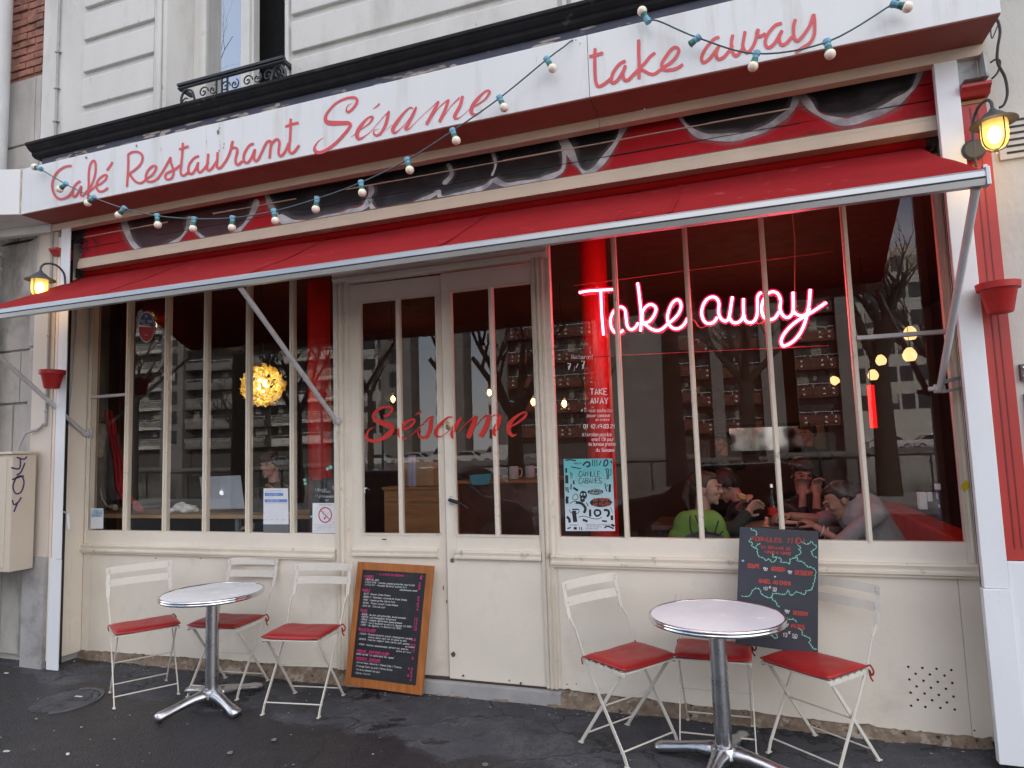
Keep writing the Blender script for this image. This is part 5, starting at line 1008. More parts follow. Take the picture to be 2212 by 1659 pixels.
for ln in ([(215, 75), (225, 95), (262, 100), (285, 130), (280, 160)], [(215, 205), (195, 240), (235, 260), (225, 290), (260, 320), (290, 330), (295, 370), (300, 400), (320, 430), (370, 445), (400, 475), (435, 455), (470, 492), (510, 480), (525, 440)], [(260, 320), (300, 275), (330, 268)], [(485, 395), (485, 430), (530, 430), (585, 455), (580, 490), (650, 495), (685, 510), (690, 455), (750, 435), (780, 440), (775, 470), (830, 480), (870, 515), (900, 545), (935, 545), (990, 585), (985, 650), (980, 700), (965, 750), (950, 800), (935, 825), (880, 835), (860, 880), (770, 850), (720, 890), (690, 885), (670, 835), (630, 885), (560, 880), (490, 880), (478, 920)],
           [(750, 435), (765, 410), (820, 370), (795, 330), (815, 310), (785, 280)], [(830, 240), (870, 260), (910, 258), (935, 230), (965, 262), (1000, 290), (970, 330), (940, 355), (960, 405), (1005, 430)], [(115, 920), (200, 918), (240, 850), (285, 820), (330, 835), (345, 880), (375, 905), (430, 930), (475, 930), (490, 960), (525, 980), (540, 1020), (570, 1040)], [(645, 1160), (665, 1180), (700, 1185), (735, 1180), (775, 1215)], [(400, 1375), (460, 1375), (500, 1400), (520, 1415), (550, 1395), (515, 1350)], [(800, 1290), (835, 1310), (840, 1360), (890, 1380), (935, 1410), (920, 1450), (950, 1490), (965, 1515), (1005, 1525)]):
    P = cr(ln, 4); Q2.line(gq, [zz(*p) for p in P], .0026)
    for i, p in enumerate(P):
        if i % 2 == 0:
            s_ = 1 if i % 4 else -1; x, y = p; a = zz(x, y); b = zz(x + 9 * s_, y - 11); Q2.line(gq, [a, b], .0035)
for m_, nm, mt in ((rq, 'red_writing', CHR), (wq, 'white_writing', CHW), (gq, 'ivy_drawing', CHG), (bq, 'blue_writing', CHB)): m_.build(nm, mt, bd)

GPY = 4.006
def zq(sc, ox, oy): return lambda x, y, yy=GPY: at((ox + x / sc) * .576042, (oy + y / sc) * .576042, yy)
z3 = zq(3.6867, 700, 1640)
# printed sheet in a holder
pa = thing('printed_notice', 'white printed sheet with blue bands taped inside the left window', 'notice')
Qp = Quad(z3(1063, 705), z3(1402, 705), z3(1412, 1312), z3(1058, 1312), .0006)
q = MB(); Qp.slab(q, .0008, 0, 1, 0, .82); q.build('sheet', PAPER, pa); q = MB(); Qp.slab(q, .002, 0, 1, .82, 1); q.build('holder', pm('grey_holder', (.13, .14, .15), .4), pa)
q = MB(); Qp.sheet(q, .05, .80, .105, .175); Qp.sheet(q, .05, .96, .25, .315); q.build('blue_band', ink('band_blue', (.12, .25, .58)), pa)
q = MB(); random.seed(4)
for t_, a, b in ((.05, .3, .75), (.065, .05, .75), (.20, .05, .45), (.33, .05, .95), (.352, .05, .97)): Qp.line(q, [(a, t_), (b, t_)], .0012)
for x in (.05, .28, .5, .72): Qp.line(q, [(x, .71), (x + .14, .71)], .001); Qp.line(q, [(x, .725), (x + .08, .725)], .001)
q.build('print', ink('print_grey', (.2, .22, .3)), pa)
q = MB(); Qp.text(q, 'AVIS AU PUBLIC', .12, .155, .03, .0014, fit=.5, slant=0, jit=0); Qp.text(q, 'INFORMATION', .15, .297, .03, .0014, fit=.5, slant=0, jit=0); q.build('white_print', PAPER, pa)
# no smoking sign
ns = thing('no_smoking_sign', 'white no smoking sign with a red barred circle in the window by the door', 'sign')
Qn = Quad(z3(1740, 908), z3(2085, 908), z3(2085, 1322), z3(1737, 1322), .0008)
q = MB(); Qn.slab(q, .0012); q.build('sign_card', pm('white_card', (.75, .75, .77), .35), ns, bevel=.0005)
def ring(Q, mb, ca, cb, ra, w_, n=40, a0=0, a1=360, asp=None):
    asp = asp or Q.W / Q.H; Q.line(mb, [(ca + ra * math.cos(R(a0 + (a1 - a0) * k / n)), cb + ra * asp * math.sin(R(a0 + (a1 - a0) * k / n))) for k in range(n + 1)], w_)
q = MB(); ring(Qn, q, .515, .40, .25, .0085); Qn.line(q, [(.34, .25), (.69, .55)], .0065); q.build('barred_circle', ink('sign_red2', (.5, .02, .05)), ns)
q = MB(); Qn.line(q, [(.47, .55), (.53, .47)], .009); Qn.line(q, [(.53, .47), (.64, .31)], .0012); Qn.line(q, [(.55, .50), (.68, .35)], .0012); Qn.line(q, [(.64, .31), (.68, .35)], .0012)
Qn.line(q, cr([(.47, .47), (.40, .36), (.46, .28), (.52, .30), (.50, .40)], 4), .001)
Qn.text(q, 'INTERDICTION DE FUMER', .25, .075, .022, .001, fit=.52, slant=0, jit=0); Qn.text(q, 'decret', .84, .665, .018, .001, fit=.10, slant=0, jit=0)
for t_, tx, a, b in ((.735, 'Fumer dans ce lieu vous expose à une amende forfaitaire', .06, .9), (.78, 'de 68 euros ou à des poursuites judiciaires', .25, .5), (.825, 'Pour arreter de fumer, faites vous aider en appelant', .14, .73), (.87, 'le 3989 Tabac info service', .2, .62), (.93, 'Articles R 3511-1 et suivants du code de la santé publique', .06, .86)): Qn.text(q, tx, a, t_, .014, .0006, fit=b, slant=0, jit=0)
q.build('black_print', INKK, ns)
# small card, oval sticker
sc = thing('small_card', 'small card with a blue picture in the bottom left corner of the window', 'card')
z7 = zq(3.191, 320, 1500); Qc = Quad(z7(65, 1297), z7(216, 1297), z7(213, 1540), z7(62, 1540), .0006)
q = MB(); Qc.slab(q, .0008); q.build('card', PAPER, sc); q = MB(); Qc.sheet(q, .06, .94, .05, .42); q.build('picture', pm('sky_print', (.30, .45, .55), .5, .5, 14), sc)
ov = thing('oval_sticker', 'blue and red oval city sticker high in the left window', 'sticker')
zo = zq(2.212, 300, 1000); Qo = Quad(zo(484, 370), zo(624, 376), zo(618, 632), zo(484, 628), .0006)
def oval(Q, mb, r_, b0, b1, off=None, n=40):
    P = [(.5 + .5 * r_ * math.cos(2 * math.pi * k / n), .5 + .5 * r_ * math.sin(2 * math.pi * k / n)) for k in range(n)]
    P = [p for p in P if b0 <= p[1] <= b1]
    if b0 <= 0 and b1 >= 1: mb.face([Q.p(a, b, off) for a, b in P]); return
    cy_ = sum(p[1] for p in P) / len(P); P.sort(key=lambda p: math.atan2(p[1] - cy_, p[0] - .5)); mb.face([Q.p(a, b, off) for a, b in P])
q = MB(); oval(Qo, q, 1, -1, 2, .0002); q.build('rim', ink('rim_white', (.6, .6, .62)), ov)
q = MB(); oval(Qo, q, .93, -1, .5, .0008); q.build('blue_half', ink('oval_blue', (.035, .06, .22)), ov); q = MB(); oval(Qo, q, .93, .5, 2, .0008); q.build('red_half', ink('oval_red', (.42, .02, .035)), ov)
q = MB(); Qo.text(q, 'VILLE', .13, .36, .09, .003, fit=.3, slant=0, off=.0014); Qo.text(q, 'DE', .42, .19, .08, .003, fit=.16, slant=0, off=.0014); Qo.text(q, 'PARIS', .58, .36, .09, .003, fit=.3, slant=0, off=.0014); Qo.text(q, 'TERRASSE', .24, .46, .06, .0022, fit=.5, slant=0, off=.0014); ring(Qo, q, .5, .72, .09, .0025, 16, 0, 180, asp=.5)
q.build('sticker_print', ink('rim_white', (0, 0, 0)), ov)
# handwriting on the glass of the right hand window
gw = thing('window_writing', 'white handwritten notes on the first pane of the right window', 'window writing')
z4 = zq(2.2423, 2080, 1300)
Qw = Quad(z4(0, 0, 4.008), z4(583, 0, 4.008), z4(583, 1659, 4.008), z4(0, 1659, 4.008), .0); q = MB(); random.seed(2)
def T4(tx, x, y, h, x1, w_=.0022, sl=.1, tilt=0): Qw.text(q, tx, x / 583, y / 1659, h / 1659, w_, fit=(x1 - x) / 583, slant=sl, jit=.03, tilt=tilt)
T4('Restaurant', 145, 105, 36, 330, .0022); T4('7', 105, 198, 52, 146, .0075, .1); T4('j', 160, 200, 30, 175, .003); T4('/', 185, 182, 38, 205, .005); T4('7', 226, 192, 66, 262, .008)
T4('TAKE', 305, 410, 50, 455, .0064, 0); T4('AWAY', 305, 488, 50, 462, .0064, 0)
T4('# Si vous souhaitez', 228, 558, 30, 492, .0018); T4('passer commande', 278, 600, 26, 472, .0018); T4('en avance', 350, 632, 22, 466, .0018); T4('01 42.49.03.21', 250, 695, 32, 516, .0038, 0)
T4('# Livraison possible', 238, 762, 30, 484, .002); T4('avant 13h pour', 318, 802, 30, 502, .002); T4('les bureaux proches', 288, 842, 30, 520, .002); T4('du Sésame', 352, 892, 30, 506, .0024)
q.build('writing', ink('glass_white', (.85, .80, .80)), gw)
# exhibition poster
ps = thing('exhibition_poster', 'turquoise and white exhibition poster with black doodles in the right window', 'poster')
Qx = Quad(z4(75, 945), z4(485, 940), z4(508, 1550), z4(93, 1550), .0004)
def poster_mat():
    m = bpy.data.materials.new('poster_paper'); m.use_nodes = True; t = m.node_tree; b = t.nodes['Principled BSDF']; b.inputs['Roughness'].default_value = .5
    tc = t.nodes.new('ShaderNodeTexCoord'); s = t.nodes.new('ShaderNodeSeparateXYZ'); r_ = t.nodes.new('ShaderNodeMapRange'); cr_ = t.nodes.new('ShaderNodeValToRGB')
    r_.inputs['From Min'].default_value = Qx.c[3].z; r_.inputs['From Max'].default_value = Qx.c[0].z; cr_.color_ramp.elements[0].position = .15; cr_.color_ramp.elements[0].color = (.66, .70, .76, 1); cr_.color_ramp.elements[1].position = .85; cr_.color_ramp.elements[1].color = (.14, .48, .50, 1)
    t.links.new(tc.outputs['Object'], s.inputs[0]); t.links.new(s.outputs[2], r_.inputs[0]); t.links.new(r_.outputs[0], cr_.inputs[0]); t.links.new(cr_.outputs[0], b.inputs['Base Color']); return m
q = MB(); Qx.slab(q, .0006); q.build('poster_sheet', poster_mat(), ps)
q = MB(); q2 = MB(); random.seed(9)
def px_(x, y): return (x - 75 - (y - 945) * .035) / 410, (y - 943) / 607
def TP(mb, tx, x, y, h, x1, w_, off=None): a, b = px_(x, y); a1, _ = px_(x1, y); Qx.text(mb, tx, a, b, h / 607, w_, fit=a1 - a, slant=.12, jit=.02, off=off)
TP(q, 'CAMILLE', 207, 1092, 42, 388, .0042); TP(q, 'CABANES', 207, 1150, 44, 402, .0042); TP(q, 'PRESENTE', 165, 988, 12, 232, .0016)
TP(q, 'RESTAURANT', 130, 1505, 10, 205, .0011); TP(q, '88 QUAI DE VALMY PARIS 10e', 270, 1503, 10, 470, .0011); TP(q, 'TEL 01 42 49 03 21', 272, 1520, 9, 400, .001); TP(q, 'EXPOSITION', 268, 1535, 9, 370, .001)
def pblob(cx, cy, rx, ry, n=14, j=.15, ph=0):
    P = []
    for k in range(n):
        a = 2 * math.pi * k / n + ph; r_ = 1 + random.uniform(-j, j); P.append(Qx.p(*px_(cx + rx * r_ * math.cos(a), cy + ry * r_ * math.sin(a))))
    q.face(P)
def pl(pts, w_, mb=None): Qx.line(mb or q, [px_(*p) for p in cr(pts, 5)], w_)
pblob(345, 1222, 65, 26, 18, .03); pblob(392, 1312, 92, 38, 22, .05); pblob(243, 1250, 32, 38, 16, .06); pblob(238, 1290, 20, 20, 10, .08)
for ex in (230, 254):
    P = [Qx.p(*px_(ex + 8 * math.cos(k * .785), 1243 + 11 * math.sin(k * .785)), .0012) for k in range(8)]; q2.face(P)
P = [Qx.p(*px_(238 + 6 * math.cos(k * .785), 1278 + 7 * math.sin(k * .785)), .0012) for k in range(8)]; q2.face(P)
TP(q2, 'EXPOSITION', 288, 1212, 16, 400, .0022, .0014); TP(q2, 'EVOLUTIVE', 298, 1238, 16, 402, .0022, .0014)
q3 = MB(); TP(q3, 'DU 18/09', 328, 1300, 26, 470, .003, .0014); TP(q3, 'AU 15/02', 325, 1340, 26, 470, .003, .0014); q3.build('red_print', ink('poster_red', (.55, .10, .06)), ps)
for pts, w_ in (([(140, 1010), (180, 1018), (222, 1026)], .006), ([(320, 950), (322, 1005)], .005), ([(338, 952), (340, 1008)], .005), ([(356, 952), (358, 1005)], .005), ([(375, 1000), (392, 960)], .006), ([(240, 1000), (262, 975), (290, 972), (298, 1000), (270, 1012)], .010), ([(415, 1010), (420, 965), (440, 955), (448, 985), (425, 1010)], .008), ([(425, 1035), (452, 1035), (452, 1110), (432, 1110)], .005), ([(438, 1040), (444, 1105)], .006), ([(470, 1030), (475, 1070), (462, 1090)], .004),
               ([(98, 1020), (98, 1060)], .012), ([(102, 1080), (104, 1150)], .020), ([(130, 1050), (140, 1080), (138, 1110)], .004), ([(150, 1060), (140, 1085)], .003), ([(95, 1180), (100, 1215)], .007), ([(112, 1180), (116, 1230)], .007), ([(142, 1155), (138, 1200)], .007), ([(165, 1125), (160, 1145), (172, 1155)], .009), ([(160, 1185), (180, 1200), (200, 1210)], .013), ([(160, 1250), (185, 1240), (200, 1270), (180, 1290), (155, 1280), (160, 1250)], .004),
               ([(425, 1150), (430, 1190), (440, 1220)], .006), ([(445, 1160), (440, 1185)], .004), ([(465, 1160), (462, 1225)], .014), ([(110, 1260), (105, 1290), (110, 1320)], .018), ([(130, 1320), (170, 1300), (200, 1310)], .004), ([(180, 1310), (230, 1320), (262, 1360), (250, 1400)], .016), ([(270, 1310), (285, 1345)], .005), ([(125, 1370), (145, 1400), (200, 1400), (210, 1370)], .004), ([(150, 1370), (180, 1368), (205, 1370)], .008), ([(165, 1380), (172, 1440), (178, 1475)], .026), ([(300, 1370), (302, 1430)], .014),
               ([(345, 1375), (380, 1380), (385, 1410), (355, 1425), (338, 1400), (345, 1375)], .012), ([(415, 1375), (450, 1380), (455, 1410), (440, 1430)], .014), ([(470, 1350), (485, 1400)], .003), ([(205, 1435), (250, 1425), (300, 1440), (360, 1450), (400, 1435)], .004), ([(240, 1455), (280, 1470)], .014), ([(400, 1465), (440, 1470)], .010), ([(105, 1430), (125, 1450), (130, 1480)], .016), ([(480, 1420), (482, 1460)], .016), ([(165, 1525), (190, 1530)], .016), ([(210, 1515), (215, 1540)], .005), ([(228, 1515), (232, 1542)], .005), ([(110, 1530), (140, 1520)], .008), ([(420, 1525), (445, 1510), (495, 1530)], .009), ([(475, 1495), (500, 1510)], .014), ([(90, 955), (130, 950), (180, 958)], .008), ([(470, 960), (482, 985)], .008), ([(150, 1065), (152, 1105)], .002)):
    pl(pts, w_)
for k in range(26):       # little scalloped border round the title
    a = 2 * math.pi * k / 26; cx, cy = 302 + 118 * math.cos(a), 1108 + 74 * math.sin(a); pl([(cx - 8, cy - 3), (cx, cy + 5), (cx + 8, cy - 3)], .0009)
q.build('black_drawing', INKK, ps); q2.build('pale_print', ink('poster_pale', (.5, .62, .64)), ps)
# chalkboard inside by the door
cb = thing('inside_chalkboard', 'small chalkboard behind the glass with green holly and white writing', 'chalkboard')
z3b = lambda x, y, yy=4.05: z3(x, y, yy)
Qb = Quad(z3b(1500, 560), z3b(2083, 560), z3b(2083, 1310), z3b(1500, 1310), .001)
q = MB(); Qb.slab(q, .006, .35, 1, 0, 1); bd = q.build('board', SLATE, cb)
q = MB(); random.seed(21)
def TB(mb, tx, x, y, h, x1, w_): Qb.text(mb, tx, (x - 1500) / 583, (y - 560) / 750, h / 750, w_, fit=(x1 - x) / 583, slant=.25, jit=.05)
TB(q, '1 Chocolat', 1778, 745, 40, 1940, .0016); TB(q, 'maison', 1875, 765, 32, 1990, .0016); TB(q, '+ 1 gâteau maison', 1775, 830, 36, 2040, .0016); TB(q, 'au choix', 1925, 832, 22, 2035, .0014); TB(q, '7€50', 1915, 882, 22, 1965, .0014)
Qb.line(q, [((2025 - 1500) / 583, .16), ((2028 - 1500) / 583, .21), ((2055 - 1500) / 583, .21), ((2058 - 1500) / 583, .155), ((2025 - 1500) / 583, .16)], .004); q.build('white_writing', CHW, bd)
q = MB(); TB(q, 'Douceurs', 1750, 590, 44, 1895, .003); q.build('red_writing', CHR, bd)
hl = thing('holly_decal', 'green holly leaf decals on the glass beside the chalkboard', 'window decal'); q = MB()
for cx, cy, r_ in ((1945, 435, 30), (1990, 415, 36), (1632, 590, 30), (1640, 640, 30), (1722, 1095, 24)):
    P = [z3(cx + (r_ if k % 2 else r_ * .5) * math.cos(k * .5236), cy + (r_ if k % 2 else r_ * .5) * math.sin(k * .5236), 4.008) for k in range(12)]; q.face(P)
q.build('holly_leaves', CHG, hl)
# white mark on the door glass
q = MB()
z5 = zq(3.2529, 1340, 1460); P = cr([(92, 1265), (85, 1220), (105, 1203), (130, 1210), (148, 1228)], 4); L, Q_ = [], []
for i, (x, y) in enumerate(P): wd_ = 9 + 5 * math.sin(i * .3); L.append(z5(x - wd_ * .7, y - wd_ * .5, 4.0165)); Q_.append(z5(x + wd_ * .7, y + wd_ * .5, 4.0165))
q.ribbon(L, Q_); tag(q.build('torn_sticker', PAPER, None), 'torn white sticker remnant low on the left pane of the door', 'sticker')

# ------------------------------------------------------------------ neon sign
neo = thing('neon_sign', 'pink neon script Take away hanging inside the right window', 'neon sign')
NY = 4.17
NEON = emis('neon_pink', (1.0, .085, .13), 19)
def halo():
    m = bpy.data.materials.new('neon_halo'); m.use_nodes = True; t = m.node_tree; t.nodes.clear(); o = t.nodes.new('ShaderNodeOutputMaterial'); a = t.nodes.new('ShaderNodeAddShader'); tr = t.nodes.new('ShaderNodeBsdfTransparent'); e = t.nodes.new('ShaderNodeEmission')
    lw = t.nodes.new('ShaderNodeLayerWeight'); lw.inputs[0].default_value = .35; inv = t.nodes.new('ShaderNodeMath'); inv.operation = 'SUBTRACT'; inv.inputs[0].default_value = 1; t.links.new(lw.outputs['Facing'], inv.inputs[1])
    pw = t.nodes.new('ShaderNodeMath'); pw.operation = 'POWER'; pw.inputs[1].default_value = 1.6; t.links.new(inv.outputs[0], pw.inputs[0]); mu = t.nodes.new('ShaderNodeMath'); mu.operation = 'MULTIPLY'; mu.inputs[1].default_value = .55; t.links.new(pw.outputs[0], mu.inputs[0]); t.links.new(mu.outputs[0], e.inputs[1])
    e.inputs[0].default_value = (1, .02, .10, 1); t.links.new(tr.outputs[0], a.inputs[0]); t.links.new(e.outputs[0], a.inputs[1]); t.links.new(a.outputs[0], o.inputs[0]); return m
HALO = halo()  # see-through emissive shell that imitates lens bloom around the tubes
zE = zq(4.424, 2140, 1000); zF = zq(4.0963, 2600, 1000)
NS = [(zE, [(140, 430), (300, 402), (480, 390), (640, 382), (755, 372)]), (zE, [(500, 402), (510, 700), (528, 950), (545, 1135)]),
      (zE, [(875, 1050), (820, 1092), (740, 1095), (680, 1020), (658, 900), (695, 770), (770, 685), (850, 670), (905, 730), (918, 850), (935, 970), (970, 1030), (1020, 1042), (1080, 1000), (1120, 930)]),
      (zE, [(1110, 270), (1135, 450), (1165, 750), (1170, 900), (1160, 1070)]),
      (zE, [(1185, 900), (1190, 760), (1250, 665), (1330, 625), (1398, 660), (1415, 720), (1370, 830), (1290, 915), (1200, 935), (1260, 975), (1330, 1030), (1430, 1060), (1520, 1030), (1610, 950), (1710, 870), (1795, 770), (1832, 660), (1812, 575), (1760, 550), (1690, 600), (1630, 720), (1605, 850), (1635, 960), (1700, 1020), (1790, 1025), (1880, 960), (1942, 850)]),
      (zF, [(365, 775), (320, 845), (240, 875), (170, 840), (130, 740), (140, 620), (200, 510), (290, 465), (360, 490), (395, 570), (387, 680), (412, 780), (480, 835), (535, 810), (560, 720), (580, 590), (600, 462)]),
      (zF, [(552, 780), (600, 850), (670, 862), (740, 815), (770, 740), (768, 600), (770, 490)]), (zF, [(775, 740), (800, 825), (870, 860), (940, 830), (980, 730), (985, 600), (985, 480), (1010, 420), (1050, 398)]),
      (zF, [(1320, 690), (1260, 780), (1200, 812), (1130, 808), (1075, 760), (1050, 670), (1060, 560), (1100, 465), (1160, 405), (1230, 385), (1300, 420), (1340, 520), (1332, 640), (1370, 740), (1440, 782), (1500, 750), (1532, 680), (1535, 540), (1532, 390)]),
      (zF, [(1545, 690), (1590, 735), (1670, 752), (1745, 720), (1785, 640)]), (zF, [(1795, 350), (1780, 560), (1750, 720), (1710, 870), (1640, 1020), (1540, 1140), (1430, 1208), (1372, 1212), (1350, 1140), (1390, 1040), (1480, 930), (1600, 830), (1740, 745), (1880, 660), (2040, 550)])]
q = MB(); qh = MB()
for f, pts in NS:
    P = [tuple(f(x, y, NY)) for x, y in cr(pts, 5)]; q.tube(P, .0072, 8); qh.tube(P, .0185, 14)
q.build('tube', NEON, neo, 'all'); qh.build('tube_halo', HALO, neo, 'all')  # second mesh is the added glow shell, wider than the tube itself
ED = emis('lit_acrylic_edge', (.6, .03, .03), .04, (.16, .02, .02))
PYa = NY + .045
A, B, C, D_ = at(1238, 617, PYa), at(1800, 543, PYa), at(1790, 747, PYa), at(1253, 772, PYa)
q = MB(); q.face([A, B, C, D_]); q.build('backing_panel', CLEAR, neo)
q = MB(); q.tube([A, B], .0026, 4); q.tube([C, D_], .0034, 4); q.build('panel_edge', ED, neo)
q = MB(); q.tube(cr([tuple(at(1717, 553, NY)), tuple(at(1717, 640, NY)), tuple(at(1722, 690, NY)), tuple(at(1738, 672, NY)), tuple(at(1745, 655, NY))], 5), .0035, 6); q.tube([tuple(at(1717, 553, NY)), tuple(at(1717, 520, NY)), (at(1717, 553, NY).x, NY - 4, 3.05)], .003, 6)
for f, a in ((zE, [(1940, 860), (2060, 900), (2110, 990), (2170, 1010)]), (zF, [(1120, 820), (1010, 880), (960, 850)]), (zF, [(370, 780), (230, 890), (115, 940), (40, 860)]), (zE, [(400, 260), (430, 320), (480, 370)])): q.tube(cr([tuple(f(x, y, NY + .02)) for x, y in a], 4), .003, 5)
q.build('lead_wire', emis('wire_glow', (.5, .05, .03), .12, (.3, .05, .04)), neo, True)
# ------------------------------------------------------------------ inside the cafe
def vremesh(q, name, m, par, vox=.006, smooth=4):
    bm = q.bm; me = bpy.data.meshes.new(name + '_src'); bm.to_mesh(me); bm.free(); o = bpy.data.objects.new(name, me); COL.objects.link(o)
    r_ = o.modifiers.new('r', 'REMESH'); r_.mode = 'VOXEL'; r_.voxel_size = vox
    s = o.modifiers.new('s', 'SMOOTH'); s.iterations = smooth; s.factor = .5
    dg = bpy.context.evaluated_depsgraph_get(); dg.update(); m2 = bpy.data.meshes.new_from_object(o.evaluated_get(dg)); o.modifiers.clear(); o.data = m2; m2.name = name
    bpy.data.meshes.remove(me); m2.materials.clear(); m2.materials.append(m)
    for p in m2.polygons: p.use_smooth = True
    if par: o.parent = par
    return o
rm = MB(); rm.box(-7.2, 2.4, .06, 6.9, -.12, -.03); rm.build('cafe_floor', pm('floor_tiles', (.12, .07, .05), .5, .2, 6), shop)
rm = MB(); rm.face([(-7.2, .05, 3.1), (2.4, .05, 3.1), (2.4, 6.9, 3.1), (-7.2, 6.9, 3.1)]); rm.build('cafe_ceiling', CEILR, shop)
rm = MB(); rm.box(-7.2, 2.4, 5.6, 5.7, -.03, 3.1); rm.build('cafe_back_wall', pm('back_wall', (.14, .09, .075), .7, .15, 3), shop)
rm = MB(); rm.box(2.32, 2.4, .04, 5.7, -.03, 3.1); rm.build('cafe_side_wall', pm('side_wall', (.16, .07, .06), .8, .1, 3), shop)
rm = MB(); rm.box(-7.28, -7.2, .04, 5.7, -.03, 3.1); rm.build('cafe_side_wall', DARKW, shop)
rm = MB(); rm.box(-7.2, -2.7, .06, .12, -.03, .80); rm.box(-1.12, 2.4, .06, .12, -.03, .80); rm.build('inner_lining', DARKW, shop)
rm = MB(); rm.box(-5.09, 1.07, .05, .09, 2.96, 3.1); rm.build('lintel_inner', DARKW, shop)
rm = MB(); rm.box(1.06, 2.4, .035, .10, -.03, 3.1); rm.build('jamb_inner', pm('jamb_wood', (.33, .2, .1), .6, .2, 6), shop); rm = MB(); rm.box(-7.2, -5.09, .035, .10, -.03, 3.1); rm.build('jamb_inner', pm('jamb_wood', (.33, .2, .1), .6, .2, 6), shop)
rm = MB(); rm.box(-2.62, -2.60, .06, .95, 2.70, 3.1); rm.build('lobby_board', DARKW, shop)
mir = thing('wall_mirror', 'long mirror on the back wall reflecting the bright street', 'mirror')
pa_, pb_ = at(1578, 975, 9.55), at(1780, 918, 9.55)
q = MB(); q.box(pa_.x, pb_.x, 5.56, 5.57, pa_.z, pb_.z); q.build('mirror_glass', pm('mirror', (.8, .8, .8), .02, 0, 1, metal=1), mir)
q = MB(); q.box(pa_.x - .05, pb_.x + .05, 5.575, 5.595, pa_.z - .05, pb_.z + .05); q.build('mirror_frame', DARKW, mir)
def column(u0, u1, v, y, lab, z1=3.1):
    a, b = at(u0, v, y), at(u1, v, y); r_ = (b.x - a.x) / 2 * .93; q = MB(); q.tube([((a.x + b.x) / 2, y - 4, -.03), ((a.x + b.x) / 2, y - 4, z1)], r_, 28)
    c = thing('red_column', lab, 'column', (0, 0, 0), 0, 'red columns inside the cafe'); q.build('shaft', INRED, c, True)
    q = MB(); q.tube([((a.x + b.x) / 2, y - 4, -.03), ((a.x + b.x) / 2, y - 4, .12)], r_ * 1.25, 28); q.build('base', INRED, c, True)
column(1262, 1325, 850, 4.72, 'bright red round column behind the neon sign'); column(668, 712, 850, 5.2, 'red round column seen in the left window beside the door')
rl = thing('red_tube_lamp', 'short upright red glowing tube lamp at the back, right of the last mullion', 'lamp'); a, b = at(1880, 832, 6.6), at(1880, 925, 6.6)
q = MB(); q.tube([(a.x, 2.6, b.z), (a.x, 2.6, a.z)], .03, 14); q.build('lit_tube', emis('red_glow', (1, .01, .01), .7, (.5, .02, .02)), rl, True); q = MB(); q.tube([(a.x, 2.6, a.z), (a.x, 2.6, a.z + .04)], .033, 14); q.tube([(a.x, 2.6, a.z + .04), (a.x, 2.6, 3.1)], .004, 6); q.build('cord', BLK, rl)
# counter shelf behind the left window
sh = thing('window_counter', 'narrow wooden counter inside the left window carrying the laptop', 'counter')
CZ = at(400, 1112, 4.30).z
q = MB(); q.box(-6.4, -3.02, .30, .74, CZ - .03, CZ); q.build('counter_top', WOODL, sh, bevel=.003)
for x in (-5.6, -4.62, -3.88, -3.1): q = MB(); q.box(x, x + .035, .34, .375, -.03, CZ - .03); q.build('leg', pm('steel_blue', (.22, .25, .28), .4, .1, 20, metal=.4), sh)
lp = thing('laptop', 'open silver laptop with a glowing fruit emblem on its lid', 'laptop')
YL = 4.42
Ql = Quad(z3(178, 545, YL + .06), z3(742, 525, YL + .06), z3(800, 975, YL), z3(225, 980, YL), .0015)
q = MB(); Ql.slab(q, .007); lid = q.build('lid', pm('silver_lid', (.42, .43, .45), .38, .03, 10, metal=.5), lp, bevel=.002)
a, b = Ql.p(0, 1), Ql.p(1, 1); q = MB(); q.hexa([a + Vector((0, .0, -.010)), b + Vector((0, 0, -.010)), b + Vector((0, .22, -.010)), a + Vector((0, .22, -.010)), a, b, b + Vector((0, .22, 0)), a + Vector((0, .22, 0))]); q.build('keyboard_base', pm('silver_lid', (0, 0, 0)), lp, bevel=.002)
q = MB(); cx, cy = .50, .52
P = []
for k in range(30):
    t_ = 2 * math.pi * k / 30; r_ = 1 - .10 * math.exp(-((t_ - math.pi / 2) ** 2) * 12) - .10 * math.exp(-((t_ - 3 * math.pi / 2) ** 2) * 12)
    x, y = r_ * math.cos(t_), -r_ * math.sin(t_) * 1.05
    d_ = math.hypot(x - 1.15, y + .1)
    if d_ < .48: x, y = 1.15 + (x - 1.15) * .48 / d_, -.1 + (y + .1) * .48 / d_
    P.append(Ql.p(cx + x * .052, cy + y * .072 + .01))
q.face(P); P = [Ql.p(cx + (.2 + .28 * t_) * .052 + s * .010, cy - (1.15 + .55 * t_) * .072) for t_, s in ((0, 0), (.5, .8), (1, 0), (.5, -.8))]; q.face(P)
q.build('emblem', emis('laptop_glow', (.8, .85, .9), .5, (.8, .8, .8)), lid)
tw = thing('white_cloth', 'crumpled white cloth lying on the counter left of the laptop', 'cloth')
q = MB(); c = z3(-40, 940, 4.40)
for i in range(14): q.ell((c.x + random.uniform(-.10, .10), c.y + random.uniform(-.04, .04), CZ + .03 + random.uniform(-.01, .035)), (random.uniform(.03, .06), .035, random.uniform(.015, .03)), Matrix.Rotation(random.uniform(-.6, .6), 3, 'Y'))
vremesh(q, 'cloth', pm('white_cloth_fabric', (.70, .70, .68), .9, .04, 20, .4, 120), tw, .006, 3)
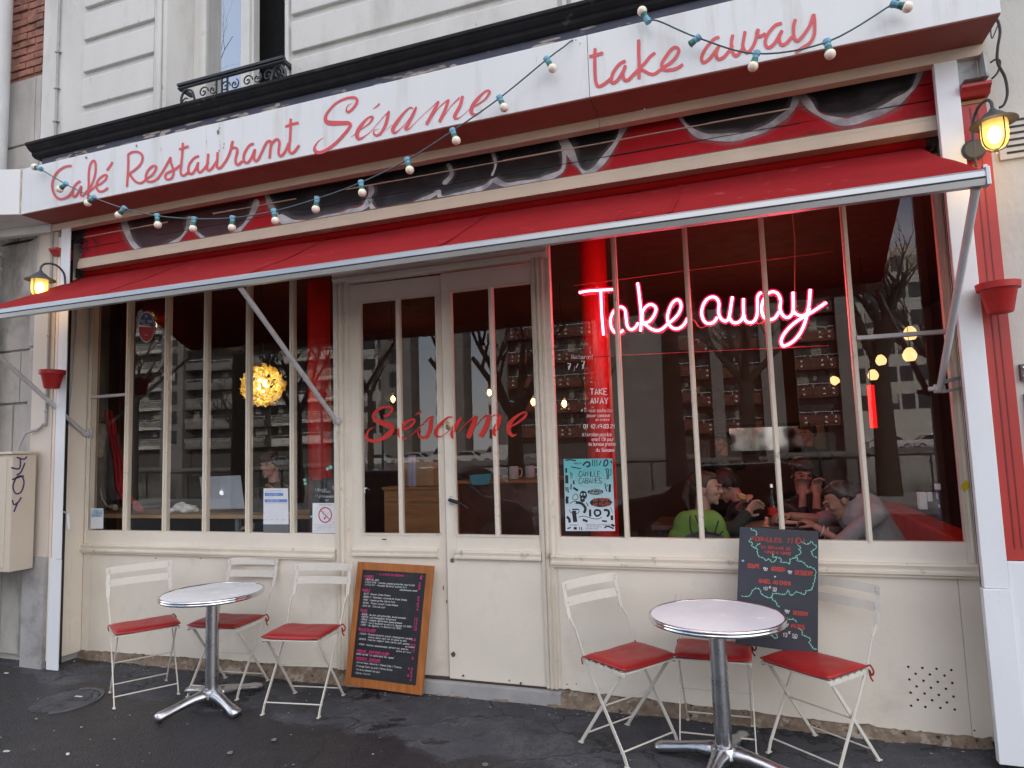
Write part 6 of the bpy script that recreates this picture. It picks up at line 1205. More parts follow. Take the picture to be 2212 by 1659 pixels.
# coat and red scarf hanging at the far left
z7b = lambda x, y, yy: at((320 + x / 3.191) * .576042, (1500 + y / 3.191) * .576042, yy)
ct = thing('hanging_coat', 'grey brown coat with pale fur collar hanging at the left window edge', 'coat'); q = MB()
for pts, r_ in (([(260, 250), (250, 500), (250, 800), (290, 1100), (350, 1240)], [.05, .09, .10, .085, .04]), ([(330, 400), (350, 700), (370, 1000), (380, 1200)], [.05, .09, .10, .06])): q.tube([z7b(x, y, 4.55) for x, y in pts], r_, 12)
vremesh(q, 'coat_body', pm('coat_brown', (.13, .105, .10), .95, .2, 8, .5, 60), ct, .012, 3)
q = MB(); q.tube([z7b(x, y, 4.42) for x, y in ((205, 280), (180, 420), (165, 560), (190, 690))], [.03, .05, .045, .02], 12); q.tube([z7b(x, y, 4.42) for x, y in ((175, 1050), (200, 1180), (260, 1270), (370, 1285))], [.006, .01, .012, .03], 10)
vremesh(q, 'fur_collar', pm('fur_pale', (.42, .38, .30), .95, .2, 20, 1, 90), ct, .01, 2)
sf = thing('red_scarf', 'long red scarf hanging down over the counter behind the first panes', 'scarf'); q = MB(); n_ = 26
pts = cr([(270, 130, 55), (310, 300, 60), (345, 520, 50), (390, 700, 60), (410, 880, 60), (450, 1080, 80), (560, 1230, 130), (620, 1330, 60)], 4)
L = [];
for i, (x, y, w_) in enumerate(pts):
    row = []
    for k in range(9): t_ = k / 8 - .5; row.append(q.bm.verts.new(z7b(x + t_ * w_ * 2 * (1 if y < 1080 else 1.0), y + (t_ * w_ * .9 if y > 1080 else 0), 4.40 + .03 * math.sin(k * 1.9 + i * .15))))
    L.append(row)
for i in range(len(L) - 1):
    for k in range(8): q.bm.faces.new((L[i][k], L[i][k + 1], L[i + 1][k + 1], L[i + 1][k]))
o = q.build('scarf', pm('scarf_red', (.36, .012, .02), .9, .15, 10, .3, 90), sf, 'all'); mdf = o.modifiers.new('t', 'SOLIDIFY'); mdf.thickness = .006
# ruffled paper lamp
pl_ = thing('paper_lamp', 'round yellow pendant lamp of ruffled paper petals in the left window', 'lamp'); c = at(567, 832, 4.75); rnd = random.Random(8)
PETAL = bpy.data.materials.new('paper_petal'); PETAL.use_nodes = True; t = PETAL.node_tree; b = t.nodes['Principled BSDF']; b.inputs['Base Color'].default_value = (.72, .58, .24, 1); b.inputs['Roughness'].default_value = .8
tl = t.nodes.new('ShaderNodeBsdfTranslucent'); tl.inputs[0].default_value = (.92, .76, .30, 1); ms = t.nodes.new('ShaderNodeMixShader'); ms.inputs[0].default_value = .6
t.links.new(b.outputs[0], ms.inputs[1]); t.links.new(tl.outputs[0], ms.inputs[2]); t.links.new(ms.outputs[0], t.nodes['Material Output'].inputs[0])
q = MB(); RL = .155
for k in range(74):
    zz_ = 1 - 2 * (k + .5) / 74; a = k * 2.39996; d = Vector((math.sqrt(1 - zz_ * zz_) * math.cos(a), math.sqrt(1 - zz_ * zz_) * math.sin(a), zz_)); e1 = d.orthogonal().normalized(); e1.rotate(Matrix.Rotation(rnd.uniform(0, 6.28), 3, d)); e2 = d.cross(e1)
    rr = RL * rnd.uniform(.74, .92); n1, n2 = 8, 4; g_ = []
    ph = rnd.uniform(0, 6)
    for i in range(n1 + 1):
        row = []
        for j in range(n2 + 1):
            s_ = (i / n1 - .5) * .115; h_ = j / n2 * .055
            p = c + d * (rr + h_ * .8 + .010 * math.sin(i * 1.3 + ph) * (j / n2)) + e1 * s_ + e2 * (.022 * math.sin(i * 1.55 + ph) * (j / n2 + .25) + h_ * .55 - .02)
            row.append(q.bm.verts.new(p))
        g_.append(row)
    for i in range(n1):
        for j in range(n2): q.bm.faces.new((g_[i][j], g_[i + 1][j], g_[i + 1][j + 1], g_[i][j + 1]))
q.build('paper_petals', PETAL, pl_, 'all')
q = MB(); q.ell(c, (.05, .05, .06), None, 16, 12); q.build('bulb', emis('paper_bulb', (1, .78, .42), 17), pl_, 'all')
q = MB(); q.tube([c + Vector((0, 0, .08)), (c.x, c.y, 3.1)], .004, 6); q.build('cord', BLK, pl_)
# pendants and bare bulbs at the back
OPAL = emis('opal_shade', (1, .58, .24), 1.0, (.8, .7, .5)); BARE = emis('filament_bulb', (1, .62, .22), 14)
for i, (u, v, rr, y, tl_, lab) in enumerate([(1965, 766, 17, 6.3, 0, 'largest opal glass pendant lit in the right window'), (1966, 720, 17, 6.6, 0, 'opal glass pendant half hidden under the transom bar'), (1903, 778, 13, 7.0, 8, 'opal glass pendant just left of the largest one'), (1886, 810, 13, 7.2, 0, 'lower opal glass pendant beside the right mullion'), (1803, 822, 11, 7.4, 35, 'slanting opal lamp, leftmost of the lit shades')]):
    c = at(u, v, y); r_ = (at(u + rr, v, y) - at(u - rr, v, y)).length / 2 * .95
    P = thing('pendant_lamp', lab, 'lamp', c, 0, 'opal pendant lamps at the back of the room'); P.rotation_euler = (0, R(-tl_), 0)
    q = MB(); q.lathe([(.0, r_ * 1.1), (r_ * .35, r_ * 1.05), (r_ * .75, r_ * .6), (r_, 0), (r_ * .9, -r_ * .55), (r_ * .62, -r_ * .95), (r_ * .55, -r_ * .95), (.0, -r_ * .6)], (0, 0, 0), 24); q.build('shade', OPAL, P, 'all')
    q = MB(); q.tube([(0, 0, r_), (0, 0, r_ + .06)], .014, 8); q.build('fitting', BLK, P)
    q = MB(); q.tube([(0, 0, r_ + .05), (0, 0, 3.1 - c.z)], .003, 5); q.build('cord', BLK, P)
for i, (u, v, y, lab) in enumerate([(849, 862, 6.4, 'bare warm bulb seen in the left leaf of the door'), (1057, 848, 6.8, 'bare warm bulb seen left of the tree in the right door leaf'), (1152, 868, 6.2, 'bare warm bulb at the right edge of the door glass'), (1219, 872, 6.2, 'bare warm bulb seen in the pane beside the red column')]):
    c = at(u, v, y); P = thing('bare_bulb', lab, 'light bulb', c, 0, 'bare bulbs hanging inside'); q = MB(); q.ell((0, 0, 0), (.022, .022, .034), None, 14, 10); q.build('bulb', BARE, P, 'all'); q = MB(); q.lathe([(0, -.075), (.04, -.06), (.055, -.02), (.045, .03), (.02, .06), (.012, .075)], (0, 0, 0), 20); q.build('bulb_glass', glass('amber_glass', 1.4, (1, .78, .45), 0, 1, .6), P, 'all'); q = MB(); q.tube([(0, 0, .05), (0, 0, 3.1 - c.z)], .004, 6); q.tube([(0, 0, .06), (0, 0, .1)], .012, 8); q.build('cord', BLK, P)
for nm, loc, e_, c_ in (('room_lamp', (-4.0, 3.4, 2.3), 1.6, (1, .62, .35)), ('room_lamp', (.2, 2.4, 2.1), 5, (1, .6, .35)), ('room_lamp', (-1.7, 3.5, 2.3), 1.8, (1, .6, .3))):
    pt = bpy.data.lights.new(nm, 'POINT'); pt.energy = e_; pt.color = c_; pt.shadow_soft_size = .12; o = bpy.data.objects.new(nm, pt); COL.objects.link(o); o.location = loc
# wooden cabinet with box and cloth behind the door
cbn = thing('wooden_cabinet', 'orange brown wooden cabinet standing behind the left door leaf', 'cabinet')
a, b = z5(325, 1225, 4.9), z5(1060, 1225, 4.9); bt = -.03
q = MB(); q.box(a.x, b.x, .9, 1.3, bt, a.z); q.build('carcass', pm('cabinet_wood', (.36, .17, .06), .45, .2, 4, .1, 40, stretch=(1, 1, 5)), cbn, bevel=.004)
q = MB(); q.box(a.x - .01, b.x + .01, .88, 1.32, a.z, a.z + .02); q.box(a.x + .02, b.x - .02, .885, .9, a.z - .10, a.z - .085); q.build('top_edge', WOODI, cbn)
bx = thing('cardboard_box', 'open brown cardboard box standing on the wooden cabinet', 'box'); a, b = z5(512, 905, 5.0), z5(925, 905, 5.0); c = z5(512, 1185, 5.0)
q = MB(); q.box(a.x, b.x, 1.0, 1.25, c.z + .004, a.z); q.box(a.x - .004, b.x + .004, .996, 1.0, (a.z + c.z) / 2 - .004, a.z + .02); q.build('box_body', pm('cardboard', (.42, .27, .12), .8, .1, 10), bx)
tl_ = thing('lilac_towel', 'pale lilac towel hanging over the cardboard box', 'towel'); q = MB()
A, B, C, D_ = z5(615, 800, 4.92), z5(705, 800, 4.92), z5(718, 1188, 4.92), z5(612, 1195, 4.92); Qt = Quad(A, B, C, D_, 0); N_ = 8; V = [[q.bm.verts.new(Qt.p(i / N_, j / 10) + Vector((0, .012 * math.sin(i * 1.7), 0))) for j in range(11)] for i in range(N_ + 1)]
for i in range(N_):
    for j in range(10): q.bm.faces.new((V[i][j], V[i + 1][j], V[i + 1][j + 1], V[i][j + 1]))
o = q.build('towel', pm('lilac_cloth', (.42, .40, .52), .9, .08, 20), tl_, 'all'); mdf = o.modifiers.new('t', 'SOLIDIFY'); mdf.thickness = .006
bar_ = thing('inside_counter', 'dark wooden service counter seen through the right door leaf', 'counter'); a, b = z5(1210, 1150, 5.2), z5(2350, 1150, 5.2)
q = MB(); q.box(a.x, b.x, 1.2, 1.7, -.03, a.z); q.build('counter_body', pm('dark_walnut', (.09, .035, .018), .5, .3, 4), bar_); q = MB(); q.box(a.x - .02, b.x + .02, 1.17, 1.72, a.z, a.z + .025); q.build('counter_top', WOODI, bar_)
def mug(x, y, yy, lab):
    c = z5(x, y, yy); P = thing('mug', lab, 'mug', (c.x, yy - 4, z5(x, 1140, 5.2).z + .027), 0, 'mugs on the inside counter'); h = .105
    q = MB(); q.lathe([(0, .002), (.037, .002), (.04, .006), (.04, h), (.037, h), (.036, .01), (0, .01)], (0, 0, 0), 24); q.build('mug_body', pm('mug_white', (.6, .58, .57), .4), P, True)
    q = MB(); q.tube(cr([(.038, 0, .085), (.065, 0, .085), (.072, 0, .055), (.06, 0, .025), (.038, 0, .022)], 5), .005, 6); q.build('handle', pm('mug_white', (0, 0, 0)), P, True)
mug(1912, 1100, 5.26, 'white mug with its handle to the right, behind the right door leaf'); mug(2110, 1080, 5.5, 'second mug, dimly seen at the right edge of the door glass')
ty = thing('blue_tray', 'turquoise tray leaning behind the right door leaf', 'tray'); Qt = Quad(z5(1365, 1050, 5.15), z5(1640, 1025, 5.15), z5(1600, 1160, 5.13), z5(1400, 1165, 5.13)); q = MB(); Qt.slab(q, .008); q.build('tray', pm('turquoise', (.05, .30, .38), .3), ty)
# furniture for the guests
tb = thing('dining_table', 'dark dining table behind the right window with plates on it', 'table'); TZ = at(1700, 1128, 4.75).z
q = MB(); q.box(-.62, .52, .50, 1.05, TZ - .03, TZ); q.build('table_top', pm('dark_top', (.10, .045, .03), .35), tb, bevel=.004)
for x in (-.55, .45):
    for y in (.56, .99): q = MB(); q.box(x - .02, x + .02, y - .02, y + .02, -.03, TZ - .03); q.build('leg', BLK, tb)
def plate(u, v, y, lab): c = at(u, v, y); P = thing('plate', lab, 'plate', (c.x, c.y, TZ + .001), 0, 'plates on the inside table'); q = MB(); q.lathe([(0, .002), (.05, .003), (.085, .012), (.088, .014), (.05, .006), (0, .006)], (0, 0, 0), 28); q.build('plate_body', pm('mug_white', (0, 0, 0)), P, True)
plate(1702, 1130, 4.62, 'white plate in front of the woman in the pale jumper')
bo = thing('soda_bottle', 'small clear bottle with a red label between the guests', 'bottle'); c = at((2480 + 1462 / 3.456) * .576, (1700 + 940 / 3.456) * .576, 4.72); hB = .24
q = MB(); q.lathe([(0, 0), (.03, 0), (.032, .01), (.032, .11), (.026, .14), (.013, .19), (.012, .23), (.013, .235), (0, .235)], (c.x, c.y, TZ), 18); q.build('bottle_glass', glass('bottle_glass', 1.45, (.7, .72, .72), 0, 1, 2.0), bo, 'all')
q = MB(); q.lathe([(.0325, .05), (.0325, .10)], (c.x, c.y, TZ), 18); q.build('label', ink('label_red', (.5, .03, .02)), bo); q = MB(); q.lathe([(0, .25), (.013, .25), (.014, .228)], (c.x, c.y, TZ), 12); q.build('cap', CHROME, bo)
bn = thing('red_bench', 'red upholstered bench along the right wall inside', 'bench')
q = MB(); q.box(.52, 1.22, .30, 2.6, .36, .50); q.build('seat', INRED, bn, bevel=.02); q = MB(); q.box(1.05, 1.22, .30, 2.6, .50, .92); q.build('backrest', INRED, bn, bevel=.02); q = MB(); q.box(.56, 1.2, .34, 2.56, -.03, .36); q.build('base', DARKW, bn)
zz2 = lambda x, y, yy: at((2960 + x / 3.2529) * .576042, (1700 + y / 3.2529) * .576042, yy)
wp = thing('wall_poster', 'black and white collage poster on the right inner wall', 'poster'); X0 = 1.238
def onwall(x, y): d = ray((2960 + x / 3.2529) * .576042, (1700 + y / 3.2529) * .576042); return CAM + d * ((X0 - CAM.x) / d.x)
a, b = onwall(1900, -520), onwall(2030, 400)
q = MB(); y0, y1 = sorted((a.y, b.y)); y1 = min(y1, y0 + .9); q.box(1.10, 1.26, .14, .15, 1.02, 1.85); q.build('poster_sheet', pm('collage', (.35, .35, .36), .6, .9, 26, dirt=(.03, .03, .035), ds=22, dt=.5, dw=.03), wp)
lt = thing('letter_rack', 'white leaflet rack with blue and white flyers by the right window', 'leaflet rack')
q = MB(); A = zz2(1565, 475, 4.35); B = zz2(1680, 680, 4.35); q.box(A.x, B.x, .33, .38, B.z, A.z); A = zz2(1690, 475, 4.3); B = zz2(1760, 590, 4.3); q.box(A.x, B.x, .31, .33, B.z, A.z); q.build('white_box', PAPER, lt, bevel=.003)
A = zz2(1765, 370, 4.3); B = zz2(1845, 440, 4.3); q = MB(); q.box(A.x, B.x, .29, .30, B.z, A.z); q.build('flyer', PAPER, lt); A = zz2(1775, 455, 4.3); B = zz2(1850, 800, 4.3); q = MB(); q.box(A.x, B.x, .29, .30, B.z, A.z); q.build('blue_flyer', ink('flyer_blue', (.03, .035, .14)), lt)
q = MB(); Qf = Quad((A.x, .29, A.z), (B.x, .29, A.z), (B.x, .29, B.z), (A.x, .29, B.z), .001); Qf.line(q, cr([(.5, .1), (.35, .12), (.35, .25), (.6, .28)], 3), .006); Qf.line(q, cr([(.4, .5), (.8, .52), (.6, .6)], 3), .006); q.build('flyer_print', PAPER, lt)

# ------------------------------------------------------------------ people
SKIN = pm('skin', (.42, .24, .17), .5, .05, 12); SKIN2 = pm('skin_warm', (.40, .21, .145), .5, .05, 12)
def basis(F, U=(0, 0, 1)):
    F = Vector(F).normalized(); Rt = F.cross(Vector(U)).normalized(); U = Rt.cross(F).normalized(); return F, Rt, U
def capsule(q, pts, rs):
    P = [Vector(p) for p in pts]; q.tube(P, rs, 12)
    for p, r_ in zip(P, rs): q.ell(p, (r_, r_, r_), None, 12, 8)
def head_parts(q, C, F, U0=(0, 0, 1), s=.93):
    F, Rt, U = basis(F, U0); rot = Matrix((Rt, F, U)).transposed()
    def e(r_, f, u, rr, n=14): q.ell(C + (Rt * r_ + F * f + U * u) * s, tuple(k * s for k in rr), rot, n, 10)
    e(0, -.012, .030, (.070, .088, .078), 20); e(0, .028, -.005, (.058, .060, .075), 18); e(0, .035, -.055, (.046, .050, .045)); e(0, .068, -.088, (.018, .018, .017)); e(0, .03, -.08, (.036, .046, .02))
    e(0, .088, .028, (.040, .012, .012)); e(0, .091, .005, (.0085, .012, .024)); e(0, .100, -.014, (.0105, .015, .011)); e(.010, .092, -.019, (.007, .008, .006)); e(-.010, .092, -.019, (.007, .008, .006))
    e(0, .083, -.042, (.022, .012, .0065)); e(0, .081, -.054, (.019, .012, .007)); e(.032, .070, -.012, (.018, .02, .02)); e(-.032, .070, -.012, (.018, .02, .02))
    for k in (-1, 1): e(k * .072, -.006, -.012, (.008, .017, .028)); e(k * .078, -.014, -.004, (.004, .015, .02))
    return F, Rt, U, rot
def hand_parts(q, W_, Dr, N, curl=.5, s=.93, spread=1):
    Dr = Vector(Dr).normalized(); N = Vector(N); N = (N - Dr * N.dot(Dr)).normalized(); S = Dr.cross(N)
    rot = Matrix((S, Dr, N)).transposed(); q.ell(Vector(W_) + Dr * .042 * s, (.038 * s, .048 * s, .016 * s), rot)
    for k, (off, ln) in enumerate(((-.030, .070), (-.010, .080), (.010, .076), (.029, .060))):
        b = Vector(W_) + Dr * .080 * s + S * off * s * spread; a1 = curl * 1.1; a2 = curl * 2.2; a3 = curl * 3.0; d1 = Dr * math.cos(a1) - N * math.sin(a1); d2 = Dr * math.cos(a2) - N * math.sin(a2); d3 = Dr * math.cos(a3) - N * math.sin(a3)
        p1 = b + d1 * ln * .45 * s; p2 = p1 + d2 * ln * .32 * s; p3 = p2 + d3 * ln * .24 * s; capsule(q, [b, p1, p2, p3], [.0088, .008, .0074, .0066])
    b = Vector(W_) + Dr * .025 * s - S * .032 * s; p1 = b + (Dr * .6 - S * .7 - N * curl * .6).normalized() * .036 * s; p2 = p1 + (Dr * .8 - S * .1 - N * curl).normalized() * .030 * s; capsule(q, [b, p1, p2], [.0115, .0098, .0082])
def person(label, C, F, U0=(0, 0, 1), shoulders=None, hip=None, arms=(), top=None, hair=None, hairfn=None, skin=SKIN, sleeve=.75, tr=.115, glasses=False, s=.93):
    P = thing('person', label, 'person', (0, 0, 0)); C = Vector(C); q = MB(); F, Rt, U, rot = head_parts(q, C, F, U0, s)
    SL, SR = [Vector(v) for v in shoulders]; mid = (SL + SR) / 2; hip = Vector(hip); ns_ = C - U * .055 * s - F * .02
    capsule(q, [ns_, mid + Vector((0, 0, .03))], [.047 * s, .052 * s]); capsule(q, [mid + Vector((0, 0, -.02)), (mid + hip) / 2, hip], [tr * .9, tr * .95, tr]); capsule(q, [SL, mid, SR], [.045, .06, .045])
    Fb = (F - Vector((0, 0, F.z))).normalized()
    Rb = (SR - SL).normalized(); capsule(q, [hip + Rb * .08, hip + Rb * .09 + Fb * .36, hip + Rb * .09 + Fb * .40 + Vector((0, 0, -.36))], [.085, .062, .04]); capsule(q, [hip - Rb * .08, hip - Rb * .09 + Fb * .36, hip - Rb * .09 + Fb * .40 + Vector((0, 0, -.36))], [.085, .062, .04])
    for S_, E_, W_, N, cu in arms:
        S_, E_, W_ = Vector(S_), Vector(E_), Vector(W_); capsule(q, [S_, E_, W_], [.044, .035, .024]); hand_parts(q, W_, (W_ - E_), N, cu, s)
    vremesh(q, 'body', skin, P, .0055, 3)
    t = MB(); k = 1.16
    capsule(t, [mid + Vector((0, 0, -.01)), (mid + hip) / 2, hip], [tr * 1.08, tr * 1.12, tr * 1.15]); capsule(t, [SL, mid + Vector((0, 0, .015)), SR], [.058, .072, .058])
    for S_, E_, W_, N, cu in arms: S_, E_, W_ = Vector(S_), Vector(E_), Vector(W_); capsule(t, [S_, E_, E_.lerp(W_, sleeve)], [.056, .048, .038])
    vremesh(t, 'top', top, P, .008, 4)
    t = MB()
    for kx in (-1, 1):
        a = hip + Rb * .09 * kx; capsule(t, [a, a + Fb * .36, a + Fb * .40 + Vector((0, 0, -.34))], [.095, .072, .052])
    vremesh(t, 'trousers', BLK, P, .012, 3)
    if hairfn: h = MB(); hairfn(h, C, F, Rt, U, rot, s); ho = vremesh(h, 'hair', hair, P, .0055, 2)
    e = MB()
    for kx in (-1, 1): e.ell(C + (Rt * kx * .030 + F * .0815 + U * .006) * s, (.0115 * s, .006 * s, .0055 * s), rot, 12, 8)
    e.build('eyes', pm('eye_dark', (.03, .02, .018), .3), P, 'all')
    e = MB()
    for kx in (-1, 1): e.tube(cr([tuple(C + (Rt * kx * .014 + F * .0925 + U * .026) * s), tuple(C + (Rt * kx * .032 + F * .088 + U * .032) * s), tuple(C + (Rt * kx * .050 + F * .074 + U * .025) * s)], 4), .0032, 6)
    e.build('eyebrows', hair or BLK, P, True)
    e = MB(); e.tube(cr([tuple(C + (Rt * x + F * f + U * -.048) * s) for x, f in ((-.020, .085), (0, .0955), (.020, .085))], 4), .0028, 6); e.build('lips', pm('lips', (.33, .10, .09), .5), P, True)
    if glasses:
        e = MB()
        for kx in (-1, 1):
            cc = C + (Rt * kx * .031 + F * .104 + U * .006) * s; e.tube([cc + Rt * .024 * s * math.cos(a) + U * .018 * s * math.sin(a) for a in [j * .5236 for j in range(12)]], .0018, 5, closed=True); e.tube([cc + Rt * kx * .024 * s, C + (Rt * kx * .074 - F * .0 + U * .008) * s], .0018, 5)
        e.build('glasses', pm('steel_frame', (.6, .62, .65), .25, metal=.8), P, True)
    return P
def short_hair(h, C, F, Rt, U, rot, s):
    s *= 1.04
    def e(r_, f, u, rr): h.ell(C + (Rt * r_ + F * f + U * u) * s, tuple(k * s for k in rr), rot, 16, 10)
    e(0, -.022, .045, (.078, .090, .076)); e(0, -.055, .01, (.070, .055, .075)); e(0, .045, .082, (.062, .040, .028)); e(.045, .060, .066, (.028, .026, .026)); e(-.04, .060, .066, (.030, .026, .026)); e(0, .075, .062, (.035, .018, .022))
    e(.072, -.02, .02, (.014, .04, .045)); e(-.072, -.02, .02, (.014, .04, .045)); e(.071, .018, .03, (.010, .014, .03)); e(-.071, .018, .03, (.010, .014, .03))
def tied_hair(h, C, F, Rt, U, rot, s):
    def e(r_, f, u, rr): h.ell(C + (Rt * r_ + F * f + U * u) * s, tuple(k * s for k in rr), rot, 16, 10)
    e(0, -.028, .045, (.076, .088, .074)); e(0, .02, .085, (.055, .05, .026)); e(0, -.065, .0, (.06, .045, .065)); e(0, -.11, .02, (.036, .034, .034)); e(.068, -.02, .03, (.012, .035, .04)); e(-.068, -.02, .03, (.012, .035, .04))
    h.tube([C + (-F * .12 + U * .0) * s, C + (-F * .14 - U * .08) * s, C + (-F * .11 - U * .16) * s], [.028, .024, .008], 10)
DKH = pm('hair_dark', (.030, .018, .013), .5, .3, 30, .6, 200); BRH = pm('hair_brown', (.055, .032, .02), .5, .3, 30, .6, 200)
zz1 = lambda x, y, yy: at((2480 + x / 3.456) * .576042, (1700 + y / 3.456) * .576042, yy)
# woman behind the laptop
C = z3(1165, 385, 4.62); S1 = C + Vector((-.17, .03, -.25)); S2 = C + Vector((.19, .05, -.24))
person('woman with short dark hair, chin on her hand, behind the laptop', C, (-.10, -.97, -.14), (.10, 0, 1), (S1, S2), C + Vector((.02, .10, -.66)), ((S1, C + Vector((.03, -.17, -.50)), C + Vector((.035, -.075, -.275)), (.3, .9, .1), .55), (S2, C + Vector((.20, -.14, -.46)), C + Vector((-.02, -.20, -.48)), (0, 0, 1), .3)), BLK, DKH, short_hair, SKIN)
# woman eating, seen in profile
C = zz1(585, 455, 4.42); S1 = C + Vector((-.04, .16, -.22)); S2 = C + Vector((-.03, -.14, -.25)); hb = zz1(1110, 650, 4.46)
GRN = pm('jacket_green', (.022, .028, .020), .85, .2, 8)
person('woman with brown hair tied back, in profile, lifting a sandwich with both hands', C, (.985, -.12, -.10), (-.05, 0, 1), (S1, S2), C + Vector((-.10, .02, -.64)), ((S1, zz1(900, 930, 4.75), zz1(1010, 700, 4.62), (-.8, .3, .1), .35), (S2, zz1(950, 980, 4.28), hb + Vector((.0, -.05, -.05)), (-.7, .55, .2), .6)), GRN, BRH, tied_hair, SKIN, sleeve=.80)
sw = thing('sandwich', 'bitten bagel sandwich held up by the woman in profile', 'sandwich'); c = zz1(1040, 575, 4.50); q = MB(); q.ell(c, (.032, .03, .013), Matrix.Rotation(.3, 3, 'Y')); q.ell(c + Vector((0, 0, .017)), (.033, .03, .012), Matrix.Rotation(.3, 3, 'Y')); vremesh(q, 'bread', pm('bread', (.5, .3, .12), .8), sw, .004, 1)
bg_ = thing('green_backpack', 'lime green and grey backpack with black cords hanging on her chair', 'backpack'); q = MB()
for x, y, rx, rz in ((480, 980, .17, .12), (330, 1000, .10, .12), (640, 990, .11, .12), (480, 900, .12, .07), (250, 1080, .09, .06), (720, 1080, .09, .06)): q.ell(zz1(x, y, 4.20), (rx * .85, .05, rz), None, 20, 12)
vremesh(q, 'bag_body', pm('lime_fabric', (.13, .23, .035), .75, .2, 8, .9, 9, dirt=(.10, .19, .03), ds=7, dt=.5, dw=.12), bg_, .008, 4)
q = MB(); q.ell(zz1(560, 1130, 4.165), (.13, .045, .06), None, 20, 12); vremesh(q, 'front_pocket', pm('bag_grey', (.06, .06, .065), .8), bg_, .008, 3)
q = MB()
for pts in ([(375, 805), (370, 900), (385, 1000), (405, 1060)], [(400, 1060), (480, 1030), (570, 1020), (660, 1035), (750, 1060)], [(740, 870), (715, 960), (690, 1040)], [(440, 800), (480, 900), (560, 960), (590, 1010)], [(800, 1010), (750, 1060)]): q.tube(cr([tuple(zz1(x, y, 4.125)) for x, y in pts], 4), .0045, 6)
q.build('cords', BLK, bg_, True)
# man with glasses beyond her
C = zz1(835, 420, 4.92); S1 = C + Vector((.10, -.17, -.20)); S2 = C + Vector((.12, .17, -.20))
person('man with wire glasses bending over his meal behind the woman in profile', C, (-.80, -.15, -.60), (-.4, 0, 1), (S1, S2), C + Vector((.22, .05, -.60)), ((S1, C + Vector((.02, -.20, -.42)), C + Vector((-.10, -.06, -.30)), (0, 0, 1), .5), (S2, C + Vector((.0, .20, -.42)), C + Vector((-.12, .10, -.34)), (0, 0, 1), .5)), pm('navy_top', (.012, .014, .022), .9), DKH, short_hair, SKIN2, glasses=True)
# person in a black jumper with both hands raised
C = zz2(150, 250, 5.0); S1 = C + Vector((-.15, .02, -.24)); S2 = C + Vector((.18, -.02, -.24))
person('dark haired person in a black jumper with both hands raised to the mouth', C, (.25, -.95, -.25), (0, 0, 1), (S1, S2), C + Vector((.02, .10, -.66)), ((S1, zz2(165, 800, 4.80), zz2(165, 520, 4.80), (.3, .9, .2), .45), (S2, zz2(340, 850, 4.70), zz2(335, 520, 4.72), (-.3, .9, .2), .55)), BLK, DKH, short_hair, SKIN2, sleeve=.35)
# woman in the pale jumper
C = zz2(610, 570, 4.45); S1 = zz2(740, 800, 4.62); S2 = zz2(1060, 740, 4.33); S1 = Vector((S2.x - .10, .66, S2.z - .02))
person('woman in a pale grey jumper bending over her plate, nearest the right end', C, (-.86, -.14, -.50), (-.45, 0, 1), (S1, S2), Vector((S2.x + .14, .52, C.z - .52)), ((S1, Vector((S1.x - .16, .66, TZ + .03)), Vector((S1.x - .34, .58, TZ + .06)), (0, 0, 1), .5), (S2, zz2(640, 1090, 4.34), zz2(330, 900, 4.42), (.2, -.3, 1), .65)), pm('grey_jumper', (.32, .295, .29), .95, .06, 30, .5, 120), DKH, tied_hair, SKIN2, sleeve=.05, tr=.13)
bc = thing('bracelet', 'two pale bracelets on the wrist of the woman in the grey jumper', 'bracelet'); q = MB(); a = zz2(400, 945, 4.40)
for k in (0, 1): q.tube([a + Vector((.03 * math.cos(t_) * .4 + k * .022, .030 * math.sin(t_), .032 * math.cos(t_) - k * .012)) for t_ in [j * .4488 for j in range(14)]], .0028, 5, closed=True)
q.build('band', PAPER, bc, True)
# further guests, only silhouettes against the mirror
for u, v, y, lab in ((1560, 955, 7.6, 'dark head of a guest against the mirror, left one'), (1745, 935, 7.9, 'standing dark figure against the mirror at the back')):
    C = at(u, v, y); person(lab, C, (-.7, -.7, 0), (0, 0, 1), (C + Vector((-.18, 0, -.25)), C + Vector((.18, 0, -.25))), C + Vector((0, .02, -.7)), (), BLK, DKH, short_hair, SKIN2)
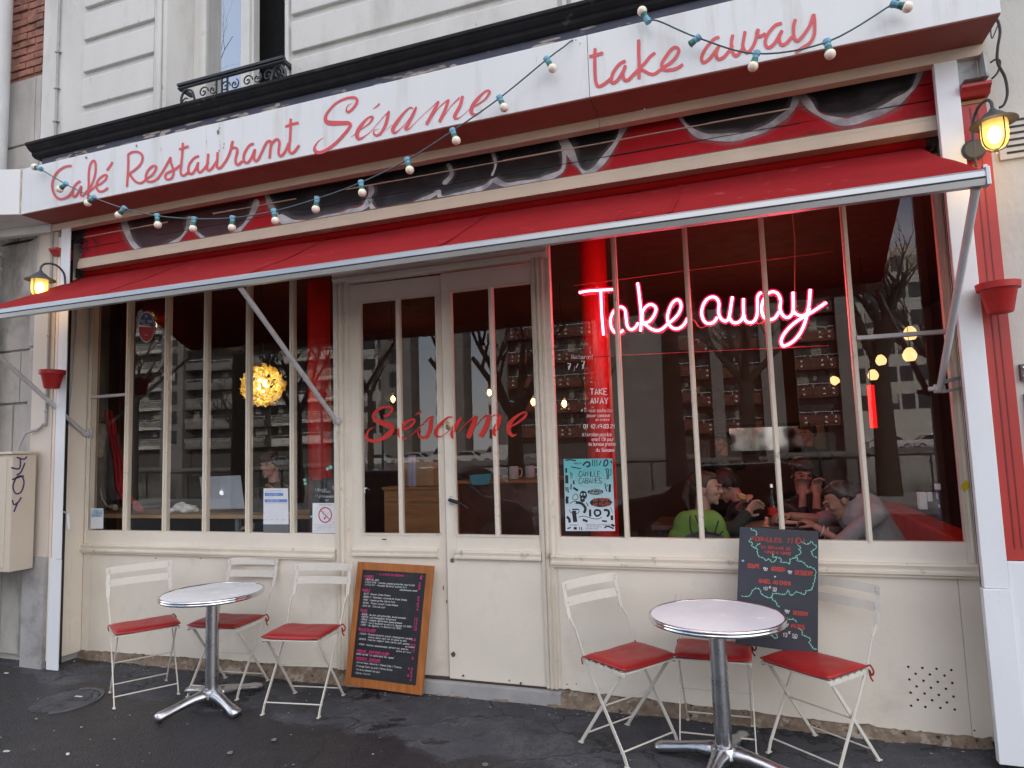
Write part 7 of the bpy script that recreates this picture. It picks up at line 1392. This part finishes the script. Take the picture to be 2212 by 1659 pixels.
# ------------------------------------------------------------------ the other side of the street, seen in the glass
# (u, v) positions below are where the photograph shows each reflection; mirrored in the glazing plane Y = 0
def mir_at(u, v, d):            # the real point behind the camera, d metres beyond the glass in the mirror world
    p = at(u, v, 4 + d); return Vector((p.x, -p.y, p.z))
FARY = 70
CONC = pm('concrete_grey', (.20, .19, .18), .85, .1, .4); CONCD = pm('concrete_dark', (.09, .085, .08), .85, .1, .4); WHB = pm('white_balcony', (.62, .60, .56), .8, .06, .5); REDB = pm('red_brown_panel', (.15, .045, .03), .7, .15, .6); WIND = pm('far_window', (.03, .035, .04), .25, .3, .4); BLINDM = pm('far_blind', (.36, .33, .28), .8, .3, .7); DOTM = pm('white_dots', (.85, .85, .82), .5, 0)
def fx(u): return mir_at(u, 880, FARY).x
def block(name, label, u0, u1, h, wall, par, cols, fl=2.75, railm=None, dots=False, d0=0, z0=2.6, slit=False, dep=12):
    X0, X1 = sorted((fx(u0), fx(u1))); Y = -FARY + d0; B = thing(name, label, 'building')
    q = MB(); q.box(X0, X1, Y - dep, Y, -.2, h); q.build('walls', wall, B)
    n = int((h - z0) / fl); wq, pq, rq, dq, cq = MB(), MB(), MB(), MB(), MB(); cw = (X1 - X0) / cols; rr = random.Random(int(u0))
    for k in range(n):
        z = z0 + k * fl
        for c in range(cols):
            xa = X0 + c * cw + cw * .1; xb = xa + cw * .8
            if slit: xa = X0 + c * cw + cw * .3; xb = xa + cw * .4
            wq.box(xa, xb, Y - .05, Y + .05, z + (1.0 if not slit else .7), z + fl - .25)
            if not slit and rr.random() < .6: wq.box(xa + cw * .3, xa + cw * .33, Y + .05, Y + .08, z + 1, z + fl - .25)
        if par:
            pq.box(X0, X1, Y, Y + 1.3, z - .14, z + .04)
            for c in range(cols):
                hh = .95 if dots else rr.choice((.22, .3, .9)); pq.box(X0 + c * cw, X0 + (c + 1) * cw - .1, Y + 1.22, Y + 1.3, z, z + hh)
                if hh < .5:
                    for k_ in range(int(cw / .16)): rq.box(X0 + c * cw + k_ * .16, X0 + c * cw + k_ * .16 + .035, Y + 1.24, Y + 1.28, z + hh, z + 1.0)
                    rq.box(X0 + c * cw, X0 + (c + 1) * cw - .1, Y + 1.23, Y + 1.3, z + .98, z + 1.04)
        for c in range(cols):
            if rr.random() < .35: cq.box(X0 + c * cw + cw * .12, X0 + c * cw + cw * rr.uniform(.3, .85), Y + .05, Y + .09, z + rr.uniform(1.0, 1.8), z + fl - .27)
        if railm: 
            rq.box(X0, X1, Y + 1.25, Y + 1.32, z + 1.22, z + 1.28)
            for c in range(cols + 1): rq.box(X0 + c * cw - .03, X0 + c * cw + .03, Y + 1.25, Y + 1.31, z + .9, z + 1.25)
        if dots:
            x = X0 + .4; j = 0
            while x < X1 - .4:
                for zz_ in (z + .22, z + .70): dq.box(x - .09, x + .09, Y + 1.3, Y + 1.38, zz_ - .09, zz_ + .09)
                x += .85 if j % 2 == 0 else 1.9; j += 1
    wq.build('windows', WIND, B); cq.build('blinds', BLINDM, B)
    if par: pq.build('balconies', par, B)
    else: pq.bm.free()
    if railm: rq.build('balcony_rails', railm, B)
    else: rq.bm.free()
    if dots: dq.build('panel_dots', DOTM, B)  # plain white dots on the parapets, no emission
    else: dq.bm.free()
    return B
block('apartment_block', 'far pale apartment block with white balconies, reflected at the left end', 150, 372, 24, CONCD, WHB, 7, railm=WHB)
block('concrete_pier_block', 'narrow grey concrete stair tower reflected between the balconies', 376, 416, 22, CONC, None, 1, slit=True, d0=1.6)
block('apartment_block', 'far apartment block with dark balconies and white rails, reflected left of the paper lamp', 418, 560, 21, CONCD, CONC, 4, railm=WHB)
block('apartment_block', 'far apartment block with white balcony rails, reflected behind the red column', 575, 740, 26, CONCD, WHB, 6, railm=WHB)
block('office_block', 'white block with square dark windows reflected in the left door leaf', 770, 965, 26, pm('offwhite_wall', (.48, .47, .45), .8, .05), None, 6, fl=2.6, dep=2.5)
block('blank_tower', 'tall blank grey tower reflected in the door glass', 962, 1024, 40, CONC, None, 1, slit=True, d0=3, dep=2.5)
block('low_white_house', 'low white houses reflected below the strip of sky', 1022, 1062, 8.0, WHB, None, 3, slit=True, d0=-8, dep=4)
block('red_balcony_building', 'long building with red brown balconies and rows of white dots, reflected in the right window', 1064, 1870, 34, CONCD, REDB, 26, fl=2.85, railm=WHB, dots=True)
q = MB()
Bp = thing('facade_piers', 'pale vertical concrete piers in front of the red balcony building', 'piers')
for u, w_ in ((1098, 1.2), (1306, 1.6), (1378, 8.0), (1500, 1.4), (1560, 1.2), (1690, 3.2), (1712, 1.2), (1835, 1.4)): x = fx(u); q = MB(); q.box(x - w_ / 2, x + w_ / 2, -FARY + 1.4, -FARY + 1.9, -.2, 34 if w_ < 3 else 15.5); q.build('pier', CONC, Bp)
block('stone_house', 'pale stone house reflected at the far right', 1872, 2120, 20, STONE, None, 7)
q = MB(); q.box(-150, 150, -60.5, -60, -.3, .05); tag(q.build('quay_wall', CONC), 'low stone edge of the far canal quay', 'wall')
q = MB()
for i in range(120): q.box(-60 + i * 1.0, -59.96 + i * 1.0, -16.9, -16.86, -.2, .85)
q.box(-60, 60, -16.92, -16.85, .82, .88); tag(q.build('canal_railing', IRON), 'iron railing along the near side of the canal', 'railing')
# cars
def car(name, label, loc, rz, col, scale=1.0, van=False, grp=None):
    C = thing(name, label, 'van' if van else 'car', loc, rz, grp); C.scale = (scale,) * 3
    L = 2.0
    prof = [(-L, .32), (-L, .72), (-1.85, .86), (-1.55, .92), (-1.05, 1.34), (-.6, 1.44), (.35, 1.42), (.62, 1.34), (1.12, .96), (1.75, .84), (1.98, .66), (2.02, .32)] if not van else [(-2.2, .32), (-2.22, 1.0), (-2.1, 1.95), (1.0, 1.98), (1.35, 1.6), (1.62, 1.15), (2.15, .98), (2.25, .32)]
    q = MB(); q.prism(prof, -.82, .82, 'y'); body = q.build('body', col, C, bevel=.06)
    g_ = pm('car_glass', (.02, .022, .025), .08, .1, 3)
    gp = [(-1.35, .96), (-.98, 1.30), (-.6, 1.37), (.32, 1.36), (.55, 1.30), (.98, .96)] if not van else [(.75, 1.2), (.75, 1.8), (1.0, 1.82), (1.5, 1.2)]
    for s in (-1, 1): q = MB(); q.prism(gp, s * .815, s * .832, 'y'); q.build('side_window', g_, C)
    q = MB(); a, b = ((.63, 1.35), (1.14, .98)) if not van else ((1.04, 1.94), (1.62, 1.2)); q.face([(a[0] + .01, -.68, a[1]), (a[0] + .01, .68, a[1]), (b[0] + .015, .74, b[1] + .01), (b[0] + .015, -.74, b[1] + .01)]); q.build('windscreen', g_, C)
    if not van: q = MB(); q.face([(-1.07, -.66, 1.34), (-1.07, .66, 1.34), (-1.57, .72, .94), (-1.57, -.72, .94)]); q.build('rear_window', g_, C)
    for x in (-1.25, 1.28):
        for s in (-1, 1): q = MB(); q.tube([(x, s * .70, .31), (x, s * .85, .31)], .31, 20); w_ = q.build('wheel', BLK, C, True); q = MB(); q.tube([(x, s * .845, .31), (x, s * .858, .31)], .19, 14); q.build('rim', ALU, w_, True)
    for s in (-1, 1): q = MB(); q.ell((2.0 if not van else 2.24, s * .6, .66), (.05, .16, .08)); q.build('headlight', emis('lens', (0, 0, 0), 0, (.5, .5, .5)), C, True); q = MB(); q.ell((-1.98 if not van else -2.2, s * .66, .78), (.04, .09, .09)); q.build('rear_light', INRED, C, True)
    return C
CW = pm('car_white', (.65, .65, .66), .25, .03, 2, coat=.5); CSI = pm('car_silver', (.36, .37, .39), .28, .03, 2, metal=.4, coat=.5); CDB = pm('car_navy', (.012, .02, .055), .15, .1, 2, coat=1); CBK = pm('car_black', (.012, .013, .016), .15, .1, 2, coat=1)
RZ = -.19
car('parked_car', 'dark navy car parked at the kerb behind the camera, reflected behind the laptop', (-5.2, -7.0, RZ), 0, CDB, .95, grp='cars parked at the near kerb')
car('parked_car', 'black car parked at the kerb behind the camera, reflected in the right door leaf', (-.2, -7.1, RZ), R(180), CBK, .95, grp='cars parked at the near kerb')
for i, (u, col, rz, lab, van) in enumerate([(690, CSI, 0, 'silver car on the far quay reflected beside the holly decals', 0), (945, CSI, 0, 'grey car on the far quay, left one in the door reflection', 0), (1000, CW, 180, 'white car on the far quay in the middle of the door reflection', 0), (1070, CW, 180, 'white car on the far quay right of the door lock', 0), (1135, CW, 180, 'white van on the far quay reflected in the right door leaf', 1), (1215, CSI, 180, 'pale car on the far quay reflected beside the poster', 0), (1900, CW, 0, 'white car reflected beside the thin red column', 0), (1985, CW, 0, 'second white car reflected at the right end', 0)]):
    car('parked_van' if van else 'parked_car', lab, (fx(u), -FARY + 9, -.18), R(rz), col, .93 if i < 6 else .9, van=van, grp=None if van else 'cars parked on the far quay')
# bare plane trees
BARK = pm('bark', (.055, .045, .035), .9, .25, 8, .8, 30)
def tree(label, x, y, h=9, r_=.16, seed=1, lean=0, fork=3.2):
    T = thing('bare_tree', label, 'tree', (x, y, -.19)); rr = random.Random(seed); q = MB(); br = MB()
    def branch(p, d, ln, r0, dep):
        n = 5; P = [p]; rs = [r0]
        for i in range(n): d = (d + Vector((rr.uniform(-.16, .16), rr.uniform(-.16, .16), rr.uniform(-.05, .12)))).normalized(); P.append(P[-1] + d * ln / n); rs.append(r0 * (1 - .55 * (i + 1) / n))
        br.tube(P, rs, 8 if dep < 2 else 5)
        if dep < 5:
            for k in range(3 if dep < 3 else 2):
                i = rr.randint(2, n); a = rr.uniform(0, 6.28); nd = (d + Vector((math.cos(a), math.sin(a), rr.uniform(0, .6))) * rr.uniform(.5, .9)).normalized(); branch(P[i], nd, ln * rr.uniform(.55, .8), rs[i] * .72, dep + 1)
    q.tube([(0, 0, 0), (lean * .3, 0, fork * .5), (lean, 0, fork)], [r_ * 1.2, r_, r_ * .85], 14)
    for k in range(4): a = 6.28 * k / 4 + rr.uniform(-.4, .4); branch(Vector((lean, 0, fork - .1)), Vector((math.cos(a) * .6, math.sin(a) * .6, 1)).normalized(), (h - fork) * .42, r_ * .62, 1)
    q.build('trunk', BARK, T, True); br.build('branches', BARK, T, True); return T
for i, (u, d, h, r_, fk) in enumerate([(300, 16, 8, .13, 3.6), (620, 14.5, 8, .17, 3.0), (905, 26, 9, .14, 4.5), (1110, 15, 8.5, .24, 2.6), (1440, 14.5, 9, .26, 4.6), (1620, 24, 9, .3, 4.0), (1930, 16, 9, .26, 3.6), (2080, 22, 9, .2, 3.5), (1290, 40, 10, .2, 4), (760, 40, 10, .2, 4), (480, 42, 10, .2, 4)]):
    p = mir_at(u, 880, d); tree(['bare tree reflected at the left end of the window', 'bare tree with a dark trunk reflected behind the paper lamp', 'thin bare tree reflected against the strip of sky', 'forked bare plane tree reflected in the right door leaf', 'thick dark trunk reflected under the neon word', 'broad trunk reflected right of the neon sign', 'tree reflected behind the opal lamps', 'tree reflected at the right end of the window', 'distant tree on the far bank behind the poster', 'distant tree on the far bank behind the door frame', 'distant tree on the far bank behind the laptop'][i], p.x, p.y, h, r_, 20 + i, 0, fk)
# the tree top caught in the upstairs pane
p = mir_at(498, 300, 13); tree('tree whose top twigs are reflected in the upstairs window', p.x, p.y, 17.5, .2, 77, 0, 7.0)
# street lamps
for u, d, lab in ((674, 14, 'old style street lantern reflected on the red column'), (930, 24, 'tall curved street lamp reflected in the door glass')):
    p = mir_at(u, 960, d); Lm = thing('street_lamp', lab, 'street lamp', (p.x, p.y, -.19)); q = MB(); q.lathe([(.09, 0), (.09, .3), (.05, .5), (.035, 2.8), (.03, 3.1)], (0, 0, 0), 14); q.build('post', IRON, Lm, True)
    q = MB(); q.lathe([(.06, 3.1), (.16, 3.5), (.18, 3.55), (.02, 3.75), (.01, 3.85)], (0, 0, 0), 6); q.build('lantern_head', IRON, Lm)
